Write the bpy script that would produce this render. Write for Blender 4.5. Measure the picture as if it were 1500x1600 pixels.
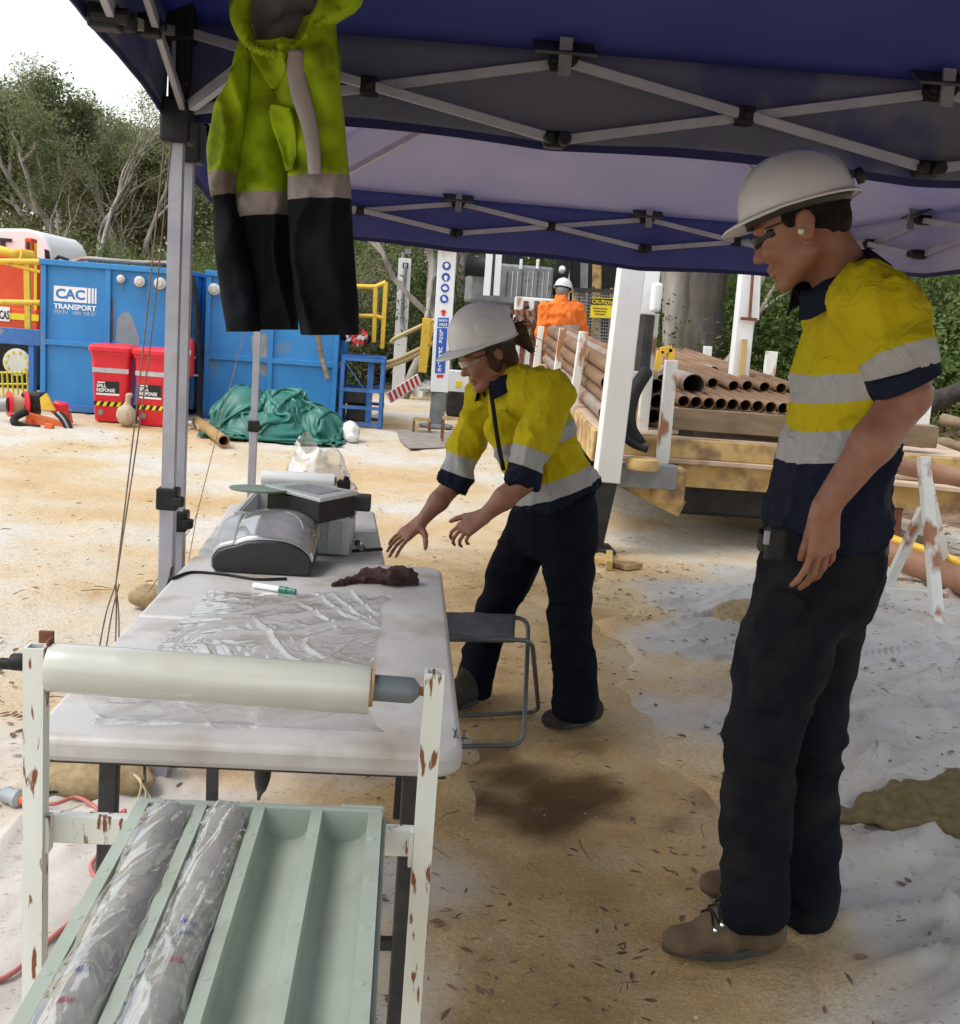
import bpy, math, random
import numpy as np
from mathutils import Vector, Matrix
random.seed(7); RNG = np.random.default_rng(11)
scene = bpy.context.scene
for o in list(bpy.data.objects): bpy.data.objects.remove(o)
COL = scene.collection
R_ = math.radians
# ------------------------------------------------------------------ camera
CAM_H, FPX = 1.48, 1700.0
YAW, PITCH, ROLL = R_(4.25), R_(9.8), R_(4.3)
_f = np.array([math.sin(YAW)*math.cos(PITCH), math.cos(YAW)*math.cos(PITCH), -math.sin(PITCH)])
_r = np.array([math.cos(YAW), -math.sin(YAW), 0.0]); _u = np.cross(_r, _f)
CR = math.cos(ROLL)*_r + math.sin(ROLL)*_u
CU = math.cos(ROLL)*_u - math.sin(ROLL)*_r
CC = np.array([0, 0, CAM_H])
cd = bpy.data.cameras.new('camera'); cam = bpy.data.objects.new('camera', cd); COL.objects.link(cam)
cd.sensor_fit = 'VERTICAL'; cd.sensor_height = 36; cd.lens = 36*FPX/1600
cd.clip_start = 0.05; cd.clip_end = 2000
cam.matrix_world = Matrix([[CR[0], CU[0], -_f[0], 0], [CR[1], CU[1], -_f[1], 0], [CR[2], CU[2], -_f[2], CAM_H], [0, 0, 0, 1]])
scene.camera = cam
scene.render.resolution_x, scene.render.resolution_y = 960, 1024
# ------------------------------------------------------------------ sky, sun, exposure
SUN_EL, SUN_ROT = R_(58), R_(252)
w = bpy.data.worlds.new('World'); scene.world = w; w.use_nodes = True
nt = w.node_tree; nt.nodes.clear()
wo = nt.nodes.new('ShaderNodeOutputWorld'); bg = nt.nodes.new('ShaderNodeBackground')
sk = nt.nodes.new('ShaderNodeTexSky'); sk.sky_type = 'NISHITA'; sk.sun_disc = False
sk.sun_elevation = SUN_EL; sk.sun_rotation = SUN_ROT
sk.air_density = 2.0; sk.dust_density = 2.6; sk.ozone_density = 1.0
hs = nt.nodes.new('ShaderNodeHueSaturation'); hs.inputs['Saturation'].default_value = 0.45
nt.links.new(sk.outputs[0], hs.inputs['Color']); nt.links.new(hs.outputs[0], bg.inputs[0])
bg.inputs[1].default_value = 0.15
nt.links.new(bg.outputs[0], wo.inputs[0])
sl = bpy.data.lights.new('sun', 'SUN'); so = bpy.data.objects.new('sun', sl); COL.objects.link(so)
sl.energy = 0.7; sl.angle = R_(22); sl.color = (1, 0.965, 0.91)
# Nishita: rotation 0 puts the sun towards +Y, turning clockwise seen from above
sd = Vector((math.sin(SUN_ROT)*math.cos(SUN_EL), math.cos(SUN_ROT)*math.cos(SUN_EL), math.sin(SUN_EL)))
so.rotation_euler = (-sd).to_track_quat('-Z', 'Y').to_euler(); so.location = (0, 0, 30)
scene.view_settings.view_transform = 'Standard'; scene.view_settings.look = 'None'
scene.view_settings.exposure = 0.85; scene.view_settings.gamma = 1
scene.view_settings.use_curve_mapping = False
scene.render.engine = 'CYCLES'
# ------------------------------------------------------------------ pixel <-> place helpers (photograph pixels, 1500 x 1600)
def _ray(x, y): return (x-750)/FPX*CR - (y-800)/FPX*CU + _f
def P(x, y, Y):
    d = _ray(x, y); return CC + Y/d[1]*d
def PZ(x, y, z=0.0):
    d = _ray(x, y); return CC + (z-CAM_H)/d[2]*d
V3 = lambda *a: np.array(a, float)
def unit(v):
    v = np.asarray(v, float); return v/(np.linalg.norm(v)+1e-12)
# ------------------------------------------------------------------ value noise
def _h(ix, iy, iz, s):
    n = (ix.astype(np.int64)*374761393 + iy.astype(np.int64)*668265263 + iz.astype(np.int64)*2147483647 + s*1274126177) & 0xffffffff
    n = ((n ^ (n >> 13))*1274126177) & 0xffffffff
    n = ((n ^ (n >> 15))*2246822519) & 0xffffffff
    return ((n ^ (n >> 16)) & 0xffffff)/float(0xffffff)*2-1
def vnoise(Pt, s=0):
    Pt = np.asarray(Pt, float); i = np.floor(Pt); f = Pt-i; f = f*f*(3-2*f)
    x, y, z = i[..., 0], i[..., 1], i[..., 2]; r = 0
    for dx in (0, 1):
        for dy in (0, 1):
            for dz in (0, 1):
                wt = (f[..., 0] if dx else 1-f[..., 0])*(f[..., 1] if dy else 1-f[..., 1])*(f[..., 2] if dz else 1-f[..., 2])
                r = r + wt*_h(x+dx, y+dy, z+dz, s)
    return r
def fbm(Pt, s=0, oct=3):
    r = 0; a = 1; Pt = np.asarray(Pt, float)
    for k in range(oct): r = r + a*vnoise(Pt*2**k + k*17.3, s+k); a *= .5
    return r
# ------------------------------------------------------------------ objects
ORG = {}
def tag(o, label=None, cat=None, group=None, kind=None):
    if label: o['label'] = label
    if cat: o['category'] = cat
    if group: o['group'] = group
    if kind: o['kind'] = kind
    return o
def thing(name, label, cat, loc=(0, 0, 0), group=None):
    o = bpy.data.objects.new(name, None); COL.objects.link(o); o.location = tuple(map(float, loc)); o.empty_display_size = .1
    ORG[o.name] = np.array(loc, float); return tag(o, label, cat, group)
def link_mesh(name, me, mat, parent=None, org=None):
    o = bpy.data.objects.new(name, me); COL.objects.link(o)
    if parent is not None: o.parent = parent; ORG[o.name] = ORG[parent.name]
    else:
        if org is None: org = (0, 0, 0)
        o.location = tuple(map(float, org)); ORG[o.name] = np.array(org, float)
    for m in (mat if isinstance(mat, (list, tuple)) else [mat]): me.materials.append(m)
    return o
def copy_tree(o, parent=None):
    c = o.copy(); COL.objects.link(c)
    if parent: c.parent = parent
    for ch in [x for x in KIDS.get(o.name, [])]: copy_tree(ch, c)
    return c
KIDS = {}
def index_kids():
    KIDS.clear()
    for o in bpy.data.objects:
        if o.parent: KIDS.setdefault(o.parent.name, []).append(o)
class MB:
    def __init__(s): s.v = []; s.f = []; s.m = []; s.mi = 0
    def add(s, vs, fs):
        b = len(s.v); s.v.extend([tuple(map(float, q)) for q in vs])
        s.f.extend([tuple(b+i for i in q) for q in fs]); s.m.extend([s.mi]*len(fs)); return s
    def box(s, c, size, rot=None):
        hx, hy, hz = [q/2 for q in size]; vs = [(-hx, -hy, -hz), (hx, -hy, -hz), (hx, hy, -hz), (-hx, hy, -hz), (-hx, -hy, hz), (hx, -hy, hz), (hx, hy, hz), (-hx, hy, hz)]
        vs = np.array(vs)
        if rot is not None: vs = vs @ np.array(rot).T
        return s.add(vs+np.array(c, float), [(3, 2, 1, 0), (4, 5, 6, 7), (0, 1, 5, 4), (1, 2, 6, 5), (2, 3, 7, 6), (3, 0, 4, 7)])
    def box2(s, lo, hi):
        lo = np.array(lo, float); hi = np.array(hi, float); return s.box((lo+hi)/2, hi-lo)
    def beam(s, a, b, w, h, up=(0, 0, 1)):
        a = np.array(a, float); b = np.array(b, float); d = b-a; L = np.linalg.norm(d); y = d/L
        up = np.array(up, float)
        if abs(y @ unit(up)) > .98: up = np.array([0, 1., 0]) if abs(y[1]) < .9 else np.array([1., 0, 0])
        x = unit(np.cross(y, up)); z = np.cross(x, y)
        return s.box((a+b)/2, (w, L, h), np.stack([x, y, z], 1))
    def tube(s, pts, r, n=8, caps=True, flat=1.0):
        pts = np.array(pts, float); k = len(pts); rr = np.full(k, r) if np.isscalar(r) else np.array(r, float)
        T = np.gradient(pts, axis=0) if k > 2 else np.repeat((pts[1]-pts[0])[None], 2, 0)
        T /= (np.linalg.norm(T, axis=1)[:, None]+1e-12)
        u = np.cross(T[0], (0, 0, 1)); u = u if np.linalg.norm(u) > .05 else np.cross(T[0], (0, 1, 0)); u = unit(u)
        vs = []; an = np.arange(n)*2*math.pi/n
        for i in range(k):
            u = unit(u - (u @ T[i])*T[i]); v = np.cross(T[i], u)
            vs.append(pts[i]+rr[i]*(np.cos(an)[:, None]*u+flat*np.sin(an)[:, None]*v))
        vs = np.concatenate(vs); fs = []
        for i in range(k-1):
            for j in range(n):
                j2 = (j+1) % n; fs.append((i*n+j, i*n+j2, (i+1)*n+j2, (i+1)*n+j))
        if caps: fs.append(tuple(range(n-1, -1, -1))); fs.append(tuple((k-1)*n+j for j in range(n)))
        return s.add(vs, fs)
    def cyl(s, a, b, r, n=12, r2=None): return s.tube([a, b], [r, r if r2 is None else r2], n)
    def pipe(s, a, b, ro, ri, n=14):
        a = np.array(a, float); b = np.array(b, float); T = unit(b-a); u = np.cross(T, (0, 0, 1)); u = unit(u if np.linalg.norm(u) > .05 else np.cross(T, (0, 1, 0))); v = np.cross(T, u)
        an = np.arange(n)*2*math.pi/n; ring = np.cos(an)[:, None]*u+np.sin(an)[:, None]*v
        vs = np.concatenate([a+ro*ring, b+ro*ring, b+ri*ring, a+ri*ring]); fs = []
        for q in range(4):
            q2 = (q+1) % 4
            for j in range(n):
                j2 = (j+1) % n; fs.append((q*n+j, q*n+j2, q2*n+j2, q2*n+j))
        return s.add(vs, fs)
    def lathe(s, prof, c=(0, 0, 0), ax=(0, 0, 1), n=20, sx=1.0):
        z = unit(ax); u = np.cross(z, (0, 1, 0)); u = unit(u if np.linalg.norm(u) > .05 else np.cross(z, (1, 0, 0))); v = np.cross(z, u)
        an = np.arange(n)*2*math.pi/n; vs = []; k = len(prof)
        for r, h in prof: vs.append(np.array(c, float)+h*z+r*(sx*np.cos(an)[:, None]*u+np.sin(an)[:, None]*v))
        fs = []
        for i in range(k-1):
            for j in range(n):
                j2 = (j+1) % n; fs.append((i*n+j, i*n+j2, (i+1)*n+j2, (i+1)*n+j))
        if prof[0][0] > 1e-4: fs.append(tuple(range(n-1, -1, -1)))
        if prof[-1][0] > 1e-4: fs.append(tuple((k-1)*n+j for j in range(n)))
        return s.add(np.concatenate(vs), fs)
    def prism(s, poly, ext):
        poly = np.array(poly, float); ext = np.array(ext, float); n = len(poly)
        fs = [tuple(range(n-1, -1, -1)), tuple(range(n, 2*n))]+[(i, (i+1) % n, n+(i+1) % n, n+i) for i in range(n)]
        return s.add(np.concatenate([poly, poly+ext]), fs)
    def grid(s, G):
        a, b = G.shape[:2]; fs = [(i*b+j, i*b+j+1, (i+1)*b+j+1, (i+1)*b+j) for i in range(a-1) for j in range(b-1)]
        return s.add(G.reshape(-1, 3), fs)
    def loft(s, secs, n=24, p=2.4, noise=0, ns=20, seed=0):
        # secs: (centre, half vector a, half vector b)
        an = np.arange(n)*2*math.pi/n; ca = np.sign(np.cos(an))*np.abs(np.cos(an))**(2/p); sa = np.sign(np.sin(an))*np.abs(np.sin(an))**(2/p)
        vs = np.concatenate([np.array(c, float)+ca[:, None]*np.array(a, float)+sa[:, None]*np.array(b, float) for c, a, b in secs]); k = len(secs)
        if noise:
            cs = np.repeat(np.array([c for c, a, b in secs], float), n, 0); dr = vs-cs; dr /= np.linalg.norm(dr, axis=1)[:, None]+1e-9
            vs = vs+dr*(noise*fbm(vs*ns, seed))[:, None]
        fs = [(i*n+j, i*n+(j+1) % n, (i+1)*n+(j+1) % n, (i+1)*n+j) for i in range(k-1) for j in range(n)]
        fs += [tuple(range(n-1, -1, -1)), tuple((k-1)*n+j for j in range(n))]
        return s.add(vs, fs)
    def build(s, name, mat, parent=None, org=None, smooth=False, bevel=0, seg=2, solid=0):
        if parent is not None: o_ = ORG[parent.name]
        else:
            if org is None:
                va = np.array(s.v); org = ((va[:, 0].min()+va[:, 0].max())/2, (va[:, 1].min()+va[:, 1].max())/2, va[:, 2].min())
            o_ = np.array(org, float)
        me = bpy.data.meshes.new(name); me.from_pydata((np.array(s.v)-o_).tolist(), [], s.f)
        if isinstance(mat, (list, tuple)) and len(mat) > 1: me.polygons.foreach_set('material_index', s.m)
        if smooth == 'auto':
            me.polygons.foreach_set('use_smooth', [True]*len(s.f))
        elif smooth: me.polygons.foreach_set('use_smooth', [True]*len(s.f))
        ob = link_mesh(name, me, mat, parent, org)
        if smooth == 'auto':
            try: me.set_sharp_from_angle(angle=R_(38))
            except Exception: pass
        if solid:
            m = ob.modifiers.new('solid', 'SOLIDIFY'); m.thickness = solid; m.offset = 0
        if bevel:
            m = ob.modifiers.new('bevel', 'BEVEL'); m.width = bevel; m.segments = seg; m.limit_method = 'ANGLE'; m.angle_limit = R_(40); m.use_clamp_overlap = True
        return ob
def catmull(pts, n=8):
    p = np.array(pts, float); p = np.concatenate([[2*p[0]-p[1]], p, [2*p[-1]-p[-2]]]); out = []
    for i in range(1, len(p)-2):
        for t in np.linspace(0, 1, n, endpoint=False):
            a, b, c, d = p[i-1:i+3]; out.append(.5*((2*b)+(-a+c)*t+(2*a-5*b+4*c-d)*t*t+(-a+3*b-3*c+d)*t**3))
    out.append(p[-2]); return np.array(out)
def text(name, body, mat, parent, origin, right, up, height, width=None, extrude=.001, bold=0, align='LEFT'):
    """Flat lettering as a mesh: origin is the lower left corner of the text."""
    cu = bpy.data.curves.new('lettering', 'FONT'); cu.body = body; cu.size = 1; cu.extrude = 0; cu.offset = bold; cu.space_line = .8; cu.resolution_u = 3
    to = bpy.data.objects.new('tmp_text', cu); COL.objects.link(to)
    dg = bpy.context.evaluated_depsgraph_get(); dg.update()
    me = bpy.data.meshes.new_from_object(to.evaluated_get(dg)); bpy.data.objects.remove(to)
    n = len(me.vertices); co = np.empty(n*3); me.vertices.foreach_get('co', co); co = co.reshape(-1, 3)
    mn = co.min(0); mx = co.max(0); sc = height/(mx[1]-mn[1]); sx = sc if width is None else width/(mx[0]-mn[0])
    right = unit(right); up = unit(up); nrm = np.cross(right, up)
    wpos = np.array(origin, float)+(co[:, :1]-mn[0])*sx*right+(co[:, 1:2]-mn[1])*sc*up+nrm*extrude
    me.vertices.foreach_set('co', (wpos-ORG[parent.name]).ravel()); me.update()
    return link_mesh(name, me, mat, parent)
# ------------------------------------------------------------------ materials
MATS = {}
def mat(name, c1, c2=None, scale=12, rough=.6, metal=0, bump=0, bscale=None, spec=.5, contrast=(.35, .65), detail=4, trans=None, sheen=0, coat=0, c3=None, s3=3, t3=(.55, .62), stretch=None, rnoise=0):
    if name in MATS: return MATS[name]
    m = bpy.data.materials.new(name); MATS[name] = m; m.use_nodes = True; t = m.node_tree; b = t.nodes['Principled BSDF']
    N = t.nodes.new; L = t.links.new
    tc = N('ShaderNodeTexCoord'); co = tc.outputs['Object']
    if stretch:
        mp = N('ShaderNodeMapping'); mp.inputs['Scale'].default_value = stretch; L(co, mp.inputs[0]); co = mp.outputs[0]
    b.inputs['Roughness'].default_value = rough; b.inputs['Metallic'].default_value = metal
    b.inputs['Specular IOR Level'].default_value = spec
    if coat: b.inputs['Coat Weight'].default_value = coat
    if sheen: b.inputs['Sheen Weight'].default_value = sheen
    col = None
    def ramp(fac, a, bb, p):
        r = N('ShaderNodeValToRGB'); r.color_ramp.elements[0].position = p[0]; r.color_ramp.elements[1].position = p[1]
        r.color_ramp.elements[0].color = (*a, 1); r.color_ramp.elements[1].color = (*bb, 1); L(fac, r.inputs[0]); return r.outputs[0]
    def noise(sc, de=detail):
        n = N('ShaderNodeTexNoise'); n.inputs['Scale'].default_value = sc; n.inputs['Detail'].default_value = de; L(co, n.inputs['Vector']); return n.outputs['Fac']
    if c2 is not None: nf = noise(scale); col = ramp(nf, c1, c2, contrast)
    if c3 is not None:
        f3 = ramp(noise(s3, 6), (0, 0, 0), (1, 1, 1), t3); mx = N('ShaderNodeMix'); mx.data_type = 'RGBA'; L(f3, mx.inputs[0])
        if col is not None: L(col, mx.inputs[6])
        else: mx.inputs[6].default_value = (*c1, 1)
        mx.inputs[7].default_value = (*c3, 1); col = mx.outputs[2]
    if col is not None: L(col, b.inputs['Base Color'])
    else: b.inputs['Base Color'].default_value = (*c1, 1)
    if rnoise:
        mr = N('ShaderNodeMapRange'); mr.inputs[3].default_value = max(.03, rough-rnoise); mr.inputs[4].default_value = min(1, rough+rnoise); L(noise(scale*1.7), mr.inputs[0]); L(mr.outputs[0], b.inputs['Roughness'])
    if bump:
        bp = N('ShaderNodeBump'); bp.inputs['Strength'].default_value = 1; bp.inputs['Distance'].default_value = bump; L(noise(bscale or scale*3, 6), bp.inputs['Height']); L(bp.outputs[0], b.inputs['Normal'])
    if trans:
        tl = N('ShaderNodeBsdfTranslucent'); tl.inputs[0].default_value = (*trans[0], 1); ms = N('ShaderNodeMixShader'); ms.inputs[0].default_value = trans[1]
        out = t.nodes['Material Output']; L(b.outputs[0], ms.inputs[1]); L(tl.outputs[0], ms.inputs[2]); L(ms.outputs[0], out.inputs[0])
    return m
def film_mat(name, tint=(1, 1, 1), fres=1.25, gloss=.12, rough=.08, haze=.06, bump=.002, bscale=60):
    """Thin clear plastic: mostly see-through, a little milky, shiny."""
    m = bpy.data.materials.new(name); m.use_nodes = True; t = m.node_tree; t.nodes.clear(); N = t.nodes.new; L = t.links.new
    out = N('ShaderNodeOutputMaterial'); tr = N('ShaderNodeBsdfTransparent'); tr.inputs[0].default_value = (*tint, 1)
    df = N('ShaderNodeBsdfDiffuse'); df.inputs[0].default_value = (.85, .85, .85, 1); gl = N('ShaderNodeBsdfGlossy'); gl.inputs['Roughness'].default_value = rough
    tc = N('ShaderNodeTexCoord'); n = N('ShaderNodeTexNoise'); n.inputs['Scale'].default_value = bscale; n.inputs['Detail'].default_value = 3; L(tc.outputs['Object'], n.inputs['Vector'])
    bp = N('ShaderNodeBump'); bp.inputs['Distance'].default_value = bump; L(n.outputs['Fac'], bp.inputs['Height']); L(bp.outputs[0], gl.inputs['Normal'])
    m1 = N('ShaderNodeMixShader'); m1.inputs[0].default_value = haze; L(tr.outputs[0], m1.inputs[1]); L(df.outputs[0], m1.inputs[2])
    lw = N('ShaderNodeLayerWeight'); lw.inputs['Blend'].default_value = .5; L(bp.outputs[0], lw.inputs['Normal'])
    pw = N('ShaderNodeMath'); pw.operation = 'POWER'; pw.inputs[1].default_value = 4; L(lw.outputs['Facing'], pw.inputs[0])
    ad = N('ShaderNodeMath'); ad.operation = 'MULTIPLY_ADD'; ad.use_clamp = True; ad.inputs[1].default_value = fres; ad.inputs[2].default_value = gloss; L(pw.outputs[0], ad.inputs[0])
    m2 = N('ShaderNodeMixShader'); L(ad.outputs[0], m2.inputs[0]); L(m1.outputs[0], m2.inputs[1]); L(gl.outputs[0], m2.inputs[2]); L(m2.outputs[0], out.inputs[0])
    MATS[name] = m; return m
WHITE = (.78, .78, .76); RUST = (.19, .065, .025)
m_post = mat('rusty white paint', (.60, .62, .57), (.72, .73, .69), 9, .55, bump=.0006, c3=RUST, s3=75, t3=(.585, .625), stretch=(1, 1, .2))
m_rigwhite = mat('scuffed white paint', (.74, .75, .75), (.82, .82, .82), 6, .5, c3=(.42, .27, .17), s3=5, t3=(.63, .74), stretch=(1, 1, .4))
m_stake = mat('worn white stake paint', (.7, .7, .66), (.8, .8, .77), 8, .6, c3=(.36, .16, .08), s3=8, t3=(.53, .62), stretch=(1, 1, .5))
m_black = mat('black plastic', (.008, .008, .009), (.014, .014, .015), 20, .55, spec=.3)
m_blacksteel = mat('black powder coat', (.016, .017, .019), (.03, .031, .034), 30, .45, c3=(.14, .13, .12), s3=60, t3=(.68, .72))
m_alu = mat('dull grey tent tube', (.33, .33, .385), (.40, .40, .45), 8, .45, .25, c3=(.3, .29, .29), s3=10, t3=(.6, .75))
m_table = mat('off white table plastic', (.44, .425, .415), (.52, .505, .495), 4, .42, bump=.0004, bscale=160, c3=(.31, .25, .19), s3=7, t3=(.50, .75), rnoise=.14)
m_tray = mat('pale green tray plastic', (.315, .36, .305), (.355, .40, .345), 6, .42, bump=.0003, bscale=90, c3=(.27, .285, .225), s3=9, t3=(.58, .8), rnoise=.1)
m_blue = mat('blue tank paint', (.022, .195, .49), (.032, .235, .55), 2.2, .45, c3=(.16, .19, .22), s3=1.6, t3=(.64, .74), bump=.002, bscale=4)
m_bluesteel = mat('blue steel paint', (.03, .12, .36), (.05, .17, .46), 5, .5, c3=(.2, .22, .26), s3=9, t3=(.62, .7))
m_red = mat('red bin plastic', (.62, .012, .025), (.70, .02, .035), 5, .38, c3=(.45, .05, .05), s3=7, t3=(.6, .8))
m_yellow = mat('yellow paint', (.72, .43, .03), (.78, .50, .05), 8, .45, c3=(.36, .2, .06), s3=9, t3=(.62, .7))
m_rigyellow = mat('worn ochre paint', (.50, .32, .10), (.60, .42, .18), 4, .65, c3=(.24, .14, .075), s3=6, t3=(.46, .64), bump=.002)
m_pipe = mat('surface rusted drill pipe', (.155, .085, .045), (.25, .15, .085), 5, .68, 0, spec=.25, c3=(.19, .125, .085), s3=4, t3=(.55, .75), stretch=(1, .25, 1), bump=.0015, bscale=40)
m_pipegrey = mat('grey worn pipe', (.26, .22, .19), (.36, .32, .28), 5, .5, .3, c3=(.3, .14, .07), s3=5, t3=(.5, .65))
m_timber = mat('weathered timber', (.17, .115, .065), (.27, .195, .12), 14, .8, stretch=(.25, 1, 1), bump=.002)
m_deck = mat('dusty steel deck', (.45, .32, .22), (.56, .42, .31), 5, .7, c3=(.3, .17, .09), s3=4, t3=(.55, .7))
m_dark = mat('dark greasy steel', (.022, .022, .023), (.05, .046, .043), 8, .55, .3)
m_grey = mat('grey steel', (.2, .21, .22), (.3, .31, .32), 6, .5, .3, c3=(.2, .12, .08), s3=6, t3=(.62, .72))
m_rubber = mat('rubber hose', (.010, .010, .010), (.02, .019, .018), 15, .7, spec=.25)
m_tape = mat('grey reflective tape', (.42, .42, .43), (.5, .5, .51), 14, .4)
m_white = mat('white sign face', (.82, .82, .82), rough=.4)
m_signblue = mat('sign blue', (.02, .09, .42), rough=.4)
m_signred = mat('sign red', (.6, .02, .02), rough=.4)
m_signyellow = mat('sign yellow', (.80, .62, .02), rough=.4)
m_signblack = mat('sign black', (.01, .01, .01), rough=.5)
m_orange = mat('orange machine paint', (.62, .10, .02), (.70, .16, .04), 8, .5, c3=(.3, .12, .06), s3=9, t3=(.58, .7))
m_burlap = mat('burlap', (.26, .19, .10), (.36, .27, .15), 40, .9, bump=.002, bscale=180)
m_cloth = mat('pale sack cloth', (.62, .60, .56), (.72, .7, .66), 12, .8, bump=.002, bscale=30)
m_skin = mat('skin', (.22, .092, .055), (.27, .118, .072), 26, .5, c3=(.21, .07, .042), s3=14, t3=(.55, .8), bump=.0003, bscale=220)
m_navy = mat('navy drill cloth', (.008, .011, .026), (.013, .017, .036), 14, .9, bump=.0006, bscale=160, spec=.12)
m_trouser = mat('black work trouser cloth', (.0065, .007, .011), (.011, .012, .018), 9, .9, bump=.0008, bscale=140, spec=.1, c3=(.027, .0245, .021), s3=7, t3=(.48, .85))
m_hat = mat('white helmet shell', (.56, .55, .565), (.62, .61, .625), 6, .33, c3=(.55, .52, .49), s3=7, t3=(.6, .85), bump=.0002, bscale=60)
m_hair = mat('dark brown hair', (.007, .005, .004), (.018, .011, .008), 60, .75, spec=.12, stretch=(3, 3, .4), bump=.002)
m_hairlight = mat('brown hair', (.028, .014, .008), (.085, .044, .023), 60, .65, spec=.2, stretch=(3, 3, .4), bump=.003)
m_boot = mat('brown suede boot', (.075, .047, .026), (.125, .082, .048), 12, .85, bump=.001, bscale=90)
m_sole = mat('boot sole', (.03, .028, .025), (.06, .055, .05), 12, .8)
# ------------------------------------------------------------------ signed-distance modelling (bodies, clothes, sacks)
class SDF:
    def __init__(s): s.p = []
    def _pt(s, pts, r): pts = np.array(pts, float); return pts.min(0)-r, pts.max(0)+r
    def cone(s, a, b, r1, r2=None, k=.02, flat=None, fs=1.0):
        """rounded cone a-b; flat = axis along which the section is stretched by fs"""
        r2 = r1 if r2 is None else r2; a = np.array(a, float); b = np.array(b, float); ab = b-a; L2 = ab @ ab+1e-12
        ax = None if flat is None else unit(flat)
        def f(Q):
            t = np.clip((Q-a) @ ab/L2, 0, 1); d = Q-a-t[..., None]*ab
            if ax is not None: c = d @ ax; d = d-(c*(1-1/fs))[..., None]*ax
            return np.linalg.norm(d, axis=-1)-(r1+(r2-r1)*t)
        lo, hi = s._pt([a, b], max(r1, r2)*max(1, fs)); s.p.append((f, lo, hi, k)); return s
    def chain(s, pts, rs, k=.02, **kw):
        for i in range(len(pts)-1): s.cone(pts[i], pts[i+1], rs[i], rs[i+1], k, **kw)
        return s
    def ell(s, c, r, rot=None, k=.02, op=1):
        c = np.array(c, float); r = np.array(r, float)
        def f(Q):
            d = Q-c
            if rot is not None: d = d @ rot
            k0 = np.linalg.norm(d/r, axis=-1); k1 = np.linalg.norm(d/(r*r), axis=-1)+1e-9; return k0*(k0-1)/k1
        lo, hi = s._pt([c], r.max()); s.p.append((f, lo, hi, k*op)); return s
    def cut(s, c, n, r=.6, k=.004):
        """remove everything on the +n side of the plane, inside a ball of radius r about c"""
        c = np.array(c, float); n = unit(n)
        def f(Q): return np.maximum(-((Q-c) @ n), np.linalg.norm(Q-c, axis=-1)-r)
        s.p.append((f, c-r, c+r, -k)); return s
    def mesh(s, h, disp=None, smooth=1):
        lo = np.min([q[1] for q in s.p if q[3] >= 0], 0)-4*h; hi = np.max([q[2] for q in s.p if q[3] >= 0], 0)+4*h
        n = np.ceil((hi-lo)/h).astype(int)+1; D = np.full(n, 1.0, np.float32)
        for f, a, b, k in s.p:
            kk = abs(k); i0 = np.clip(np.floor((a-kk-3*h-lo)/h).astype(int), 0, n); i1 = np.clip(np.ceil((b+kk+3*h-lo)/h).astype(int)+1, 0, n)
            if np.any(i1 <= i0): continue
            ax = [lo[q]+h*np.arange(i0[q], i1[q]) for q in range(3)]; Q = np.stack(np.meshgrid(*ax, indexing='ij'), -1)
            d = f(Q).astype(np.float32); sl_ = tuple(slice(i0[q], i1[q]) for q in range(3)); S = D[sl_]
            if k >= 0:
                hh = np.clip(.5+.5*(S-d)/max(kk, 1e-4), 0, 1); D[sl_] = S*(1-hh)+d*hh-kk*hh*(1-hh)
            else:
                hh = np.clip(.5-.5*(S+d)/max(kk, 1e-4), 0, 1); D[sl_] = S*(1-hh)-d*hh+kk*hh*(1-hh)
        v, q = nets(D); v = lo+v*h
        for _ in range(smooth): v = lap(v, q)
        if disp is not None:
            nn = vnorm(v, q); v = v+nn*disp(v)[:, None]
        return v, q
def nets(D):
    ins = D < 0; c = np.zeros(tuple(np.array(D.shape)-1), np.int8)
    for i in (0, 1):
        for j in (0, 1):
            for k in (0, 1): c += ins[i:ins.shape[0]-1+i, j:ins.shape[1]-1+j, k:ins.shape[2]-1+k]
    act = (c > 0) & (c < 8); idx = np.full(act.shape, -1, np.int64); A = np.argwhere(act); idx[act] = np.arange(len(A))
    acc = np.zeros((len(A), 3)); cnt = np.zeros(len(A))
    crn = [(i, j, k) for i in (0, 1) for j in (0, 1) for k in (0, 1)]
    for p in crn:
        for ax in range(3):
            if p[ax]: continue
            q = list(p); q[ax] = 1; d0 = D[A[:, 0]+p[0], A[:, 1]+p[1], A[:, 2]+p[2]]; d1 = D[A[:, 0]+q[0], A[:, 1]+q[1], A[:, 2]+q[2]]
            m = (d0 < 0) != (d1 < 0); t = d0[m]/(d0[m]-d1[m]); pt = np.repeat(np.array(p, float)[None], m.sum(), 0); pt[:, ax] = t; acc[m] += pt; cnt[m] += 1
    v = A+acc/cnt[:, None]; F = []
    for ax in range(3):
        o1, o2 = [(1, 2), (2, 0), (0, 1)][ax]
        a = np.take(ins, range(0, ins.shape[ax]-1), ax); b = np.take(ins, range(1, ins.shape[ax]), ax); E = np.argwhere(a != b)
        E = E[(E[:, o1] > 0) & (E[:, o2] > 0) & (E[:, o1] < D.shape[o1]-1) & (E[:, o2] < D.shape[o2]-1)]
        sgn = ins[E[:, 0], E[:, 1], E[:, 2]]
        def at(d1, d2):
            e = E.copy(); e[:, o1] += d1; e[:, o2] += d2; return idx[e[:, 0], e[:, 1], e[:, 2]]
        Q = np.stack([at(-1, -1), at(0, -1), at(0, 0), at(-1, 0)], 1); Q[~sgn] = Q[~sgn][:, ::-1]; F.append(Q)
    F = np.concatenate(F); return v, F[(F >= 0).all(1)]
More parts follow.
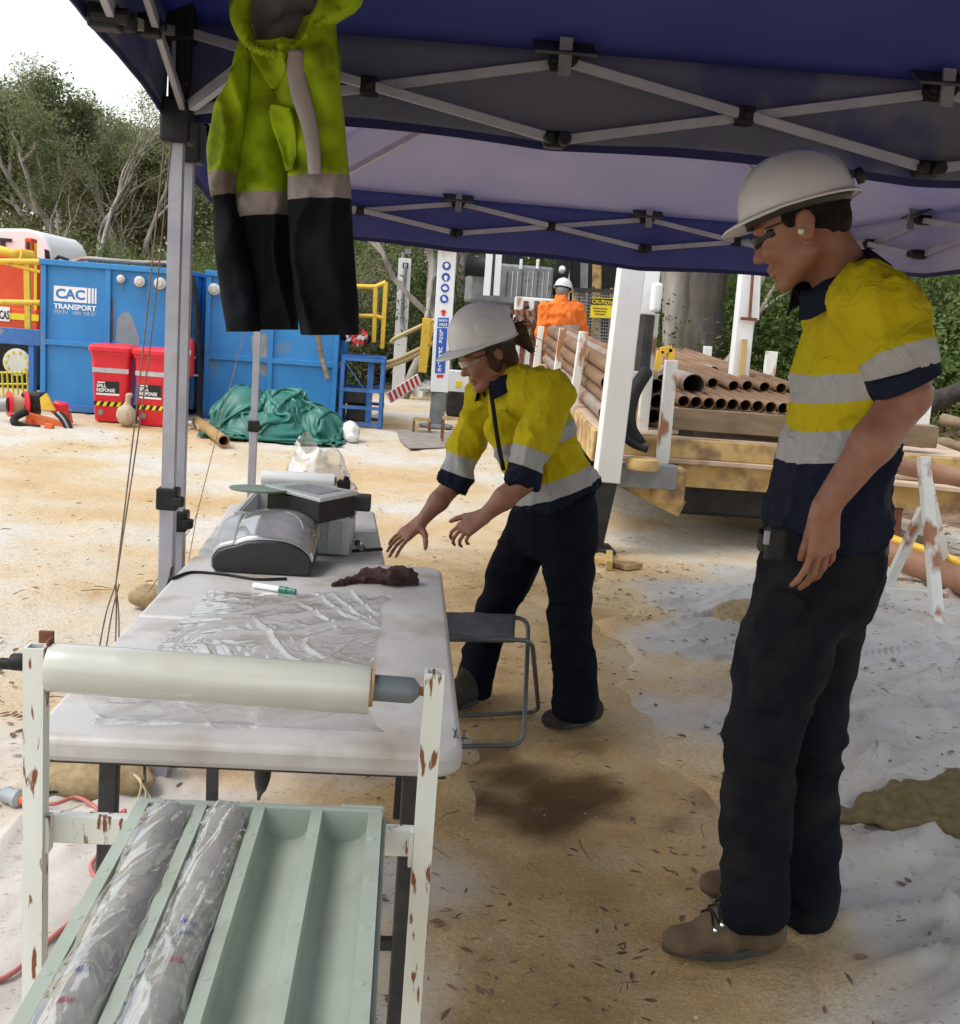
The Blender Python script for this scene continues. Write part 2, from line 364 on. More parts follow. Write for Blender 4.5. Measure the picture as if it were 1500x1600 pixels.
def lap(v, q, lam=.6):
    acc = np.zeros_like(v); cnt = np.zeros(len(v))
    for i in range(4):
        a = q[:, i]; b = q[:, (i+1) % 4]; np.add.at(acc, a, v[b]); np.add.at(cnt, a, 1); np.add.at(acc, b, v[a]); np.add.at(cnt, b, 1)
    return v+lam*(acc/np.maximum(cnt, 1)[:, None]-v)
def vnorm(v, q):
    n = np.cross(v[q[:, 2]]-v[q[:, 0]], v[q[:, 3]]-v[q[:, 1]]); o = np.zeros_like(v)
    for i in range(4): np.add.at(o, q[:, i], n)
    return o/(np.linalg.norm(o, axis=1)[:, None]+1e-12)
def np_mesh(name, v, q, m, parent=None, org=None, smooth=True, attrs=None):
    if parent is not None: o_ = ORG[parent.name]
    else: o_ = np.array(org if org is not None else (*((v.min(0)+v.max(0))/2)[:2], v[:, 2].min()), float); org = o_
    q = np.asarray(q); me = bpy.data.meshes.new(name); me.vertices.add(len(v)); me.vertices.foreach_set('co', (v-o_).astype(np.float32).ravel())
    k = q.shape[1]; me.loops.add(len(q)*k); me.loops.foreach_set('vertex_index', q.astype(np.int32).ravel()); me.polygons.add(len(q)); me.polygons.foreach_set('loop_start', np.arange(0, len(q)*k, k, dtype=np.int32))
    me.update(calc_edges=True); me.polygons.foreach_set('use_smooth', [bool(smooth)]*len(q))
    for an, av in (attrs or {}).items():
        a = me.attributes.new(an, 'FLOAT', 'POINT'); a.data.foreach_set('value', np.asarray(av, np.float32))
    return link_mesh(name, me, m, parent, org)
# ------------------------------------------------------------------ ground
def smoothstep(a, b, x): t = np.clip((x-a)/(b-a), 0, 1); return t*t*(3-2*t)
xs = np.concatenate([[-400, -200, -100, -60, -40, -25, -16, -11, -8], np.arange(-6, 6.5, .055), [7, 8, 10, 14, 20, 30, 50, 90, 200, 400]])
ys = np.concatenate([[-60, -20, -6, -2, -.6], np.arange(.4, 16.5, .06), [17, 17.6, 18.3, 19, 20, 21.5, 23, 25, 28, 32, 37, 44, 55, 75, 110, 200, 400]])
GX, GY = np.meshgrid(xs, ys, indexing='ij'); g3 = np.stack([GX, GY, 0*GX], -1)
near = smoothstep(20, 12, np.hypot(GX, GY-6))
GZ = near*(.012*fbm(g3*2.2, 3, 3)+.007*fbm(g3*9, 9, 2)-.012) - .02*(1-near)
# path of bare tan sand between two ground cloths: edge lines in world x as a function of y
_er = np.array([PZ(930, 860), PZ(985, 1050), PZ(1040, 1180), PZ(1100, 1300), PZ(1220, 1450), PZ(1285, 1600)])
_er = _er[np.argsort(_er[:, 1])]
def edge_right(y): return np.interp(y, _er[:, 1], _er[:, 0])
def tan_at(GX, GY):
    g3 = np.stack([GX, GY, 0*GX], -1); return smoothstep(-.25, .25, edge_right(GY)+.22*vnoise(g3*2.5, 5)-GX)*smoothstep(-.25, .15, GX-(.02+.12*vnoise(g3*2, 6))+.9*smoothstep(2.6, 3.6, GY))*smoothstep(8.5, 6, GY)
tan = tan_at(GX, GY)
wet_c = PZ(865, 1235); wq = ((GX-wet_c[0]+.10*fbm(g3*4, 8))/.27)**2+((GY-wet_c[1]+.10*fbm(g3*4, 12))/.25)**2; wet = np.clip(smoothstep(1.35, .25, wq+.55*fbm(g3*6, 15))*.9+.55*smoothstep(.28, .5, fbm(g3*5.5, 18))*smoothstep(6, 1.5, wq), 0, .92)
gv = np.stack([GX, GY, GZ], -1).reshape(-1, 3); na, nb = GX.shape
ii, jj = np.meshgrid(np.arange(na-1), np.arange(nb-1), indexing='ij'); gq = np.stack([ii*nb+jj, (ii+1)*nb+jj, (ii+1)*nb+jj+1, ii*nb+jj+1], -1).reshape(-1, 4)
def sand_mat(name, cloth=False):
    m = bpy.data.materials.new(name); MATS[name] = m; m.use_nodes = True; t = m.node_tree; N = t.nodes.new; L = t.links.new; b = t.nodes['Principled BSDF']
    tc = N('ShaderNodeTexCoord'); co = tc.outputs['Object']
    def noise(s, d=5, vec=None, rough=.55):
        n = N('ShaderNodeTexNoise'); n.inputs['Scale'].default_value = s; n.inputs['Detail'].default_value = d; n.inputs['Roughness'].default_value = rough; L(vec or co, n.inputs['Vector']); return n.outputs['Fac']
    def ramp(f, *st):
        r = N('ShaderNodeValToRGB'); e = r.color_ramp.elements
        while len(e) < len(st): e.new(.5)
        for k, (p, c) in enumerate(st): e[k].position = p; e[k].color = (*c, 1)
        L(f, r.inputs[0]); return r.outputs[0]
    def mix(f, a, c):
        x = N('ShaderNodeMix'); x.data_type = 'RGBA'
        L(f, x.inputs[0])
        for s_, i in ((a, 6), (c, 7)):
            if isinstance(s_, tuple): x.inputs[i].default_value = (*s_, 1)
            else: L(s_, x.inputs[i])
        return x.outputs[2]
    def attr(n_): a = N('ShaderNodeAttribute'); a.attribute_name = n_; return a.outputs['Fac']
    tanc = ramp(noise(3.5), (.3, (.42, .27, .12)), (.5, (.53, .365, .18)), (.72, (.60, .46, .28)))
    pale = ramp(noise(.55, 7), (.31, (.52, .345, .175)), (.42, (.58, .43, .255)), (.5, (.61, .51, .37)), (.59, (.62, .58, .51)))
    if cloth:
        cl = ramp(noise(2.2, 6), (.3, (.42, .385, .35)), (.55, (.52, .485, .45)), (.72, (.47, .41, .345)), (.82, (.38, .29, .20)))
        base = mix(attr('dirt'), cl, mix(attr('tanmask'), pale, tanc))
        sp = ramp(noise(9, 6, None, .7), (.62, (0, 0, 0)), (.72, (.8, .8, .8))); base = mix(sp, base, (.28, .18, .09))
    else:
        base = mix(attr('tanmask'), pale, tanc); base = mix(attr('wet'), base, (.085, .045, .016))
        st = ramp(noise(2.4, 8, None, .68), (.61, (0, 0, 0)), (.72, (.75, .75, .75))); base = mix(st, base, (.50, .29, .12))
    mp = N('ShaderNodeMapping'); mp.inputs['Scale'].default_value = (1, 2.2, 1); L(co, mp.inputs[0])
    gr = ramp(noise(95, 4, None, .75), (.35, (.72, .7, .68)), (.65, (1.12, 1.12, 1.12))); gm = N('ShaderNodeMix'); gm.data_type = 'RGBA'; gm.blend_type = 'MULTIPLY'; gm.inputs[0].default_value = .8; (L(attr('dirt'), gm.inputs[0]) if cloth else None); L(base, gm.inputs[6]); L(gr, gm.inputs[7]); base = gm.outputs[2]
    sp2 = ramp(noise(30, 5, mp.outputs[0], .68), (.60, (0, 0, 0)), (.69, (.8, .8, .8))); base = mix(sp2, base, (.22, .13, .07))
    L(base, b.inputs['Base Color']); b.inputs['Roughness'].default_value = .95; b.inputs['Specular IOR Level'].default_value = .15
    b1 = N('ShaderNodeBump'); b1.inputs['Distance'].default_value = .022 if not cloth else .003; L(noise(13, 9, None, .68), b1.inputs['Height'])
    b2 = N('ShaderNodeBump'); b2.inputs['Distance'].default_value = .004 if not cloth else .0012; L(noise(120, 3), b2.inputs['Height']); L(b1.outputs[0], b2.inputs['Normal']); L(b2.outputs[0], b.inputs['Normal'])
    return m
m_sand = sand_mat('sand'); m_geo = sand_mat('dusty geotextile', True)
tag(np_mesh('ground', gv, gq, m_sand, org=(0, 0, 0), attrs={'tanmask': tan.ravel(), 'wet': wet.ravel()}), kind='structure')
def ground_cloth(name, X, Y, mask_edge, amp, ang, seed, base=.006):
    g = np.stack([X, Y, 0*X], -1); c_, s_ = math.cos(ang), math.sin(ang); u = X*c_+Y*s_; v_ = -X*s_+Y*c_
    q = np.stack([u*1.1, v_*6.5+1.2*vnoise(g*1.3, seed), 0*u], -1); r1 = 1-np.abs(vnoise(q, seed+1)); q2 = np.stack([u*3, v_*17+1.5*vnoise(g*3, seed+3), 0*u], -1); r2 = 1-np.abs(vnoise(q2, seed+2))
    e = smoothstep(0, .5, mask_edge)
    Z = base+e*(amp*r1**5+amp*.42*r2**4+.002*vnoise(g*6, seed+5))-.06*(1-smoothstep(-.12, .04, mask_edge))
    na, nb = X.shape; ii, jj = np.meshgrid(np.arange(na-1), np.arange(nb-1), indexing='ij'); qd = np.stack([ii*nb+jj, (ii+1)*nb+jj, (ii+1)*nb+jj+1, ii*nb+jj+1], -1).reshape(-1, 4); qd = qd[(mask_edge.ravel()[qd] > -.13).all(1)]
    dirt = np.clip(1-smoothstep(.0, .42, mask_edge+.30*fbm(g*2.2, seed+7))+.25*(vnoise(g*1.7, seed+8) > .55), 0, 1)
    return tag(np_mesh(name, np.stack([X, Y, Z], -1).reshape(-1, 3), qd, m_geo, org=(0, 0, 0), attrs={'dirt': dirt.ravel(), 'tanmask': tan_at(X, Y).ravel()}), kind='structure')
X, Y = np.meshgrid(np.arange(.15, 5.2, .022), np.arange(1.0, 7.2, .026), indexing='ij'); gg = np.stack([X, Y, 0*X], -1)
ground_cloth('ground_cloth', X, Y, np.minimum(np.minimum(X-edge_right(Y)+.12*fbm(gg*3, 2), 7.0-Y+.3*vnoise(gg*2, 4)), 5.2-X), .06, R_(28), 21)
X, Y = np.meshgrid(np.arange(-3.2, .4, .022), np.arange(.7, 4.4, .026), indexing='ij'); gg = np.stack([X, Y, 0*X], -1)
ground_cloth('ground_cloth', X, Y, np.minimum(np.minimum(.22-X+.1*fbm(gg*3, 5), 3.75-Y+.25*X*0+.2*vnoise(gg*2, 4)), X+3.2), .028, R_(65), 41)
# ------------------------------------------------------------------ leaf litter and twigs, too many to count
m_leaf1 = mat('dead leaf', (.10, .045, .03), (.24, .13, .08), 1.3, .8)
mb = MB()
def litter(n, xr, yr, L0, L1, dens=None, z=.012):
    for _ in range(n):
        x, y = RNG.uniform(*xr), RNG.uniform(*yr)
        if dens is not None and RNG.random() > dens(x, y): continue
        a = RNG.uniform(0, 6.28); L = RNG.uniform(L0, L1); wd = L*RNG.uniform(.04, .3); d = np.array([math.cos(a), math.sin(a), 0]); s_ = np.array([-d[1], d[0], 0]); c = np.array([x, y, z+RNG.uniform(0, .006)])
        up = np.array([0, 0, 1]); b_ = RNG.uniform(.0, .12)*L
        mb.add([c-d*L/2, c-d*L*.15+s_*wd+up*b_, c+d*L*.2+s_*wd*.8+up*b_, c+d*L/2+s_*wd*.3, c+d*L*.2-s_*wd*.4+up*b_*.6, c-d*L*.15-s_*wd*.6+up*b_*.4], [(0, 5, 4, 3), (0, 3, 2, 1)])
litter(4600, (-.2, 4.4), (1.2, 7), .012, .048, lambda x, y: .25+.75*(vnoise(np.array([[x*1.3, y*1.3, 0.]]), 3)[0] > 0))
litter(900, (-3, .3), (1., 4.4), .014, .055)
litter(2600, (-6, 3.5), (4., 12.5), .02, .06, lambda x, y: .25+.5*(vnoise(np.array([[x*.8, y*.8, 0.]]), 3)[0] > .1))
litter(22, (.2, 3), (1.3, 3.4), .05, .085)
for _ in range(130):
    x, y = RNG.uniform(-2.5, 4), RNG.uniform(1.2, 6); a = RNG.uniform(0, 6.28); L = RNG.uniform(.04, .16)
    p0 = V3(x, y, .012); p2 = p0+L*V3(math.cos(a), math.sin(a), .02); p1 = (p0+p2)/2+V3(RNG.uniform(-.01, .01), RNG.uniform(-.01, .01), .006); mb.tube([p0, p1, p2], [.0022, .002, .001], 4)
tag(mb.build('leaf_litter', m_leaf1, org=(0, 0, 0)), 'scattered dead leaves and twigs lying over the sand', 'leaf litter', kind='stuff')
mb = MB(); m_peb = mat('sand clods', (.45, .31, .17), (.58, .46, .32), 2, .95)
for _ in range(1500):
    x, y = RNG.uniform(-2.8, 4), RNG.uniform(1.2, 9)**1.0; r = RNG.uniform(.002, .007)*1.0
    vs = np.array([(1, 0, 0), (0, 1, 0), (-1, 0, 0), (0, -1, 0), (.1, .1, .75), (0, 0, -.4)])*r*RNG.uniform(.6, 1.2, (6, 3)); mb.add(vs+np.array([x, y, .008]), [(0, 1, 4), (1, 2, 4), (2, 3, 4), (3, 0, 4), (1, 0, 5), (2, 1, 5), (3, 2, 5), (0, 3, 5)])
tag(mb.build('sand_clods', m_peb, org=(0, 0, 0), smooth=True), 'small clods and pebbles scattered on the sand', 'pebbles', kind='stuff')
# ------------------------------------------------------------------ pop-up tents
m_roofnear = mat('navy tent fabric', (.058, .066, .165), (.07, .078, .19), 3, .8, bump=.004, bscale=5, spec=.2, trans=((.08, .10, .42), .26))
m_valnear = mat('grey coated tent valance', (.125, .13, .18), (.165, .17, .215), 3, .8, bump=.004, bscale=6, spec=.2, c3=(.08, .08, .19), s3=2.5, trans=((.2, .21, .34), .22))
m_rooffar = mat('tent fabric with light painted lilac', (.36, .36, .44), (.42, .41, .48), 2.5, .8, bump=.004, bscale=5, c3=(.18, .17, .44), s3=1.1, t3=(.5, .8), spec=.2, trans=((.55, .52, .72), .30))  # lilac is daylight through the fabric and bounce, painted into its colour
m_valfar = mat('blue tent valance', (.07, .082, .25), (.10, .112, .30), 2.5, .8, bump=.003, bscale=6, spec=.2, trans=((.16, .17, .5), .24))
m_hem = mat('navy tent hem', (.014, .015, .085), rough=.8)
m_plate = mat('dark fabric tab', (.03, .03, .033), (.05, .05, .055), 9, .7)
def tent(label, cs, zl, zu, ze, zvs, peak, roof, vals, group, zlock):
    cs = [np.array([*c, 0.]) for c in cs]; cen = sum(cs)/4; T = thing('pop_up_tent', label, 'tent', cen, group)
    Z = lambda p, z: np.array([p[0], p[1], z])
    for i, c in enumerate(cs):
        inn = unit(cen-c); lg = MB().box((c[0], c[1], zlock/2), (.043, .043, zlock)).build('leg', m_alu, T, bevel=.003)
        MB().box((c[0], c[1], zlock+(zu-zlock)/2), (.036, .036, zu-zlock)).build('inner_tube', m_alu, lg)
        MB().box((c[0], c[1], zlock), (.062, .062, .065)).box((c[0]+.035, c[1]-.02, zlock-.005), (.03, .03, .03)).build('height_lock', m_black, lg, bevel=.006)
        fp = MB(); fp.lathe([(.075, .004), (.075, .010), (.03, .013)], (c[0]+.02, c[1]-.01, 0), n=18); fp.build('foot_plate', m_white if i == 0 else m_alu, lg)
        MB().box((c[0], c[1], zl-.01), (.085, .085, .12)).box((c[0], c[1], zl+.08), (.05, .05, .07)).build('slider_bracket', m_black, T, bevel=.008)
        MB().box((c[0], c[1], zu+.02), (.085, .085, .1)).box((c[0]+inn[0]*.02, c[1]+inn[1]*.02, (zu+zl)/2+.03), (.04, .04, zu-zl-.1)).build('top_bracket', m_black, T, bevel=.008)
        a = Z(c+inn*.06, zl+.03); b = Z(cen-inn*.25, peak-.22); (roof is m_rooffar and i > 1) or MB().beam(a, a+(b-a)*.5, .022, .03).beam(a+(b-a)*.5, b, .018, .026).build('roof_strut', m_alu, T)
    for i in range(4):
        lift = .08 if (i == 2 and roof is m_rooffar) else 0; A, B = cs[i]+V3(0, 0, 0), cs[(i+1) % 4]; d = unit(B-A); n_ = unit(cen-(A+B)/2); n_[2] = 0
        for j in range(3):
            p = A+(B-A)*j/3; q = A+(B-A)*(j+1)/3; off = n_*.016; lf = V3(0, 0, lift)
            MB().beam(Z(p, zu)+off+lf, Z(q, zl+.02)+off+lf, .016, .027).build('truss_bar', m_alu, T, bevel=.002, seg=1)
            MB().beam(Z(p, zl+.02)-off+lf, Z(q, zu)-off+lf, .016, .027).build('truss_bar', m_alu, T, bevel=.002, seg=1)
            m_ = Z((p+q)/2, (zu+zl+.02)/2+lift); MB().box(m_, (.05, .05, .05)).cyl(m_-n_*.04, m_+n_*.04, .012, 10).build('pivot', m_black, T, bevel=.006)
            if j < 2:
                for z, nm in ((zu+lift, 'top_joint'), (zl+.02+lift, 'bottom_joint')):
                    MB().box(Z(q, z), (.06, .05, .045)).cyl(Z(q, z)+d*.02-n_*.02, Z(q, z)+d*.02+n_*.055, .02, 12).cyl(Z(q, z)-d*.02-n_*.02, Z(q, z)-d*.02+n_*.05, .016, 12).build(nm, m_black, T, bevel=.006)
                x = unit(d); y = unit(n_*.8+V3(0, 0, -.5)); z = np.cross(x, y)
                MB().box(Z(q, zu+.035+lift)+n_*.03, (.17, .11, .008), np.stack([x, y, z], 1)).build('roof_tab', m_plate, T)
                MB().beam(Z(q, zu+.05+lift)+n_*.06, Z(q, zu-.05+lift)+n_*.065, .035, .012).build('roof_strap', m_grey, T)
    # canopy: four sagging slopes and four hanging valances
    out = [Z(c-unit(cen-c)*.05, ze) for c in cs]; top = Z(cen, peak)
    for i in range(4):
        A, B = out[i], out[(i+1) % 4]; K = 26; G = np.zeros((K, K, 3))
        for a in range(K):
            for b in range(K):
                s_, t_ = a/(K-1), b/(K-1); e = A+(B-A)*s_; p = e+(top-e)*t_; sag = .07*math.sin(math.pi*min(1, t_*1.0))*math.sin(math.pi*s_)*(1-t_*.5); G[a, b] = p-V3(0, 0, sag)
        G[..., 2] += .012*fbm(G*3, 3)*np.sin(np.linspace(0, math.pi, K))[None, :]*np.sin(np.linspace(0, math.pi, K))[:, None]
        MB().grid(G).build('roof_panel', roof, T, smooth=True, solid=.002)
        K2 = 60; G = np.zeros((K2, 8, 3)); n_ = unit((A+B)/2-cen); n_[2] = 0
        zv = zvs[i]; zb = zv+.012*np.sin(np.linspace(0, 7, K2)+i)+.02*np.abs(np.sin(np.linspace(0, math.pi*3, K2)))-.012
        for b in range(8):
            t_ = b/7; base = A[None]+(B-A)[None]*np.linspace(0, 1, K2)[:, None]; wv = .012*t_*vnoise(base*4+i*9, 4); G[:, b] = base+n_*(.018*t_-.002+wv)[:, None]; G[:, b, 2] = ze+.004+(zb-ze)*t_
        vp = MB().grid(G).build('valance', vals[i], T, smooth=True, solid=.0015)
        H = np.stack([G[:, -1]+n_*.002+V3(0, 0, .022), G[:, -1]+n_*.0+V3(0, 0, -.004)], 1); MB().grid(H).build('hem', m_hem, vp, solid=.005)
    return T
rot = lambda a: np.array([[math.cos(a), -math.sin(a)], [math.sin(a), math.cos(a)]])
c0 = np.array([-.69, 3.25]); ra = rot(R_(-3)); near_c = [c0, c0+ra @ [3.18, 0], np.array([2.64, .30]), np.array([-.49, .30])]
TENT1 = tent('near dark navy pop-up tent overhead with grey valance and jacket hung from its truss', near_c, 1.985, 2.215, 2.25, [1.985, 1.98, 2.0, 2.0], 3.0, m_roofnear, [m_valnear]*4, 'pop-up tents', .90)
f0 = np.array([-.875, 6.36]); rb = rot(R_(1.0)); far_c = [f0, f0+rb @ [3.27, 0], np.array([2.62, 3.27]), np.array([-.695, 3.425])]
TENT2 = tent('far blue pop-up tent, lit fabric painted lilac, behind the navy one, over the second table', far_c, 1.955, 2.14, 2.17, [1.875, 1.88, 2.07, 1.88], 2.95, m_rooffar, [m_valfar, m_rooffar, m_valfar, m_valfar], 'pop-up tents', .80)  # right valance takes the same lilac, painted as light coming through
# ------------------------------------------------------------------ guy ropes and their sand bags
m_rope = mat('brown cord', (.14, .10, .075), (.22, .16, .12), 60, .9)
def rope(label, paths, r=.0024):
    mb = MB()
    for p in paths: mb.tube(catmull(p, 5), r, 5)
    return tag(mb.build('guy_rope', m_rope), label, 'rope', 'tent guy ropes')
top1 = V3(near_c[0][0]-.03, 3.25, 2.0); kn = P(181, 912, 3.28)
rope('long brown guy rope from the near tent leg down to a knot beside the table', [[top1, P(222, 560, 3.27), kn], [top1+V3(.02, -.02, -.05), P(232, 560, 3.24), kn], [kn, P(160, 985, 3.27), P(128, 1190, 3.27)], [kn+V3(.01, 0, 0), P(170, 985, 3.25), P(142, 1190, 3.25)], [kn, P(181, 985, 3.3), P(172, 1180, 3.3)], [kn, P(186, 985, 3.28), P(180, 1180, 3.28)]])
kn2 = P(308, 802, 5.7)
rope('thin guy rope of the far tent, forking above the sand left of the tables', [[P(392, 480, 6.34), P(334, 700, 5.9), kn2], [kn2, P(290, 838, 5.5), P(232, 925, 5.1)], [kn2, P(296, 870, 5.5), P(285, 920, 5.2)]], .0024)
# ------------------------------------------------------------------ folding tables
def rounded_rect(x0, x1, y0, y1, r, n=6, skip=()):
    pts = []
    for k, (cx, cy, a0) in enumerate([(x1-r, y1-r, 0), (x0+r, y1-r, 90), (x0+r, y0+r, 180), (x1-r, y0+r, 270)]):
        if k in skip: pts.append([(x1, y1), (x0, y1), (x0, y0), (x1, y0)][k]); continue
        for t in np.linspace(0, 90, n): pts.append((cx+r*math.cos(R_(a0+t)), cy+r*math.sin(R_(a0+t))))
    return pts
TZ = .74
t1 = thing('folding_table', 'off-white folding table carrying the clear film sheet, marker and black sealing machine', 'table', (-.236, 2.52, 0), 'plastic folding tables')
def half(x0, x1, y0, y1, skip, z1, rotm=None, th=.045):
    mb = MB(); pl = [V3(a, b, z1-th) for a, b in rounded_rect(x0, x1, y0, y1, .055, 7, skip)]; pl = pl if rotm is None else [rotm(p) for p in pl]
    return mb.prism(pl, (0, 0, th))
half(-.607, .137, 1.783, 2.5405, (0, 1), TZ).build('table_half', m_table, t1, bevel=.012, seg=3, smooth='auto')
half(-.607, .137, 2.5435, 3.243, (2, 3), TZ).build('table_half', m_table, t1, bevel=.012, seg=3, smooth='auto')
MB().beam((-.58, 1.84, .685), (.11, 1.84, .685), .02, .02).beam((-.57, 1.86, .68), (-.57, 3.18, .68), .02, .025).beam((.10, 1.86, .68), (.10, 3.18, .68), .02, .025).beam((-.58, 3.18, .685), (.11, 3.18, .685), .02, .02).build('under_frame', m_blacksteel, t1)
def leg(a, b, T, r=.013): MB().beam(a, b, .034, .026).build('leg', m_blacksteel, T, bevel=.004)
for a, b in [((-.50, 1.92, .69), (-.505, 1.90, 0)), ((.052, 1.93, .69), (.052, 1.90, 0)), ((-.50, 3.0, .69), (-.50, 3.06, 0)), ((.052, 3.0, .69), (.052, 3.06, 0))]: leg(a, b, t1)
MB().beam((-.50, 1.915, .3), (.052, 1.915, .3), .02, .02).build('leg_brace', m_blacksteel, t1)
MB().tube(catmull([P(412, 1190, 2.0)+V3(0, 0, .08), P(410, 1215, 2.05), P(404, 1248, 2.1)], 6), [.016, .016, .016, .017, .017, .017, .016, .014, .012, .008, .006, .004, .004][:13], 10).build('leg_latch', m_dark, t1, smooth=True)
c2 = [V3(-.605, 3.262, 0), V3(-.035, 3.268, 0), V3(-.10, 4.185, 0), V3(-.645, 4.15, 0)]
t2 = thing('folding_table', 'farther off-white folding table carrying the grey tub and film roll', 'table', (-.34, 3.7, 0), 'plastic folding tables')
def bil(p): u, v = p[0], p[1]; q = c2[0]*(1-u)*(1-v)+c2[1]*u*(1-v)+c2[2]*u*v+c2[3]*(1-u)*v; return q+V3(0, 0, p[2])
def half2(v0, v1, skip):
    pl = [bil((a/.6, b/.92, TZ-.04)) for a, b in rounded_rect(0, .6, v0*.92, v1*.92, .05, 6, skip)]; return MB().prism(pl, (0, 0, .037))
half2(0, .498, (0, 1)).build('table_half', m_table, t2, bevel=.01, seg=3, smooth='auto'); half2(.502, 1, (2, 3)).build('table_half', m_table, t2, bevel=.01, seg=3, smooth='auto')
for u, v in [(.15, .12), (.85, .12), (.15, .88), (.85, .88)]: leg(bil((u, v, .69)), bil((u, v, 0)), t2)
m_ink = mat('black ink', (.02, .02, .025), rough=.6)
sc = MB()
for k, dx in enumerate((0, .008, .018, .026)):
    a = PZ(708, 1146, TZ+.001)+V3(dx*.9, 0, 0); sc.tube([a+V3(0, -.022, .0006), a+V3(.004*(-1)**k, .0, .0006), a+V3(0, .022, .0006)], .0011, 4)
sc.build('ink_scribble', m_ink, t1)
# ------------------------------------------------------------------ film roll stand
RY = 1.55
def hollow_post(mb, x, y0, z0, z1, s=.029):
    t = .004
    for dx, dy, sx, sy in ((0, -s/2+t/2, s, t), (0, s/2-t/2, s, t), (-s/2+t/2, 0, t, s-2*t), (s/2-t/2, 0, t, s-2*t)): mb.box((x+dx, y0+dy, (z0+z1)/2), (sx, sy, z1-z0))
    return mb
st = thing('film_roll_stand', 'rusty white steel stand that carries the big film roll', 'stand', (-.22, RY, 0))
xl, xr = -.511, .066
pl_ = hollow_post(MB(), xl, RY, 0, .975).build('post', m_post, st); pr_ = hollow_post(MB(), xr, RY, 0, .968).build('post', m_post, st)
zb = P(130, 1305, RY)[2]
MB().box(((xl+xr)/2, RY+.024, zb), (xr-xl+.024, .018, .046)).build('cross_bar', m_post, st, bevel=.003)
MB().box((xl+.018, RY+.004, zb), (.006, .021, .056)).build('weld_plate', m_post, st); MB().box((xr-.018, RY+.004, zb), (.006, .021, .056)).build('weld_plate', m_post, st)
m_rust = mat('brown rust', (.13, .05, .025), (.24, .1, .05), 30, .85, bump=.001)
ax_l, ax_r = P(50, 1036, RY), P(664, 1081, RY)
MB().box((P(60, 1024, RY)[0]+.005, RY+.020, .965), (.022, .006, .055)).box((xl+.0185, RY+.003, .962), (.004, .028, .05)).build('axle_bracket', m_rust, st, bevel=.002)
fr = thing('film_roll', 'wide roll of milky clear film on the rusty stand', 'film roll', (ax_l+ax_r)/2)
d_ = unit(ax_r-ax_l); ra_, rb_ = P(78, 1042, RY), P(578, 1074, RY)
m_film = mat('milky wound film', (.47, .47, .41), (.53, .53, .475), 3, .22, stretch=(1, 14, 14), coat=.4, rnoise=.05)
rp = [(.0345, 0), (.0358, .004), (.036, .03)]+[(.036+.0005*math.sin(k*2.1), .03+.02*k) for k in range(1, int((np.linalg.norm(rb_-ra_)-.04)/.02))]+[(.036, np.linalg.norm(rb_-ra_)-.004), (.0345, np.linalg.norm(rb_-ra_))]
MB().lathe(rp, ra_, d_, 40).build('film', m_film, fr, smooth='auto')
MB().pipe(rb_-d_*.001, rb_+d_*.006, .0285, .021, 28).build('cardboard_core', mat('cardboard', (.36, .22, .10), (.44, .28, .14), 40, .9), fr, smooth='auto')
L_ = np.linalg.norm(P(652, 1079, RY)-rb_)
MB().lathe([(.0195, 0), (.0195, L_-.014), (.018, L_-.008), (.009, L_)], rb_+d_*.003, d_, 24).build('grey_sleeve', mat('grey pvc', (.10, .125, .14), (.13, .155, .17), 14, .4), fr, smooth='auto')
MB().cyl(ra_-d_*.07, ra_, .0085, 12).build('axle', m_black, fr, smooth='auto'); MB().cyl(rb_+d_*L_, ax_r+d_*.022, .007, 12).build('axle', m_rust, fr, smooth='auto')
MB().lathe([(.011, 0), (.0125, .003), (.0125, .02), (.011, .024)], ax_l-d_*.03, d_, 18).build('axle_knob', m_black, fr, smooth='auto')
# ------------------------------------------------------------------ core tray with wrapped cores
TRZ = .742
a0, a1 = PZ(222, 1238, TRZ), PZ(598, 1258, TRZ); xw = a1[0]-a0[0]; yf = min((a0[1]+a1[1])/2, RY+.012); yn = yf-1.05
tilt = V3(0, 0, 0)
tr = thing('core_tray', 'pale green plastic core tray with four channels, two filled', 'tray', ((a0[0]+a1[0])/2, (yf+yn)/2, TRZ-.075))
rib = .017; cw = (xw-.004-5*rib)/4; x0 = a0[0]
xs_ = []
prof = [(x0, TRZ-.072), (x0, TRZ)]
for k in range(4):
    xa = x0+rib+.0005+k*(cw+rib); xb = xa+cw; r = cw/2; xs_.append((xa, xb))
    prof.append((xa, TRZ)); prof.append((xa+.0015, TRZ-.022))
    for t in np.linspace(0, math.pi, 15)[1:-1]: prof.append(((xa+xb)/2-(r-.0015)*math.cos(t), TRZ-.022-(r-.002)*math.sin(t)*.92))
    prof.append((xb-.0015, TRZ-.022)); prof.append((xb, TRZ))
prof += [(a1[0], TRZ), (a1[0], TRZ-.072)]
mb = MB(); n = len(prof); vs = [V3(x, y, z) for y in (yn, yf-.012) for x, z in prof]; mb.add(vs, [(i, i+1, n+i+1, n+i) for i in range(n-1)])
mb.box(((x0+a1[0])/2, (yn+yf)/2, TRZ-.074), (xw, 1.05, .004))
mb.build('channel_body', m_tray, tr, smooth='auto')
MB().box(((x0+a1[0])/2, yf-.006, TRZ-.036), (xw+.001, .0125, .075)).build('end_wall', m_tray, tr, bevel=.003)
MB().box((a1[0]-.03, yf-.001, TRZ-.024), (.064, .006, .056)).build('end_lug', m_tray, tr, bevel=.002)
MB().box((a1[0]+.0035, (yn+yf)/2, TRZ-.02), (.007, 1.05, .012)).box((a1[0]+.002, (yn+yf)/2, TRZ-.05), (.004, 1.05, .03)).build('side_rail', m_tray, tr, bevel=.002)
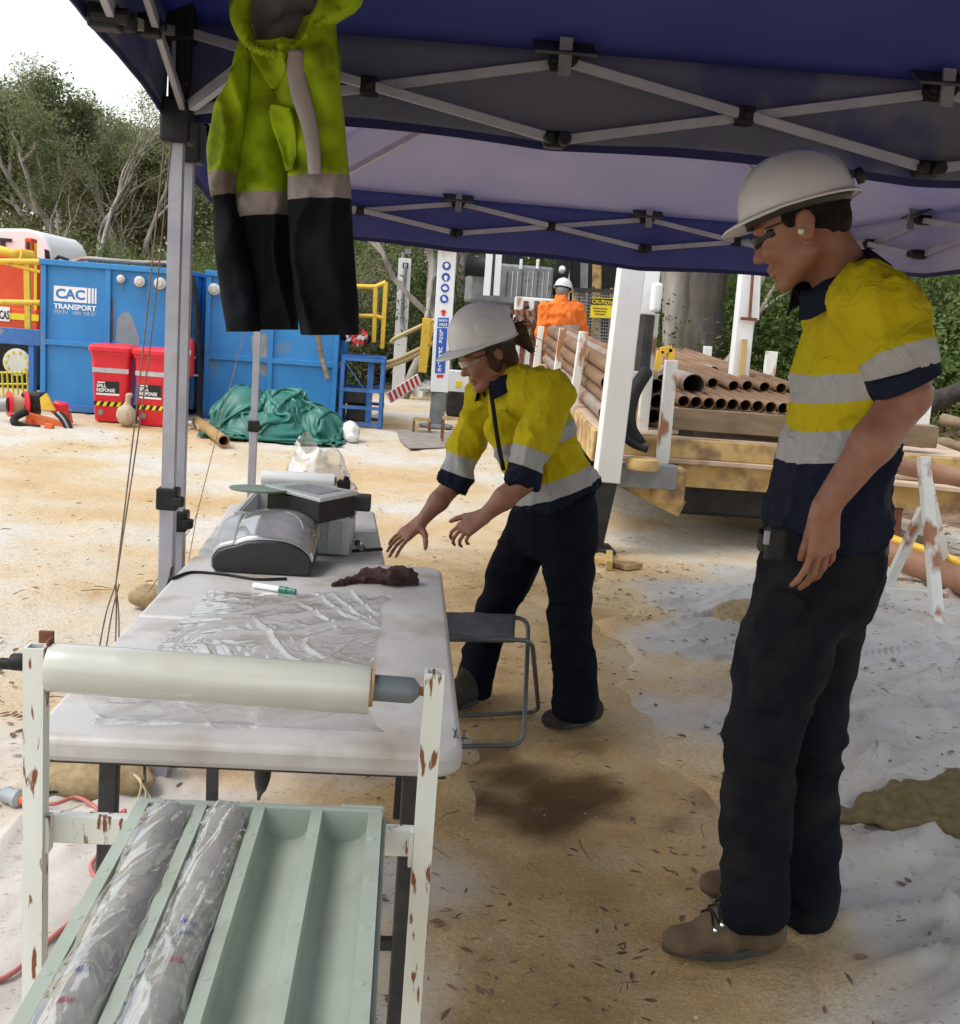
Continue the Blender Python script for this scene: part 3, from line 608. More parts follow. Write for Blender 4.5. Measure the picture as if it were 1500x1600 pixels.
MB().box((x0-.0035, (yn+yf)/2, TRZ-.02), (.007, 1.05, .012)).build('side_rail', m_tray, tr, bevel=.002)
bo = MB()
for k in range(5):
    xc = x0+rib/2+k*(cw+rib)
    for y in np.arange(yf-.10, yn, -.115): bo.lathe([(.0055, 0), (.0054, .0005), (.0045, .0007)], (xc, y, TRZ), n=14)
tag(bo.build('moulding_boss', m_tray, tr, smooth='auto'), kind='stuff')
dr = MB()
for k in (2, 3): dr.box(((xs_[k][0]+xs_[k][1])/2, yf-.06, TRZ-.0705+.0085), (.008, .003, .0012))
dr.build('drain_slot', m_black, tr)
m_core = mat('grey rock core', (.27, .26, .235), (.37, .355, .32), 18, .7, bump=.0012, bscale=60, c3=(.2, .195, .18), s3=7, t3=(.5, .7))
m_wrap = film_mat('core wrap film', gloss=.19, rough=.065, haze=.13, bump=.0007, bscale=40)
m_inkb = mat('blue marker ink', (.03, .06, .35), rough=.5); m_inkr = mat('red marker ink', (.5, .03, .08), rough=.5)
for k, (yc, lab, sd) in enumerate([(.03, 'wrapped grey rock core in the leftmost channel of the green tray', 3), (.026, 'wrapped grey rock core in the second channel, with blue and red scribble', 9)]):
    xa, xb = xs_[k]; xc = (xa+xb)/2; rr = cw/2-.006; zc = TRZ-.014; y1 = yf-.012-yc; y0 = yn+.01
    T = thing('rock_core', lab, 'rock core', (xc, (y0+y1)/2, zc-rr), 'wrapped rock cores in the tray')
    na, nc = 260, 72; yy = np.linspace(y1, y0, na); an = np.arange(nc+1)*2*math.pi/nc
    def surf(amp, off, ridg):
        G = np.zeros((na, nc+1, 3))
        for i, y in enumerate(yy):
            e = min(1, (y1-y)/.012+.55); e = math.sqrt(max(0, 1-(1-min(1, e))**2))
            p = np.stack([np.cos(an)*rr, 0*an+y, np.sin(an)*rr], -1); nz = fbm(p*14, sd)*.0022
            if ridg:
                q = np.stack([np.cos(an)*rr*22+.8*np.sin(y*9+sd), 0*an+y*2.6+an_tw*.5*an, np.sin(an)*rr*22], -1); q_b = np.stack([np.cos(an)*rr*14, 0*an+y*16+an_tw*an, np.sin(an)*rr*14], -1); mk_ = smoothstep(-.1, .3, vnoise(q_b*.35, sd+9)); rg = (1-np.abs(vnoise(q*1.4, sd+2)))**5*.0055+(1-np.abs(vnoise(q_b*1.5, sd+5)))**6*.0035*mk_+(1-np.abs(vnoise(q*3.3, sd+6)))**4*.0016; nz = nz+rg
            R = (rr+off)*e+nz; G[i] = np.stack([xc+np.cos(an)*R, 0*an+y, zc+np.sin(an)*R], -1)
        G[:, -1] = G[:, 0]; return G
    an_tw = 1.2 if k == 0 else 2.4
    mb = MB().grid(surf(0, 0, False)); mb.f.append(tuple(range(nc-1, -1, -1))); mb.m.append(0); mb.build('core', m_core, T, smooth=True)
    G = surf(0, .003, True); mb = MB().grid(G); mb.f.append(tuple(range(nc-1, -1, -1))); mb.m.append(0); mb.build('plastic_wrap', m_wrap, T, smooth=True)
    for (m_, ys) in ((m_inkb, (.58, .62) if k else (.76,)), (m_inkr, (.72,) if k else (.86,))):
        mb = MB()
        for u in ys:
            y = y1-(y1-y0)*u*.55
            for q in range(4):
                a_ = 1.35+.15*q-.3*k; mb.tube([(xc+math.cos(a_+.05*s)*(rr+.0022), y+.006*math.sin(s*2.2+q*1.7), zc+math.sin(a_+.05*s)*(rr+.0022)) for s in range(4)], .0007, 4)
        mb.build('ink_mark', m_, T)
# ------------------------------------------------------------------ clear film sheet lying on the near table
m_sheet = film_mat('clear film sheet', gloss=.11, rough=.05, haze=.09, bump=.0003, bscale=30, fres=1.0)
c_ = [PZ(135, 1135, TZ), PZ(575, 1148, TZ), PZ(606, 935, TZ), PZ(325, 925, TZ)]; K1, K2 = 190, 190
uu, vv = np.meshgrid(np.linspace(0, 1, K1), np.linspace(0, 1, K2), indexing='ij')
B_ = c_[0]*((1-uu)*(1-vv))[..., None]+c_[1]*(uu*(1-vv))[..., None]+c_[2]*(uu*vv)[..., None]+c_[3]*((1-uu)*vv)[..., None]
B_[..., 0] += .02*vnoise(B_*7, 3)*(uu*2-1); B_[..., 1] += .018*vnoise(B_*9, 6)*(vv > .5)
def ridge(p, s, pw): return (1-np.abs(vnoise(p, s)))**pw
q1 = np.stack([(B_[..., 0]*.8-B_[..., 1]*.6)*14+1.4*vnoise(B_*5, 9), (B_[..., 0]*.6+B_[..., 1]*.8)*2.2, 0*uu], -1)
q2 = np.stack([(B_[..., 0]*.85+B_[..., 1]*.5)*17+1.2*vnoise(B_*6, 19), (-B_[..., 0]*.5+B_[..., 1]*.85)*3, 0*uu], -1)
msk = smoothstep(.30, .8, uu+.3*vnoise(B_*3, 31))
B_[..., 2] = TZ+.002+.011*ridge(q1, 1, 9)*(.35+.65*msk)+.010*ridge(q2, 2, 8)*msk+.0028*ridge(q1*2.6, 3, 4)*(.3+.7*msk)+.0024*ridge(q2*3.1, 7, 4)*(.4+.6*msk)+.0011*ridge(q1*5.5, 8, 3)+.0026*ridge(np.stack([B_[..., 0]*5+2*vnoise(B_*4, 44), B_[..., 1]*26+1.5*vnoise(B_*6, 45), 0*uu], -1), 46, 5)*(.3+.7*(vnoise(B_*3.1, 47) > -.1))
tag(MB().grid(B_).build('film_sheet', m_sheet, smooth=True), 'crumpled clear plastic film sheet spread on the near table', 'plastic film')
# the film hanging from the roll to the table
F0 = np.linspace(0, 1, 50); Gf = np.zeros((50, 24, 3))
for j, v in enumerate(np.linspace(0, 1, 24)):
    top = (ra_+d_*.02)[None]+(d_*(np.linalg.norm(rb_-ra_)-.03))[None]*F0[:, None]; bot = np.stack([-.50+.50*F0, np.full(50, 1.86), np.full(50, TZ+.006)], 1)
    Gf[:, j] = top*(1-v)+bot*v+V3(0, .034*(1-v), -.012*(1-v))-V3(0, 0, .05)*math.sin(math.pi*v)*.35; Gf[:, j, 1] += .006*ridge(np.stack([F0*9+v*2, 0*F0+v*2, 0*F0], -1), 8, 5)
tag(MB().grid(Gf).build('loose_film', film_mat('loose film end', gloss=.01, rough=.12, haze=.035, bump=.002, bscale=20), smooth=True), 'loose clear film end hanging from the roll to the table', 'plastic film')
# ------------------------------------------------------------------ things on the tables
mk0, mk1 = PZ(394, 914, TZ+.009), PZ(464, 925, TZ+.009); dm = unit(mk1-mk0); Lm = .125; mk0 = (mk0+mk1)/2-dm*Lm/2
mk = thing('marker_pen', 'white marker pen with green cap on the near table', 'marker', (mk0+mk1)/2)
MB().lathe([(.006, 0), (.008, .002), (.008, Lm*.63)], mk0, dm, 16).build('barrel', m_white, mk, smooth='auto')
MB().lathe([(.0092, Lm*.62), (.0095, Lm*.8), (.0075, Lm*.81), (.007, Lm)], mk0, dm, 16).build('cap', mat('green marker cap', (.01, .16, .10), rough=.35), mk, smooth='auto')
# brown rag
s = SDF(); q_ = lambda x, y, z=0: PZ(x, y, TZ+z)
s.cone(q_(520, 914, .006), q_(570, 902, .012), .007, .016, .02).cone(q_(570, 902, .014), q_(640, 904, .018), .018, .021, .02).cone(q_(575, 892, .03), q_(610, 900, .03), .014, .02, .015).ell(q_(622, 900, .024), (.035, .03, .028), k=.02).ell(q_(640, 902, .02), (.02, .024, .022), k=.015).cone(q_(600, 905, .01), q_(645, 909, .008), .012, .009, .015)
v, f = s.mesh(.004, lambda v: .007*(1-np.abs(vnoise(v*np.array([30, 60, 60]), 4)))**3+.004*fbm(v*70, 8)-.004)
v[:, 2] = np.maximum(v[:, 2], TZ+.001)
tag(np_mesh('rag', v, f, mat('dark brown rag', (.035, .016, .014), (.055, .026, .022), 50, .95, bump=.001)), 'crumpled dark brown rag at the far right of the near table', 'rag')
# sealing machine
mc = thing('sealing_machine', 'black and silver table-top sealing machine at the far end of the near table', 'machine', PZ(410, 895, TZ))
yF = PZ(408, 899, TZ)[1]+.005; yB = yF+.215
fp = [P(x, y, yF) for x, y in [(336, 899), (484, 901), (487, 880), (481, 868), (466, 856), (445, 848), (415, 845), (385, 847), (366, 853), (352, 856), (340, 860), (331, 872), (331, 888)]]
fp = [V3(p[0], yF, max(p[2], TZ+.002)) for p in fp]
MB().prism(fp, (0, yB-yF, 0)).build('housing', mat('black machine plastic', (.014, .015, .017), (.02, .021, .024), 30, .38), mc, bevel=.014, seg=3, smooth='auto')
m_silver = mat('grey machine shell', (.28, .29, .30), (.34, .35, .36), 20, .3, .2); m_clear = mat('clear cover with painted reflections', (.22, .225, .23), (.5, .5, .5), 7, .10, .5, coat=.8)  # pale tones of the clear cover stand for bright reflections
def arch(lo, hi, m_, nm, z_off, ysh):
    sel = [fp[i] for i in range(lo, hi)]; G = np.zeros((len(sel)*4, 10, 3)); pp = catmull(sel, 4); ctr = V3((fp[0][0]+fp[1][0])/2, yF, TZ)
    G = np.zeros((len(pp), 10, 3))
    for j, t in enumerate(np.linspace(0, 1, 10)):
        k = 1+z_off*(.18+1.0*t); G[:, j] = ctr+(pp-ctr)*k; G[:, j, 2] += .05*math.sin(math.pi*.62*t)*np.clip((pp[:, 2]-TZ)/.06, 0, 1); G[:, j, 1] = yF+ysh+(yB-yF-ysh+.004)*t
    MB().grid(G[::-1]).build(nm, m_, mc, smooth=True, solid=.004)
arch(2, 9, m_clear, 'clear_cover', .05, .006); arch(8, 13, m_silver, 'side_shell', .06, .012)
# grey tub
zt = TZ+.002
b0, b1 = PZ(366, 864, zt), PZ(545, 866, zt); yN = (b0[1]+b1[1])/2+.02
tb = thing('storage_tub', 'light grey ribbed plastic tub on the farther table', 'tub', (( b0[0]+b1[0])/2, yN+.2, TZ))
m_tub = mat('light grey tub plastic', (.44, .45, .46), (.5, .51, .52), 5, .45, c3=(.36, .35, .33), s3=6, t3=(.6, .8))
X0, X1, Y0, Y1, Z1 = b0[0], b1[0], yN, yN+.40, TZ+.118
def wall(n_, lo, hi): MB().box2(lo, hi).build(n_, m_tub, tb, bevel=.003)
wall('front_wall', (X0, Y0, zt), (X1, Y0+.006, Z1)); wall('back_wall', (X0, Y1-.006, zt), (X1, Y1, Z1)); wall('side_wall', (X0, Y0+.0065, zt), (X0+.006, Y1-.0065, Z1)); wall('side_wall', (X1-.006, Y0+.0065, zt), (X1, Y1-.0065, Z1)); wall('floor_panel', (X0+.0065, Y0+.0065, zt), (X1-.0065, Y1-.0065, zt+.006))
MB().box2((X0-.012, Y0-.012, Z1-.012), (X1+.012, Y0, Z1+.003)).box2((X1, Y0, Z1-.012), (X1+.012, Y1, Z1+.003)).box2((X0-.012, Y0, Z1-.012), (X0, Y1, Z1+.003)).build('rim', m_tub, tb, bevel=.002)
for k in range(8):
    x = X0+.02+(X1-X0-.04)*k/7; MB().box2((x-.003, Y0-.009, zt+.004), (x+.003, Y0-.0005, Z1-.0125)).build('rib', m_tub, tb)
MB().box2((X0+.17, Y0-.007, zt+.055), (X1-.07, Y0-.0005, zt+.062)).build('ledge', m_tub, tb)
# bag sticking out of the tub
m_bag = film_mat('crumpled bag film', gloss=.2, rough=.08, haze=.38, bump=.002, bscale=50)
def bag(name, label, base, tips, seed, cat='plastic bag'):
    base = np.array(base, float); G = []; K = 46
    for j in range(26):
        t = j/25; row = []
        for i in range(K):
            a = 2*math.pi*i/(K-1); u = a/(2*math.pi)*len(tips); i0 = int(u) % len(tips); fr_ = u-int(u); hgt = tips[i0]*(1-fr_)+tips[(i0+1) % len(tips)]*fr_
            r = .105*(1-.5*t)+.012*(1-abs(vnoise(np.array([[math.cos(a)*4, math.sin(a)*4, t*3+seed]]), seed)[0]))**3
            row.append(base+V3(math.cos(a)*r*1.5, math.sin(a)*r, hgt*t))
        G.append(row)
    G = np.array(G); G += .008*np.stack([vnoise(G*28, seed), vnoise(G*28, seed+1), vnoise(G*28, seed+2)], -1); G[:, -1] = G[:, 0]
    return tag(MB().grid(G).build(name, m_bag, smooth=True), label, cat)
bag('plastic_bag', 'clear crumpled plastic bag standing up at the far end of the farther table', V3(*PZ(492, 775, TZ)[:2], TZ+.002)+V3(0, .18, 0), [.11, .19, .15, .24, .20, .15, .18, .11], 3)
s = SDF(); s.cone(P(424, 778, Y0+.12), P(462, 800, Y0+.1), .012, .045, .02).ell(P(470, 803, Y0+.09), (.05, .05, .03), k=.02)
v, f = s.mesh(.006, lambda v: .012*(1-np.abs(vnoise(v*26, 4)))**3-.004)
tag(np_mesh('plastic_bag', v, f, mat('milky bag plastic', (.55, .56, .56), (.66, .67, .67), 20, .3, coat=.3)), 'milky plastic bag stuffed in the grey tub', 'plastic bag')
# black case with flat silver lid lying across the tub
cs_ = thing('instrument_case', 'black instrument case with a flat silver lid lying across the tub', 'case', (X0+.2, Y0+.2, Z1))
pq = [(412, 757), (482, 752), (563, 768), (501, 780)]; zt2 = TZ+.20
ld = [PZ(x, y, zt2) for x, y in pq]; cm = sum(ld)/4
MB().prism([cm+(p-cm)*.97-V3(0, 0, .012) for p in ld], (0, 0, .012)).build('lid', mat('silver lid', (.40, .41, .42), (.5, .51, .52), 9, .25, .5), cs_, bevel=.003)
MB().prism([cm+(p-cm)*.93-V3(0, 0, .078) for p in ld], (0, 0, .0655)).build('case_body', m_black, cs_, bevel=.006)
MB().prism([cm+(p-cm)*k_ + V3(0, 0, .0005) for p, k_ in zip(ld, (.6, .6, .6, .6))], (0, 0, .001)).build('lid_panel', m_grey, cs_)
MB().box(PZ(562, 775, zt2-.03)+V3(.012, .0, -.02), (.05, .06, .05)).build('end_block', m_dark, cs_, bevel=.006)
gd = PZ(394, 764, zt2-.006); tag(MB().lathe([(.001, 0), (.085, 0), (.09, .004), (.09, .007), (.001, .009)], gd+V3(.02, .01, -.004), (0, .05, 1), 40).build('plastic_disc', mat('grey green plastic', (.13, .19, .13), (.17, .23, .17), 10, .4), smooth='auto'), 'flat grey-green disc poking out from under the silver lid', 'disc')
r0, r1 = P(410, 746, Y0+.42), P(524, 752, Y0+.40); dz = V3(0, 0, TZ+.12+.027)
rl = thing('film_roll', 'smaller white film roll behind the black case on the farther table', 'film roll', (r0+r1)/2)
d2 = unit(r1-r0); L2 = np.linalg.norm(r1-r0)
MB().lathe([(.022, -.002), (.026, 0), (.026, L2), (.012, L2+.0005)], r0, d2, 26).build('film', mat('white film', (.7, .71, .71), (.76, .77, .77), 4, .25, coat=.4), rl, smooth='auto'); MB().pipe(r1-d2*.01, r1+d2*.003, .014, .010, 18).build('cardboard_core', MATS['cardboard'], rl)
tag(MB().box(P(537, 758, Y0+.40), (.045, .04, .035)).box(P(541, 751, Y0+.40), (.02, .02, .03)).build('tape_dispenser', m_navy if False else m_black, bevel=.006), 'small dark tape dispenser beside the white film roll', 'dispenser')
th = thing('torch', 'short chrome torch standing on the farther table', 'torch', PZ(562, 858, TZ)); e0, e1 = PZ(566, 857, TZ+.014), PZ(556, 845, TZ+.05)
m_chrome = mat('chrome', (.55, .55, .56), rough=.12, metal=1); MB().lathe([(.010, 0), (.0125, .004), (.0125, .05), (.010, .055)], e0, e1-e0, 20).build('barrel', m_chrome, th, smooth='auto'); MB().lathe([(.0085, -.001), (.0085, .001)], e0, e1-e0, 18).build('lens', m_black, th)
tag(MB().beam(PZ(551, 861, TZ+.006), PZ(597, 858, TZ+.006), .012, .01).build('black_rod', m_black, bevel=.002), 'thin black rod lying by the chrome torch on the farther table', 'rod')
# power cable, plug and red lead
cab = [PZ(448, 904, TZ+.005), PZ(400, 905, TZ+.004), PZ(355, 898, TZ+.004), PZ(300, 894, TZ+.004), PZ(268, 904, TZ+.004), V3(-.625, 3.0, TZ-.01), V3(-.66, 2.85, .45), P(226, 1200, 2.75), PZ(218, 1222, .035), PZ(140, 1232, .04), PZ(30, 1242, .035)]
tag(MB().tube(catmull(cab, 8), .0042, 7).build('power_cable', m_black, smooth=True), 'black power cable from the sealing machine over the table edge to the plug', 'cable')
pg = thing('extension_plug', 'grey and orange extension plug on the pale ground cloth', 'plug', PZ(22, 1250, 0)); g0, g1 = PZ(4, 1240, .03), PZ(46, 1253, .03); gd_ = unit(g1-g0)
m_plugclear = mat('smoky plug plastic', (.2, .23, .25), (.3, .32, .34), 9, .25, coat=.4)
MB().lathe([(.012, 0), (.022, .006), (.026, .02), (.024, .045), (.027, .05), (.027, .065), (.016, .075)], g0, gd_, 22).build('socket', m_plugclear, pg, smooth='auto'); MB().lathe([(.014, .073), (.015, .09), (.009, .105)], g0, gd_, 16).build('collar', mat('orange plug plastic', (.75, .10, .02), rough=.4), pg, smooth='auto'); MB().lathe([(.009, -.02), (.012, 0)], g0, gd_, 12).build('strain_relief', m_black, pg, smooth='auto')
m_redlead = mat('faded red lead', (.40, .11, .09), (.46, .16, .13), 20, .55)
rd = [PZ(48, 1254, .035), PZ(85, 1256, .04), PZ(120, 1246, .04), PZ(150, 1262, .04), PZ(170, 1283, .04), PZ(195, 1268, .04), PZ(150, 1340, .04), PZ(142, 1355, .04), PZ(150, 1400, .04), PZ(60, 1483, .04), PZ(20, 1520, .04), PZ(-40, 1550, .04)]
tag(MB().tube(catmull(rd, 8), .006, 8).build('extension_lead', m_redlead, smooth=True), 'faded red extension lead snaking under the rusty stand', 'lead')
# ------------------------------------------------------------------ folding stool
sg = thing('folding_stool', 'folding stool with dark fabric seat beside the near table', 'stool', PZ(770, 1140, 0))
m_stl = mat('grey green stool tube', (.10, .105, .11), (.14, .145, .15), 15, .4, .3); m_seat = mat('dark grey stool fabric', (.055, .055, .068), (.08, .08, .095), 30, .85, bump=.001, bscale=200)
FBl, FBr = PZ(676, 1121, .012), PZ(837, 1112, .012); FFl, FFr = PZ(676, 1167, .012), PZ(818, 1164, .012)
SZ = .40; SBl, SBr = PZ(690, 961, SZ), PZ(826, 966, SZ); SFl, SFr = PZ(684, 997, SZ), PZ(826, 1000, SZ)
def uframe(tl, trr, br, bl):
    r = .05; out = []
    P4 = [tl, trr, br, bl]
    for i in range(4):
        p = P4[i]; a = unit(P4[i-1]-p); b = unit(P4[(i+1) % 4]-p)
        for t in np.linspace(0, 1, 6): out.append((1-t)**2*(p+a*r)+2*t*(1-t)*p+t*t*(p+b*r))
    out.append(out[0]); return np.array(out)
MB().tube(uframe(SBl, SBr, FFr, FFl), .0085, 10).build('frame', m_stl, sg, smooth=True); MB().tube(uframe(SFl, SFr+V3(.012, 0, 0), FBr+V3(.012, 0, 0), FBl), .0085, 10).build('frame', m_stl, sg, smooth=True)
K = 14; G = np.zeros((K, K, 3)); e = .05
for i in range(K):
    for j in range(K):
        u, v = i/(K-1), j/(K-1); a = SFl+(SFr-V3(e, 0, 0)-SFl)*u; b = SBl+(SBr-V3(e, 0, 0)-SBl)*u; G[i, j] = a+(b-a)*v+V3(0, 0, .011-.03*math.sin(math.pi*v)+.003*math.sin(9*u+4*v))
MB().grid(G).build('seat', m_seat, sg, smooth=True, solid=.004)
for A_, B_2 in ((SFl, SFr), (SBl, SBr)): MB().cyl(A_, B_2-V3(e, 0, 0), .0125, 12).build('seat_sleeve', m_seat, sg, smooth='auto')
# ------------------------------------------------------------------ sand bags
def sack(label, parts, amp=.012, m_=None, name='sand_bag', group=None, fold=None, h=.012):
    s = SDF()
    for p in parts:
        if len(p) == 2: s.ell(p[0], p[1], k=.04)
        else: s.cone(p[0], p[1], p[2], p[3], .03, (0, 0, 1), .55)
    v, f = s.mesh(h, lambda v: amp*(1-np.abs(vnoise(v*np.array(fold or (7, 12, 9)), 4)))**3+amp*.5*fbm(v*16, 8)-amp*.4)
    v[:, 2] = np.maximum(v[:, 2], .004)
    return tag(np_mesh(name, v, f, m_ or m_burlap), label, 'sack', group)
c = PZ(140, 1205, .06); sack('burlap sand bag on the pale cloth behind the rusty stand', [(c, (.17, .11, .075)), (c+V3(.10, -.02, -.01), (.09, .08, .06)), (c+V3(-.1, .02, -.01), (.1, .1, .06)), (c+V3(.13, -.04, 0), c+V3(.18, -.05, .0), .04, .03)])
mb = MB()
for k in range(3): mb.tube(catmull([c+V3(.15, -.075, .03), c+V3(.18+.012*k, -.11, .02-.02*k), c+V3(.17+.02*k, -.12, -.045)], 5), .003, 5)
tag(mb.build('tie_string', mat('pale string', (.5, .42, .28), rough=.9)), 'pale tie string on the mouth of the left burlap bag', 'string')
c = PZ(244, 1192, .04); tag(sack('x', [(c, (.045, .05, .045))], .004), 'small brown weight bag between the two tent feet', 'weight')
c = PZ(1445, 1265, .06); sack('burlap sack with a twisted neck lying on the wrinkled cloth behind the standing man', [(c+V3(0, 0, -.015), (.22, .14, .062)), (c+V3(.16, .05, .0), (.18, .14, .075)), (c+V3(-.13, -.01, -.02), c+V3(-.24, .0, -.04), .07, .03), (c+V3(-.24, 0, -.04), c+V3(-.33, .02, -.045), .028, .02)], .034, mat('olive sack cloth', (.135, .105, .05), (.19, .15, .08), 30, .95, spec=.1, bump=.0015, bscale=160), fold=(4, 11, 6))
c = PZ(1150, 962, .06); sack('burlap sack half hidden by the standing man leg', [(c, (.13, .12, .075)), (c+V3(.12, .03, 0), (.15, .12, .08)), (c+V3(-.06, -.05, -.02), (.07, .07, .05))], .012)
c = PZ(230, 932, .05); sack('small dirty sand bag on the sand left of the tables', [(c, (.1, .07, .06)), (c+V3(.06, .05, 0), (.07, .07, .05))], .01)
# ------------------------------------------------------------------ hi-vis jacket hanging from the near truss
JY = 2.82
jk = thing('hanging_jacket', 'dirty lime and navy hi-vis rain jacket hanging from the tent truss', 'jacket', P(440, 500, JY))
def band_mat(name, stops, rough=.7, dirt=.5, axis='band', bump=.0015, bs=45, dirtcol=(.12, .10, .03), sh=0, trans=0):
    m = bpy.data.materials.new(name); MATS[name] = m; m.use_nodes = True; t = m.node_tree; N = t.nodes.new; L = t.links.new; b = t.nodes['Principled BSDF']
    at = N('ShaderNodeAttribute'); at.attribute_name = axis; r = N('ShaderNodeValToRGB'); r.color_ramp.interpolation = 'CONSTANT'; e = r.color_ramp.elements
    while len(e) < len(stops): e.new(.5)
    for k, (p, c) in enumerate(stops): e[k].position = p; e[k].color = (*c, 1)
    L(at.outputs['Fac'], r.inputs[0]); tc = N('ShaderNodeTexCoord'); n = N('ShaderNodeTexNoise'); n.inputs['Scale'].default_value = 9; n.inputs['Detail'].default_value = 7; L(tc.outputs['Object'], n.inputs['Vector'])
    mr = N('ShaderNodeMapRange'); mr.inputs[1].default_value = .46; mr.inputs[2].default_value = .72; mr.inputs[4].default_value = dirt; L(n.outputs['Fac'], mr.inputs[0])
    mx = N('ShaderNodeMix'); mx.data_type = 'RGBA'; mx.blend_type = 'MULTIPLY'; L(mr.outputs[0], mx.inputs[0]); L(r.outputs[0], mx.inputs[6]); mx.inputs[7].default_value = (*[min(1, q*4) for q in dirtcol], 1); L(mx.outputs[2], b.inputs['Base Color'])
    n2 = N('ShaderNodeTexNoise'); n2.inputs['Scale'].default_value = bs; n2.inputs['Detail'].default_value = 4; L(tc.outputs['Object'], n2.inputs['Vector']); bp = N('ShaderNodeBump'); bp.inputs['Distance'].default_value = bump; L(n2.outputs['Fac'], bp.inputs['Height']); L(bp.outputs[0], b.inputs['Normal'])
    b.inputs['Roughness'].default_value = rough; b.inputs['Specular IOR Level'].default_value = .15
    return m
LIME = (.30, .43, .01); JT = (.29, .25, .25); JN = (.005, .006, .010)
m_jack = band_mat('lime and navy jacket cloth', [(0, LIME), (.4, JT), (.6, JN)], .75, .9, dirtcol=(.055, .05, .022))
def jpiece(name, rows, dy, depth, y_t0, y_t1, seed, tilt_=0, n=40):
    # rows: (pixel y, left x, right x) down the piece; band attribute crosses .4 at y_t0 and .6 at y_t1
    rows = np.array(rows, float); ys2 = np.linspace(rows[0, 0], rows[-1, 0], 60); Y = JY+dy; vs = []; at = []; an = np.arange(n)*2*math.pi/n
    for y in ys2:
        l, r = np.interp(y, rows[:, 0], rows[:, 1]), np.interp(y, rows[:, 0], rows[:, 2]); pa, pb = P(l, y, Y), P(r, y, Y); c = (pa+pb)/2; hw = (pb-pa)/2
        ca, sa = np.cos(an), np.sin(an); ring = c+np.sign(ca)[:, None]*(np.abs(ca)**.8)[:, None]*hw+(np.sign(sa)*np.abs(sa)**.8*depth)[:, None]*V3(0, 1, 0)
        q = np.stack([ring[:, 0]*17+.5*np.sin(y*.02), ring[:, 1]*10, ring[:, 2]*2.6], -1); ring[:, 1] -= np.sign(-sa)*.045*((1-np.abs(vnoise(q, seed)))**3-.2)*np.abs(sa)+.014*fbm(ring*13, seed+3)*np.abs(sa)-.006; ring[:, 0] += .005*vnoise(ring*14, seed+6)
        vs.append(ring); yy = y+tilt_*(ca*.5); at.append(np.where(yy < y_t0, .4*yy/y_t0*.9, np.where(yy < y_t1, .4+.2*(yy-y_t0)/(y_t1-y_t0), .6+.3*(yy-y_t1)/300)))
    vs = np.concatenate(vs); at = np.concatenate(at); k = len(ys2); q = np.array([(i*n+j, (i+1)*n+j, (i+1)*n+(j+1) % n, i*n+(j+1) % n) for i in range(k-1) for j in range(n)])
    return np_mesh(name, vs, q, m_jack, jk, attrs={'band': at})
jpiece('sleeve', [(95, 372, 392), (130, 352, 388), (165, 334, 384), (230, 325, 376), (300, 329, 366), (400, 338, 385), (480, 347, 405), (518, 352, 408)], -.02, .04, 270, 304, 11, 4)
jpiece('front_panel', [(40, 378, 440), (110, 362, 448), (160, 352, 456), (230, 354, 452), (300, 360, 450), (340, 368, 452), (430, 384, 460), (515, 358, 463)], .025, .045, 302, 336, 23, 6)
jpiece('body_panel', [(30, 470, 526), (80, 452, 532), (140, 428, 532), (200, 440, 537), (270, 449, 545), (310, 449, 549), (400, 452, 556), (470, 462, 559), (523, 470, 560)], -.05, .055, 274, 310, 37, 4)
jpiece('folded_flap', [(165, 422, 440), (175, 420, 470), (200, 425, 474), (235, 437, 470), (268, 446, 464)], -.085, .018, 400, 500, 41)
pj = lambda x, y, d=-.04: P(x, y, JY+d)
jpiece('collar_point', [(64, 378, 486), (72, 386, 478), (84, 392, 468), (104, 402, 456), (122, 412, 444), (139, 422, 428)], -.085, .02, 400, 500, 51)
jpiece('hood_edge', [(-20, 360, 392), (10, 358, 390), (35, 362, 390), (55, 370, 396), (78, 386, 412)], -.075, .022, 400, 500, 53)
jpiece('hood_edge', [(-20, 500, 575), (4, 496, 567), (16, 490, 556), (28, 482, 536), (45, 472, 508), (64, 456, 486), (78, 440, 466)], -.08, .022, 400, 500, 57)
ge = catmull([pj(384, 60, -.10), pj(396, 74, -.105), pj(420, 82, -.11), pj(448, 80, -.11), pj(474, 62, -.105), pj(500, 36, -.10), pj(530, 16, -.095)], 9); np_ = MB().tube(ge, .0095+.0028*np.sin(np.arange(len(ge))*1.9), 9); np_.build('gathered_edge', mat('lime gathered edge', LIME, (.20, .28, .01), 20, .8, spec=.15, bump=.002), jk, smooth=True)
hl = SDF(); hl.ell(pj(445, 10, .03), (.085, .04, .14), k=.02).cone(pj(410, 0, .03), pj(420, 60, .01), .04, .035, .02).cone(pj(430, 60, .0), pj(470, 40, .0), .035, .035)
v, f = hl.mesh(.006, lambda v: .012*(1-np.abs(vnoise(v*np.array([22, 20, 6]), 9)))**3-.003); np_mesh('lining', v, f, mat('grey jacket lining', (.13, .125, .11), (.19, .18, .165), 14, .8), jk)
tp = np.array([(462, 78), (462, 110), (470, 150), (482, 190), (489, 230), (492, 272)], float); wd = np.array([10, 14, 15, 13, 11, 10.])
tpc = catmull(tp, 6); wdc = np.interp(np.linspace(0, 1, len(tpc)), np.linspace(0, 1, 6), wd); G = np.array([[P(x+w_*u, y, JY-.135-.006*(1-u*u)) for u in np.linspace(-1, 1, 7)] for (x, y), w_ in zip(tpc, wdc)])
MB().grid(G).build('reflective_strip', mat('dirty jacket tape', JT, (.34, .3, .3), 18, .5, bump=.001), jk, smooth=True, solid=.003)
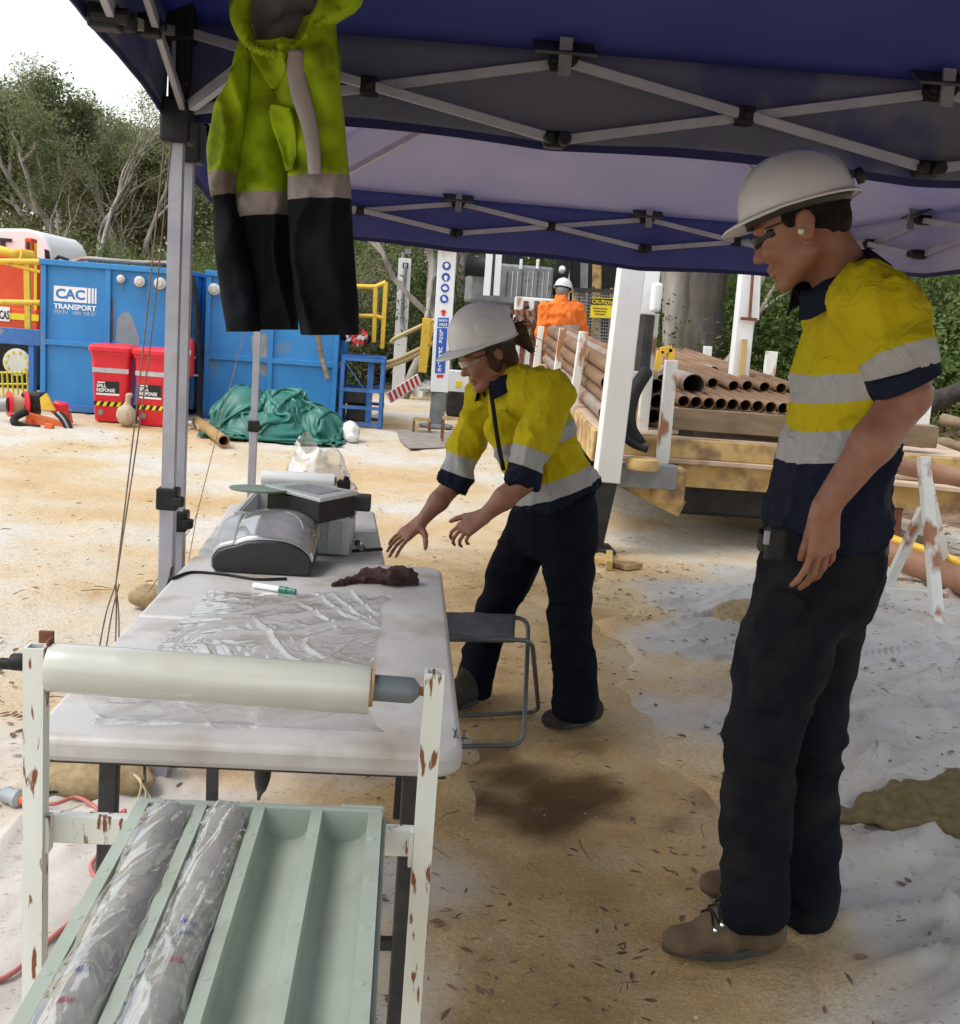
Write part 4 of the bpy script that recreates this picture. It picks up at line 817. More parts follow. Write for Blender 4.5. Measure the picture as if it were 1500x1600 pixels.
MB().tube(catmull([P(440, -60, JY), P(440, -20, JY), P(446, 0, JY)], 5), .004, 6).build('hanging_loop', m_black, jk)
# ------------------------------------------------------------------ people
def frame(F, up=(0, 0, 1)):
    F = unit(F); L = unit(np.cross(up, F)); U = np.cross(F, L); return F, L, U
def add_head(s, E, F, L, U, sc=1.0):
    Rm = np.stack([F, L, U], 1); W = lambda x, y, z: E+sc*(x*F+y*L+z*U); el = lambda c, r, k=.015: s.ell(W(*c), np.array(r)*sc, Rm, k)
    el((-.005, 0, .05), (.098, .076, .098), .02); el((.042, 0, -.005), (.056, .062, .082), .03); el((.02, 0, -.045), (.062, .056, .05), .03)
    for y in (-1, 1):
        s.cone(W(.0, y*.056, -.055), W(.072, y*.018, -.096), .019*sc, .015*sc, .025)
        el((.078, y*.033, -.022), (.022, .024, .022), .02); el((.086, y*.033, .03), (.016, .028, .010), .014)
        el((-.004, y*.077, -.002), (.019, .009, .032), .006); el((-.012, y*.084, .006), (.018, .006, .026), .004); el((.0, y*.078, -.026), (.009, .007, .010), .004)
    s.cone(W(.092, 0, .022), W(.112, 0, -.020), .008*sc, .0115*sc, .012); el((.112, 0, -.024), (.013, .012, .010), .008)
    for y in (-1, 1): el((.102, y*.012, -.028), (.010, .007, .008), .006)
    el((.094, 0, -.054), (.012, .023, .0065), .006); el((.092, 0, -.068), (.012, .020, .0075), .006); el((.082, 0, -.096), (.019, .021, .016), .015)
    return W
def hand(s, wrist, d, n, side, curl=(.35, .45, .3), thumb=(.6, .7, -.25), sc=1.0, spread=.20, ck=(1, 1.1, 1.2, 1.35)):
    d = unit(d); n = unit(n-(n @ d)*d); side = unit(side-(side @ d)*d-(side @ n)*n); off = (.027, .009, -.010, -.027); ln = [(.043, .026, .021), (.047, .030, .022), (.043, .028, .021), (.033, .020, .018)]; kl = (.092, .096, .091, .084); rr = (.0080, .0082, .0079, .0070)
    for i in range(4):
        K = wrist+sc*(d*kl[i]+side*off[i]); s.cone(wrist+side*off[i]*.55*sc+d*.008*sc, K, .0165*sc, .0115*sc, .012)
        a = 0; p = K; dd0 = unit(d+side*(off[i]/.027)*spread)
        for j in range(3):
            a += curl[j]*ck[i]; dd = dd0*math.cos(a)-n*math.sin(a); q = p+dd*ln[i][j]*sc; s.cone(p, q, rr[i]*sc*(1-.08*j), rr[i]*sc*(.94-.09*j), .004); p = q
    b = wrist+sc*(d*.022+side*.020); td = unit(d*thumb[0]+side*thumb[1]+n*thumb[2]); p1 = b+td*.044*sc; td2 = unit(td+d*.45-n*.1); p2 = p1+td2*.032*sc; td3 = unit(td2+d*.25-n*.15); p3 = p2+td3*.025*sc
    s.cone(b, p1, .0165*sc, .0125*sc, .012).cone(p1, p2, .011*sc, .0105*sc, .005).cone(p2, p3, .0105*sc, .0085*sc, .004); return s
def zone_mat(name, torso, sleeve, rough=.75, dirt=.3, dirtcol=(.12, .09, .04)):
    m = bpy.data.materials.new(name); MATS[name] = m; m.use_nodes = True; t = m.node_tree; N = t.nodes.new; L = t.links.new; b = t.nodes['Principled BSDF']
    def ramp(attr, stops):
        at = N('ShaderNodeAttribute'); at.attribute_name = attr; r = N('ShaderNodeValToRGB'); r.color_ramp.interpolation = 'CONSTANT'; e = r.color_ramp.elements
        while len(e) < len(stops): e.new(.5)
        for k, (p, c) in enumerate(stops): e[k].position = p; e[k].color = (*c, 1)
        L(at.outputs['Fac'], r.inputs[0]); return r.outputs[0]
    a = ramp('torso', torso); c = ramp('sleeve', sleeve); at = N('ShaderNodeAttribute'); at.attribute_name = 'arm'; gt = N('ShaderNodeMath'); gt.operation = 'GREATER_THAN'; gt.inputs[1].default_value = .5; L(at.outputs['Fac'], gt.inputs[0])
    mx = N('ShaderNodeMix'); mx.data_type = 'RGBA'; L(gt.outputs[0], mx.inputs[0]); L(a, mx.inputs[6]); L(c, mx.inputs[7])
    tc = N('ShaderNodeTexCoord'); n = N('ShaderNodeTexNoise'); n.inputs['Scale'].default_value = 7; n.inputs['Detail'].default_value = 7; L(tc.outputs['Object'], n.inputs['Vector']); mr = N('ShaderNodeMapRange'); mr.inputs[1].default_value = .48; mr.inputs[2].default_value = .75; mr.inputs[4].default_value = dirt; L(n.outputs['Fac'], mr.inputs[0])
    m2 = N('ShaderNodeMix'); m2.data_type = 'RGBA'; m2.blend_type = 'MULTIPLY'; L(mr.outputs[0], m2.inputs[0]); L(mx.outputs[2], m2.inputs[6]); m2.inputs[7].default_value = (*[min(1, q*5) for q in dirtcol], 1); L(m2.outputs[2], b.inputs['Base Color'])
    n2 = N('ShaderNodeTexNoise'); n2.inputs['Scale'].default_value = 20; n2.inputs['Detail'].default_value = 6; n2.inputs['Distortion'].default_value = 1.2; L(tc.outputs['Object'], n2.inputs['Vector']); bp = N('ShaderNodeBump'); bp.inputs['Distance'].default_value = .012; L(n2.outputs['Fac'], bp.inputs['Height']); L(bp.outputs[0], b.inputs['Normal']); b.inputs['Roughness'].default_value = .85; b.inputs['Specular IOR Level'].default_value = .15
    return m
YEL = (.47, .385, .008); TAPE = (.36, .36, .37); NAVY = (.008, .011, .026); ORG_ = (.80, .19, .035)
def shirt(T, torso, arms, axis0, axis1, m, h=.008, seed=5, amp=.010, cuts=(), fold=(9, 9, 5)):
    s = SDF()
    for a in arms:
        for i in range(len(a[0])-1): s.cone(a[0][i], a[0][i+1], a[1][i], a[1][i+1], .035)
    na_ = len(s.p); farm = [q[0] for q in s.p]
    for c in cuts[:-1]: s.cut(*c)
    nb_ = len(s.p)
    for p in torso: s.cone(p[0], p[1], p[2], p[3], p[4] if len(p) > 4 else .05, p[5] if len(p) > 5 else None, p[6] if len(p) > 6 else 1)
    ftor = [q[0] for q in s.p[nb_:]]
    if cuts: s.cut(*cuts[-1])
    def disp(v):
        fa = np.array(fold, float); r1 = 1-np.abs(vnoise(v*fa+.8*vnoise(v*4, seed+9)[:, None], seed)); r2 = 1-np.abs(vnoise(v*fa*2.1+vnoise(v*7, seed+8)[:, None], seed+1)); r3 = 1-np.abs(vnoise(v*fa*3.7+vnoise(v*11, seed+7)[:, None], seed+2)); return amp*1.5*(r1**4-.25)+amp*.9*(r2**4-.25)+amp*.3*(r3**3-.25)
    v, q = s.mesh(h, disp); ax = axis1-axis0; tt = ((v-axis0) @ ax)/(ax @ ax)
    dt = np.min([f(v) for f in ftor], 0); da = np.min([f(v) for f in farm], 0); st_ = np.zeros(len(v)); best = np.full(len(v), 9.)
    for pts, rs in arms:
        pts = np.array(pts); L = np.linalg.norm(np.diff(pts, axis=0), axis=1); cum = np.concatenate([[0], np.cumsum(L)])
        for i in range(len(pts)-1):
            ab = pts[i+1]-pts[i]; t = ((v-pts[i]) @ ab)/(ab @ ab); tc = np.clip(t, 0, 1); d = np.linalg.norm(v-pts[i]-tc[:, None]*ab, axis=1)
            tv = t if i == len(pts)-2 else tc; val = (cum[i]+tv*L[i])/cum[-1]; st_ = np.where(d < best, val, st_); best = np.minimum(d, best)
    return np_mesh('shirt', v, q, m, T, attrs={'torso': tt, 'sleeve': st_, 'arm': np.clip(.5+np.minimum(dt-da, .038-da)*40, 0, 1)})
def cloth_sdf(T, name, s, m, h=.008, seed=3, amp=.008, fold=(6, 6, 14)):
    fa = np.array(fold, float)
    v, q = s.mesh(h, lambda v: amp*((1-np.abs(vnoise(v*fa+.9*vnoise(v*5, seed+2)[:, None], seed)))**3-.25)+amp*.5*((1-np.abs(vnoise(v*fa*2.2, seed+1)))**3-.25)); v[:, 2] = np.maximum(v[:, 2], .012)
    return np_mesh(name, v, q, m, T)
def collar(T, c, up, fwd, r, h, m, gap=.5):
    up = unit(up); F = unit(fwd-(fwd @ up)*up); L = np.cross(up, F); n = 40; an = np.linspace(gap, 2*math.pi-gap, n); G = []
    for t in np.linspace(0, 1, 9):
        if t < .5: k = t*2; rr = r+.004; z = k*h
        else: k = (t-.5)*2; rr = r+.010+.030*k; z = h-k*h*1.15
        G.append([c+up*(z-.01*math.cos(a)*0)+(F*math.cos(a)*(1.05+.12*(z < h*.4)*0)+L*math.sin(a))*rr-up*.02*(1+math.cos(a))*.5+up*.003*math.sin(7*a) for a in an])
    return MB().grid(np.array(G)).build('collar', m, T, smooth=True, solid=.004)
def helmet(T, E, F, L, U, tip=0, peak=.055, brim=.012, rx=.132, ry=.110, hz=.120, z0=.052, xo=.006, ridge=1, cap=False):
    F2 = F*math.cos(tip)+U*math.sin(tip); U2 = U*math.cos(tip)-F*math.sin(tip); n = 64; an = np.arange(n+1)*2*math.pi/n; W = lambda x, y, z: E+F2*x+L*y+U2*z; G = []
    for t in np.linspace(0, 1, 22):
        ph = t*math.pi/2; cr = math.cos(ph)**.82; z = hz*math.sin(ph)**.95; row = []
        for a in an:
            x, y = xo+rx*cr*math.cos(a), ry*cr*math.sin(a); rg = ridge*.006*math.exp(-(y/.016)**2)*min(1, max(0, z/hz*1.5)); rg += ridge*.003*math.exp(-((abs(y)-.05)/.01)**2)*(z > hz*.35); row.append(W(x, y, z0+z+rg))
        G.append(row)
    sh = MB().grid(np.array(G)).build('helmet_shell', m_hat, T, smooth=True, solid=.003)
    G = []
    for t in np.linspace(0, 1, 7):
        row = []
        for a in an:
            fr_ = max(0, math.cos(a))**1.6; ext = (brim+(peak-brim)*fr_)*t; dr = -.30*ext*(1 if fr_ > .1 else .6)-.0*t; row.append(W(xo+(rx+ext)*math.cos(a), (ry+ext*(.75 if fr_ < .3 else .6))*math.sin(a), z0+dr+.002-.004*(t > .99)))
        G.append(row)
    MB().grid(np.array(G)).build('brim', m_hat, sh, smooth=True, solid=.0035)
    G = [[W(xo+(rx-.012)*math.cos(a), (ry-.012)*math.sin(a), z0+.012-q) for a in np.linspace(0, 2*math.pi, 40)] for q in (0, .028)]
    MB().grid(np.array(G)).build('head_band', m_dark, sh, smooth=True, solid=.003)
    return sh, W
def glasses(T, W, dark=True):
    G = [[W(.107+.008*math.cos(u*1.2)-.050*u*u-.2*max(0, .01-z), u*.064, .013+(z-.013)*(1-.45*abs(u)**2.5)*.85) for u in np.linspace(-1, 1, 24)] for z in (.030, .020, .006, -.004)]
    g = MB().grid(np.array(G)).build('safety_glasses', mat('dark lens', (.006, .006, .007), rough=.2, spec=.3) if dark else film_mat('clear lens', gloss=.1, haze=.1), T, smooth=True, solid=.002)
    for y in (-1, 1): MB().tube([W(.074, y*.067, .026), W(.04, y*.078, .023), W(-.004, y*.080, .018)], .002, 6).build('temple_arm', m_black, g)
    return g
def eyes(T, W):
    for y in (-1, 1):
        c = W(.078, y*.031, .014); e = MB().lathe([(.0001, -.012)]+[(.012*math.sin(a), -.012*math.cos(a)) for a in np.linspace(.3, 2.85, 9)]+[(.0001, .012)], c, W(1, 0, 0)-W(0, 0, 0), 14).build('eye', mat('eye white', (.7, .68, .65), rough=.2), T, smooth=True); MB().lathe([(.0055, .0113), (.0001, .0122)], c, W(1, 0, 0)-W(0, 0, 0), 12).build('iris', mat('iris', (.05, .03, .02), rough=.2), e)
def boot(T, toe, heel, ankle, m, hgt=.10, w=.047, lace=True):
    toe = np.array(toe, float); heel = np.array(heel, float); F = unit(toe-heel); F[2] = 0; F = unit(F); L = np.array([-F[1], F[0], 0]); LN = np.linalg.norm((toe-heel)[:2]); W = lambda x, y, z: V3(heel[0], heel[1], 0)+F*x*LN+L*y+V3(0, 0, z); s = SDF()
    s.cone(W(.15, 0, .052), W(.55, 0, .048), .048, .046, .03).cone(W(.55, 0, .046), W(.87, .004, .032), .044, .028, .02, L, 1.4).ell(W(.85, .004, .032), (.05, .045, .031), np.stack([F, L, V3(0, 0, 1)], 1), .012).cone(W(.2, 0, .06), ankle*.35+W(.24, 0, .14)*.65, .045, .048, .03).cone(W(.56, 0, .062), W(.3, 0, .13), .036, .05, .03)
    s.cut(W(.5, 0, .018), (0, 0, -1), .4)
    v, q = s.mesh(.005, lambda v: .003*((1-np.abs(vnoise(v*np.array([22, 22, 30]), 4)))**3)); b = np_mesh('boot', v, q, m, T)
    pl = []; 
    for t in np.linspace(0, 2*math.pi, 36, endpoint=False): x = .5+.5*math.cos(t); wd = .050*(1-.10*math.cos(2*t))*(.9+.12*x-.1*(x < .4)); pl.append(W(.51+.50*math.cos(t), wd*math.sin(t)*(1.08 if abs(math.sin(t)) < .98 else 1.05), .004))
    MB().prism(pl, (0, 0, .022)).build('sole', m_sole, b, bevel=.005)
    if lace:
        mb = MB(); me_ = MB()
        MB().tube(catmull([W(.70, 0, .076), W(.6, 0, .098), W(.48, 0, .128), W(.40, 0, .155)], 4), .017, 10, flat=.35).build('tongue', m_sole, b, smooth=True)
        for k in range(5):
            x = .66-.052*k; z = .098+.0135*k; mb.tube(catmull([W(x, .034, z-.010), W(x-.02, .0, z+.010), W(x-.045, -.034, z-.004)], 4), .0028, 5).tube(catmull([W(x, -.034, z-.010), W(x-.02, .0, z+.011), W(x-.045, .034, z-.004)], 4), .0028, 5)
            for y in (-1, 1): me_.lathe([(.0055, 0), (.0055, .004), (.003, .006)], W(x-.01, y*.042, z-.018), L*y+V3(0, 0, .6), 10)
        mb.build('laces', m_black, b, smooth=True); me_.build('eyelets', m_chrome, b)
    return b
# ---------------- standing man
MY = 2.43
man = thing('person', 'standing man in white helmet, dark glasses, yellow and navy hi-vis shirt, looking down', 'person', (.93, MY, 0))
E_ = P(1257, 358, MY); F_, L_2, U_ = frame(V3(-.93, .40, -.50)); 
body = SDF(); W = add_head(body, E_, F_, L_2, U_, 1.0)
nb = P(1322, 445, MY); body.cone(W(-.028, 0, -.035), nb, .056, .066, .03)
body.cone(nb, P(1335, 520, MY), .055, .08, .03).cone(P(1335, 520, MY), P(1292, 800, MY), .085, .095, .05, (0, 1, 0), 1.3)
sL, eL, wL = P(1388, 475, 2.23), P(1418, 618, 2.20), P(1291, 790, 2.19)
body.cone(sL, eL, .036, .043).cone(eL, P(1365, 690, 2.19), .048, .044, .02).cone(P(1365, 690, 2.19), wL, .044, .029, .02)
hd_ = unit(P(1288, 850, 2.19)-wL); hand(body, wL, hd_+V3(-.0, .05, 0), V3(.35, -1, .15), V3(-1, -.3, -.1), (.22, .30, .25), (.95, .02, -.42), 1.05)
sR, eR, wR = P(1335, 480, 2.64), P(1352, 640, 2.70), P(1312, 770, 2.72)
body.cone(sR, eR, .036, .043).cone(eR, wR, .044, .028); hand(body, wR, V3(-.25, .05, -1), V3(.3, 1, 0), V3(-1, .2, .2))
HN, HF = P(1258, 905, 2.38), P(1295, 905, 2.52); KN, KF = P(1192, 1150, 2.37), P(1266, 1150, 2.50); AN, AF = P(1170, 1400, 2.41), P(1258, 1405, 2.545)
for h_, k_, a_ in ((HN, KN, AN), (HF, KF, AF)): body.cone(h_, k_, .085, .055, .03).cone(k_, a_, .052, .036, .03).cone(a_, a_*V3(1, 1, 0)+V3(.0, 0, .06), .03, .02)
v, q = body.mesh(.0042, smooth=1); np_mesh('body', v, q, m_skin, man)
eyes(man, W); glasses(man, W)
hr = SDF(); Rm = np.stack([F_, L_2, U_], 1); hr.ell(W(-.022, 0, .045), (.086, .082, .090), Rm, .01).ell(W(-.055, 0, -.005), (.045, .066, .048), Rm, .02).ell(W(.022, .074, .03), (.016, .008, .026), Rm, .01).ell(W(.022, -.074, .03), (.016, .008, .026), Rm, .01)
v, q = hr.mesh(.005, lambda v: .0025*vnoise(v*90, 3)); np_mesh('hair', v, q, m_hair, man)
sh, HW = helmet(man, E_, F_, L_2, U_, tip=R_(7), peak=.044, brim=.012, rx=.126, z0=.048)
c = HW(-.128, .006, .075); MB().lathe([(.0001, -.004), (.017, -.002), (.018, .010), (.014, .016), (.0001, .017)], c, HW(-1, .0, .12)-HW(0, 0, 0), 18).build('lamp_clip', m_black, sh, smooth='auto')
MB().lathe([(.0001, 0), (.006, .002), (.0075, .010), (.005, .016), (.0001, .018)], W(.006, .079, -.012), L_2, 12).build('ear_plug', mat('pale earplug', (.6, .62, .5), rough=.5), man, smooth=True)
m_shirtM = zone_mat('man shirt cloth', [(0, NAVY), (.335, TAPE), (.445, YEL), (.545, TAPE), (.645, YEL)], [(0, YEL), (.66, TAPE), (.885, NAVY)], dirt=.35)
T0, T1 = P(1316, 832, MY), P(1256, 436, MY); Yx = V3(0, 1, 0)
tor = [(P(1348, 470, 2.30), P(1340, 470, 2.56), .066, .066, .06), (P(1340, 500, MY), P(1326, 600, MY), .098, .108, .06, Yx, 1.6), (P(1326, 600, MY), P(1304, 720, MY), .108, .114, .05, Yx, 1.5), (P(1304, 720, MY), P(1288, 806, MY), .114, .134, .04, Yx, 1.4), (P(1322, 452, MY), P(1334, 490, MY), .06, .09, .04)]
shirt(man, tor, [([P(1385, 478, 2.245), P(1412, 560, 2.205), P(1420, 592, 2.2)], [.068, .062, .064]), ([sR+V3(-.005, -.01, 0), P(1350, 600, 2.69)], [.075, .064])], T0, T1, m_shirtM, .0075, 5, .012, [(P(1416, 598, 2.2), P(1424, 640, 2.2)-P(1400, 560, 2.22), .16), (P(1351, 606, 2.69), (.0, .05, -1), .13), (P(1286, 838, MY), (-.12, 0, -1), .5)])
G = SDF(); ca, cb = P(1408, 578, 2.203), P(1418, 600, 2.2)
MB().pipe(ca+V3(0, 0, .0), cb+(cb-ca)*.15, .071, .062, 26).build('cuff', m_navy, man, smooth='auto', bevel=.003)
collar(man, P(1306, 447, MY), unit(W(-.03, 0, 0)-nb)+V3(0, 0, .15), V3(-1, .08, -.2), .076, .047, m_navy, .42)
tr_ = SDF(); tr_.cone(P(1284, 838, MY), P(1275, 900, MY), .128, .126, .05, Yx, 1.22).cone(HN, P(1222, 1030, 2.375), .108, .098, .04).cone(P(1222, 1030, 2.375), KN, .098, .086, .03).cone(KN, P(1182, 1290, 2.395), .084, .078, .02).cone(P(1182, 1290, 2.395), P(1178, 1416, 2.405), .080, .080, .02)
tr_.cone(HF, P(1276, 1030, 2.51), .102, .088, .04).cone(P(1276, 1030, 2.51), KF, .088, .078, .03).cone(KF, P(1258, 1290, 2.53), .078, .072, .02).cone(P(1262, 1290, 2.53), P(1258, 1412, 2.55), .078, .082, .02)
tr_.cone(P(1318, 880, 2.40), P(1312, 930, 2.42), .095, .085, .05).cone(P(1225, 985, 2.268), P(1210, 1075, 2.278), .062, .060, .008, (0, 1, 0), .28).cone(P(1222, 968, 2.262), P(1220, 985, 2.262), .064, .064, .006, (0, 1, 0), .30)
tr_.cut(P(1178, 1440, 2.405), (0, 0, -1), .17).cut(P(1258, 1438, 2.55), (0, 0, -1), .12)
cloth_sdf(man, 'trousers', tr_, m_trouser, .007, 13, .010, (6, 6, 10))
MB().pipe(P(1286, 826, MY)+V3(0, 0, -.01), P(1285, 852, MY)+V3(0, 0, -.01), .148, .140, 30).build('belt', m_black, man, smooth='auto')
MB().box(P(1212, 850, 2.25), (.045, .03, .075)).build('belt_pouch', m_black, man, bevel=.008); MB().box(P(1198, 840, 2.232), (.012, .01, .030)).build('belt_buckle', m_grey, man, bevel=.002)
boot(man, PZ(1036, 1482, .01), PZ(1222, 1476, .01), AN, m_boot, lace=True); boot(man, PZ(1096, 1385, .01), PZ(1272, 1440, .01), AF, m_boot, lace=False)
# ---------------- woman bending to the table
WY = 3.95
wom = thing('person', 'woman in white helmet bending and reaching over the farther table, yellow hi-vis shirt, navy trousers', 'person', (.6, WY, 0))
E_ = P(763, 556, 3.98); F_, L_2, U_ = frame(V3(-.86, -.24, -.46)); body = SDF(); W = add_head(body, E_, F_, L_2, U_, .97)
nb = P(796, 612, 3.98); body.cone(W(-.025, 0, -.04), nb, .048, .058, .03)
dF = unit(V3(-.80, -.60, 0)); dL = unit(V3(.60, -.80, 0))
body.cone(P(818, 650, WY), P(868, 790, WY+.02), .08, .09, .05, dL, 1.3)
sL, eL, wL = P(866, 612, 3.79), P(818, 752, 3.72), P(757, 806, 3.70); sR, eR, wR = P(756, 622, 4.10), P(712, 752, 4.08), P(658, 815, 4.02)
body.cone(sL, eL, .034, .038).cone(eL, (eL+wL)/2, .043, .038, .02).cone((eL+wL)/2, wL, .038, .025, .02)
hand(body, wL, P(727, 826, 3.68)-wL, V3(-.35, -.75, .55), V3(-.75, .2, .35), (.55, .6, .4), (.75, .6, -.1), .94)
body.cone(sR, eR, .034, .037).cone(eR, (eR+wR)/2, .041, .036, .02).cone((eR+wR)/2, wR, .036, .024, .02)
hand(body, wR, P(632, 836, 3.98)-wR, V3(-.2, -.45, .85), V3(-.1, -1, -.45), (.10, .22, .18), (.35, .95, -.25), .96, .16)
HN, HF = P(888, 815, 3.88), P(832, 825, 4.05); KN, KF = P(890, 960, 3.86), P(775, 955, 4.10); AN, AF = P(893, 1105, 3.87), P(735, 1078, 4.17)
for h_, k_, a_ in ((HN, KN, AN), (HF, KF, AF)): body.cone(h_, k_, .08, .052, .03).cone(k_, a_, .050, .034, .03).cone(a_, a_*V3(1, 1, 0)+V3(0, 0, .06), .03, .02)
v, q = body.mesh(.0045, smooth=1); np_mesh('body', v, q, m_skin, wom)
eyes(wom, W); glasses(wom, W, False)
hr = SDF(); Rm = np.stack([F_, L_2, U_], 1); hr.ell(W(-.02, 0, .04), (.088, .082, .09), Rm, .01).ell(W(-.055, 0, -.03), (.048, .07, .06), Rm, .02).ell(W(.005, .077, -.01), (.028, .012, .05), Rm, .012).cone(W(-.09, .0, .02), W(-.145, -.01, .03), .025, .032, .02).cone(W(-.145, -.01, .03), W(-.165, 0, -.05), .032, .012, .02)
v, q = hr.mesh(.005, lambda v: .004*vnoise(v*np.array([80, 80, 40]), 3)); np_mesh('hair', v, q, m_hairlight, wom)
mb = MB()
for k in range(46): a = W(-.12+.03*RNG.random(), RNG.uniform(-.03, .03), .03+.02*RNG.random()); b = a+F_*RNG.uniform(-.09, -.03)+L_2*RNG.uniform(-.05, .05)+U_*RNG.uniform(-.10, .05); mb.tube(catmull([a, (a+b)/2+U_*.012, b], 4), [.0014]*9, 3)
mb.build('hair_strands', m_hairlight, wom)
sh, HW = helmet(wom, E_, F_, L_2, U_, tip=R_(8), peak=.058, brim=.004, rx=.127, ry=.107, hz=.142, ridge=.4)
G = []
for r_ in (.0, .5, .93, 1.0):
    row = []
    for a in np.linspace(0, 2*math.pi, 30):
        u, z = .012+.044*r_*math.cos(a), .052+.062+.040*r_*math.sin(a); t = (z-.052)/.142; cr = math.cos(math.asin(min(1, t**(1/.95))))**.82; y = .107*cr*math.sqrt(max(.01, 1-(u-.006)**2/(.127*cr)**2)); row.append(HW(u, y+(.005 if r_ < 1 else .0), z))
    G.append(row)
MB().grid(np.array(G)).build('side_panel', m_hat, sh, smooth=True)
mb = MB()
for k in range(5): x = .06-.028*k; t = math.sqrt(max(0, 1-(x/.13)**2)); mb.box(HW(x, .02, .052+.140*t), (.012, .006, .006), np.stack([F_, L_2, U_], 1))
mb.build('vent_slots', m_black, sh)
m_shirtW = zone_mat('woman shirt cloth', [(0, NAVY), (.045, TAPE), (.19, YEL), (.47, TAPE), (.60, YEL)], [(0, YEL), (.66, TAPE), (.855, NAVY)], dirt=.2)
T0, T1 = P(872, 775, WY), P(812, 600, WY)
tor = [(P(842, 605, 3.84), P(768, 612, 4.08), .056, .054, .05), (P(820, 622, WY), P(840, 690, WY), .102, .112, .06, dL, 1.28), (P(840, 690, WY), P(870, 772, WY+.01), .112, .142, .05, dL, 1.24), (P(800, 606, 3.97), P(815, 640, WY), .055, .09, .04), (P(785, 668, 3.86), P(800, 720, 3.86), .055, .05, .06)]
shirt(wom, tor, [([P(868, 612, 3.80), P(838, 690, 3.74), P(816, 752, 3.72)], [.060, .057, .056]), ([P(756, 620, 4.09), P(732, 690, 4.09), P(708, 760, 4.08)], [.058, .056, .059])], T0, T1, m_shirtW, .0075, 15, .013, [(P(815, 756, 3.72), P(806, 790, 3.71)-P(832, 710, 3.74), .17), (P(709, 762, 4.08), P(690, 790, 4.06)-P(722, 730, 4.09), .17), (P(872, 782, WY), P(880, 800, WY)-P(856, 745, WY), .4)], (9, 9, 6))
collar(wom, P(786, 604, 3.98), unit(W(-.03, 0, 0)-nb)+V3(0, 0, .15), V3(-.9, -.45, -.1), .070, .052, m_navy, .5)
pts = [P(766, 603, 3.845), P(771, 640, 3.80), P(778, 690, 3.775), P(787, 735, 3.765)]
MB().tube(catmull(pts, 6), .0085, 8, flat=.3).build('lanyard', m_black, wom, smooth=True)
tr_ = SDF(); tr_.cone(P(872, 792, WY+.01), P(866, 825, WY+.02), .128, .140, .05, dL, 1.2).cone(HN, P(890, 890, 3.87), .100, .088, .04).cone(P(890, 890, 3.87), KN, .087, .077, .03).cone(KN, P(897, 1040, 3.87), .075, .076, .02).cone(P(897, 1040, 3.87), P(898, 1105, 3.87), .080, .082, .02)
tr_.cone(HF, P(800, 890, 4.07), .100, .088, .04).cone(P(800, 890, 4.07), KF, .088, .072, .03).cone(KF, P(752, 1020, 4.14), .071, .068, .02).cone(P(752, 1020, 4.14), P(738, 1085, 4.16), .068, .074, .02)
tr_.cut(P(898, 1118, 3.87), (0, 0, -1), .16).cut(P(738, 1084, 4.16), (0, 0, -1), .16)
cloth_sdf(wom, 'trousers', tr_, mat('navy trouser cloth', (.004, .005, .010), (.006, .008, .014), 9, .9, bump=.0006, bscale=120, spec=.08), .008, 23, .008, (7, 7, 11))
m_bootd = mat('dark dusty boot', (.03, .027, .023), (.055, .048, .04), 12, .9, spec=.1)
boot(wom, PZ(852, 1134, .01), PZ(932, 1122, .01), AN, m_bootd, lace=False); boot(wom, PZ(697, 1108, .01), PZ(752, 1082, .01), AF, m_bootd, lace=False)
# ---------------- worker in orange, at the rig
OY = 14.0; o_b = P(876, 600, OY); ORZ = .36
wk = thing('person', 'worker in orange hi-vis shirt and white helmet seen from behind at the drill rig', 'person', (o_b[0], OY, ORZ))
E_ = P(879, 456, OY); F_, L_2, U_ = frame(V3(.45, .85, -.2)); body = SDF(); W = add_head(body, E_, F_, L_2, U_); nb = P(876, 474, OY); body.cone(W(-.02, 0, -.03), nb, .055, .07, .03)
hip = P(880, 556, OY); body.cone(nb+V3(0, 0, -.12), hip, .085, .11, .05, (1, 0, 0), 1.3).cone(nb, nb+V3(0, 0, -.12), .06, .08, .03)
fl = V3(hip[0]-.1, OY, ORZ+.08); fr2 = V3(hip[0]+.1, OY, ORZ+.08)
body.cone(hip+V3(-.09, 0, -.05), fl, .085, .05).cone(hip+V3(.09, 0, -.05), fr2, .085, .05)
sl_, sr_ = P(850, 484, OY), P(902, 484, OY); el_, er_ = P(846, 520, OY-.05), P(908, 520, OY+.1); wl_, wr_ = P(852, 545, OY+.25), P(905, 545, OY+.3)
body.cone(sl_, el_, .05, .045).cone(el_, wl_, .045, .03).cone(sr_, er_, .05, .045).cone(er_, wr_, .045, .03); hand(body, wl_, V3(0, 1, -.2), V3(0, .2, 1), V3(1, 0, 0)); hand(body, wr_, V3(0, 1, -.2), V3(0, .2, 1), V3(-1, 0, 0))
v, q = body.mesh(.009); np_mesh('body', v, q, m_skin, wk)
hr = SDF(); hr.ell(W(-.02, 0, .03), (.088, .082, .09), np.stack([F_, L_2, U_], 1), .01); v, q = hr.mesh(.012); np_mesh('hair', v, q, m_grey, wk)
helmet(wk, E_, F_, L_2, U_, tip=0, peak=.05, brim=.02)
m_shirtO = zone_mat('orange shirt cloth', [(0, ORG_), (.26, TAPE), (.36, ORG_), (.48, TAPE), (.58, ORG_)], [(0, ORG_), (.7, TAPE), (.85, ORG_)], dirt=.25)
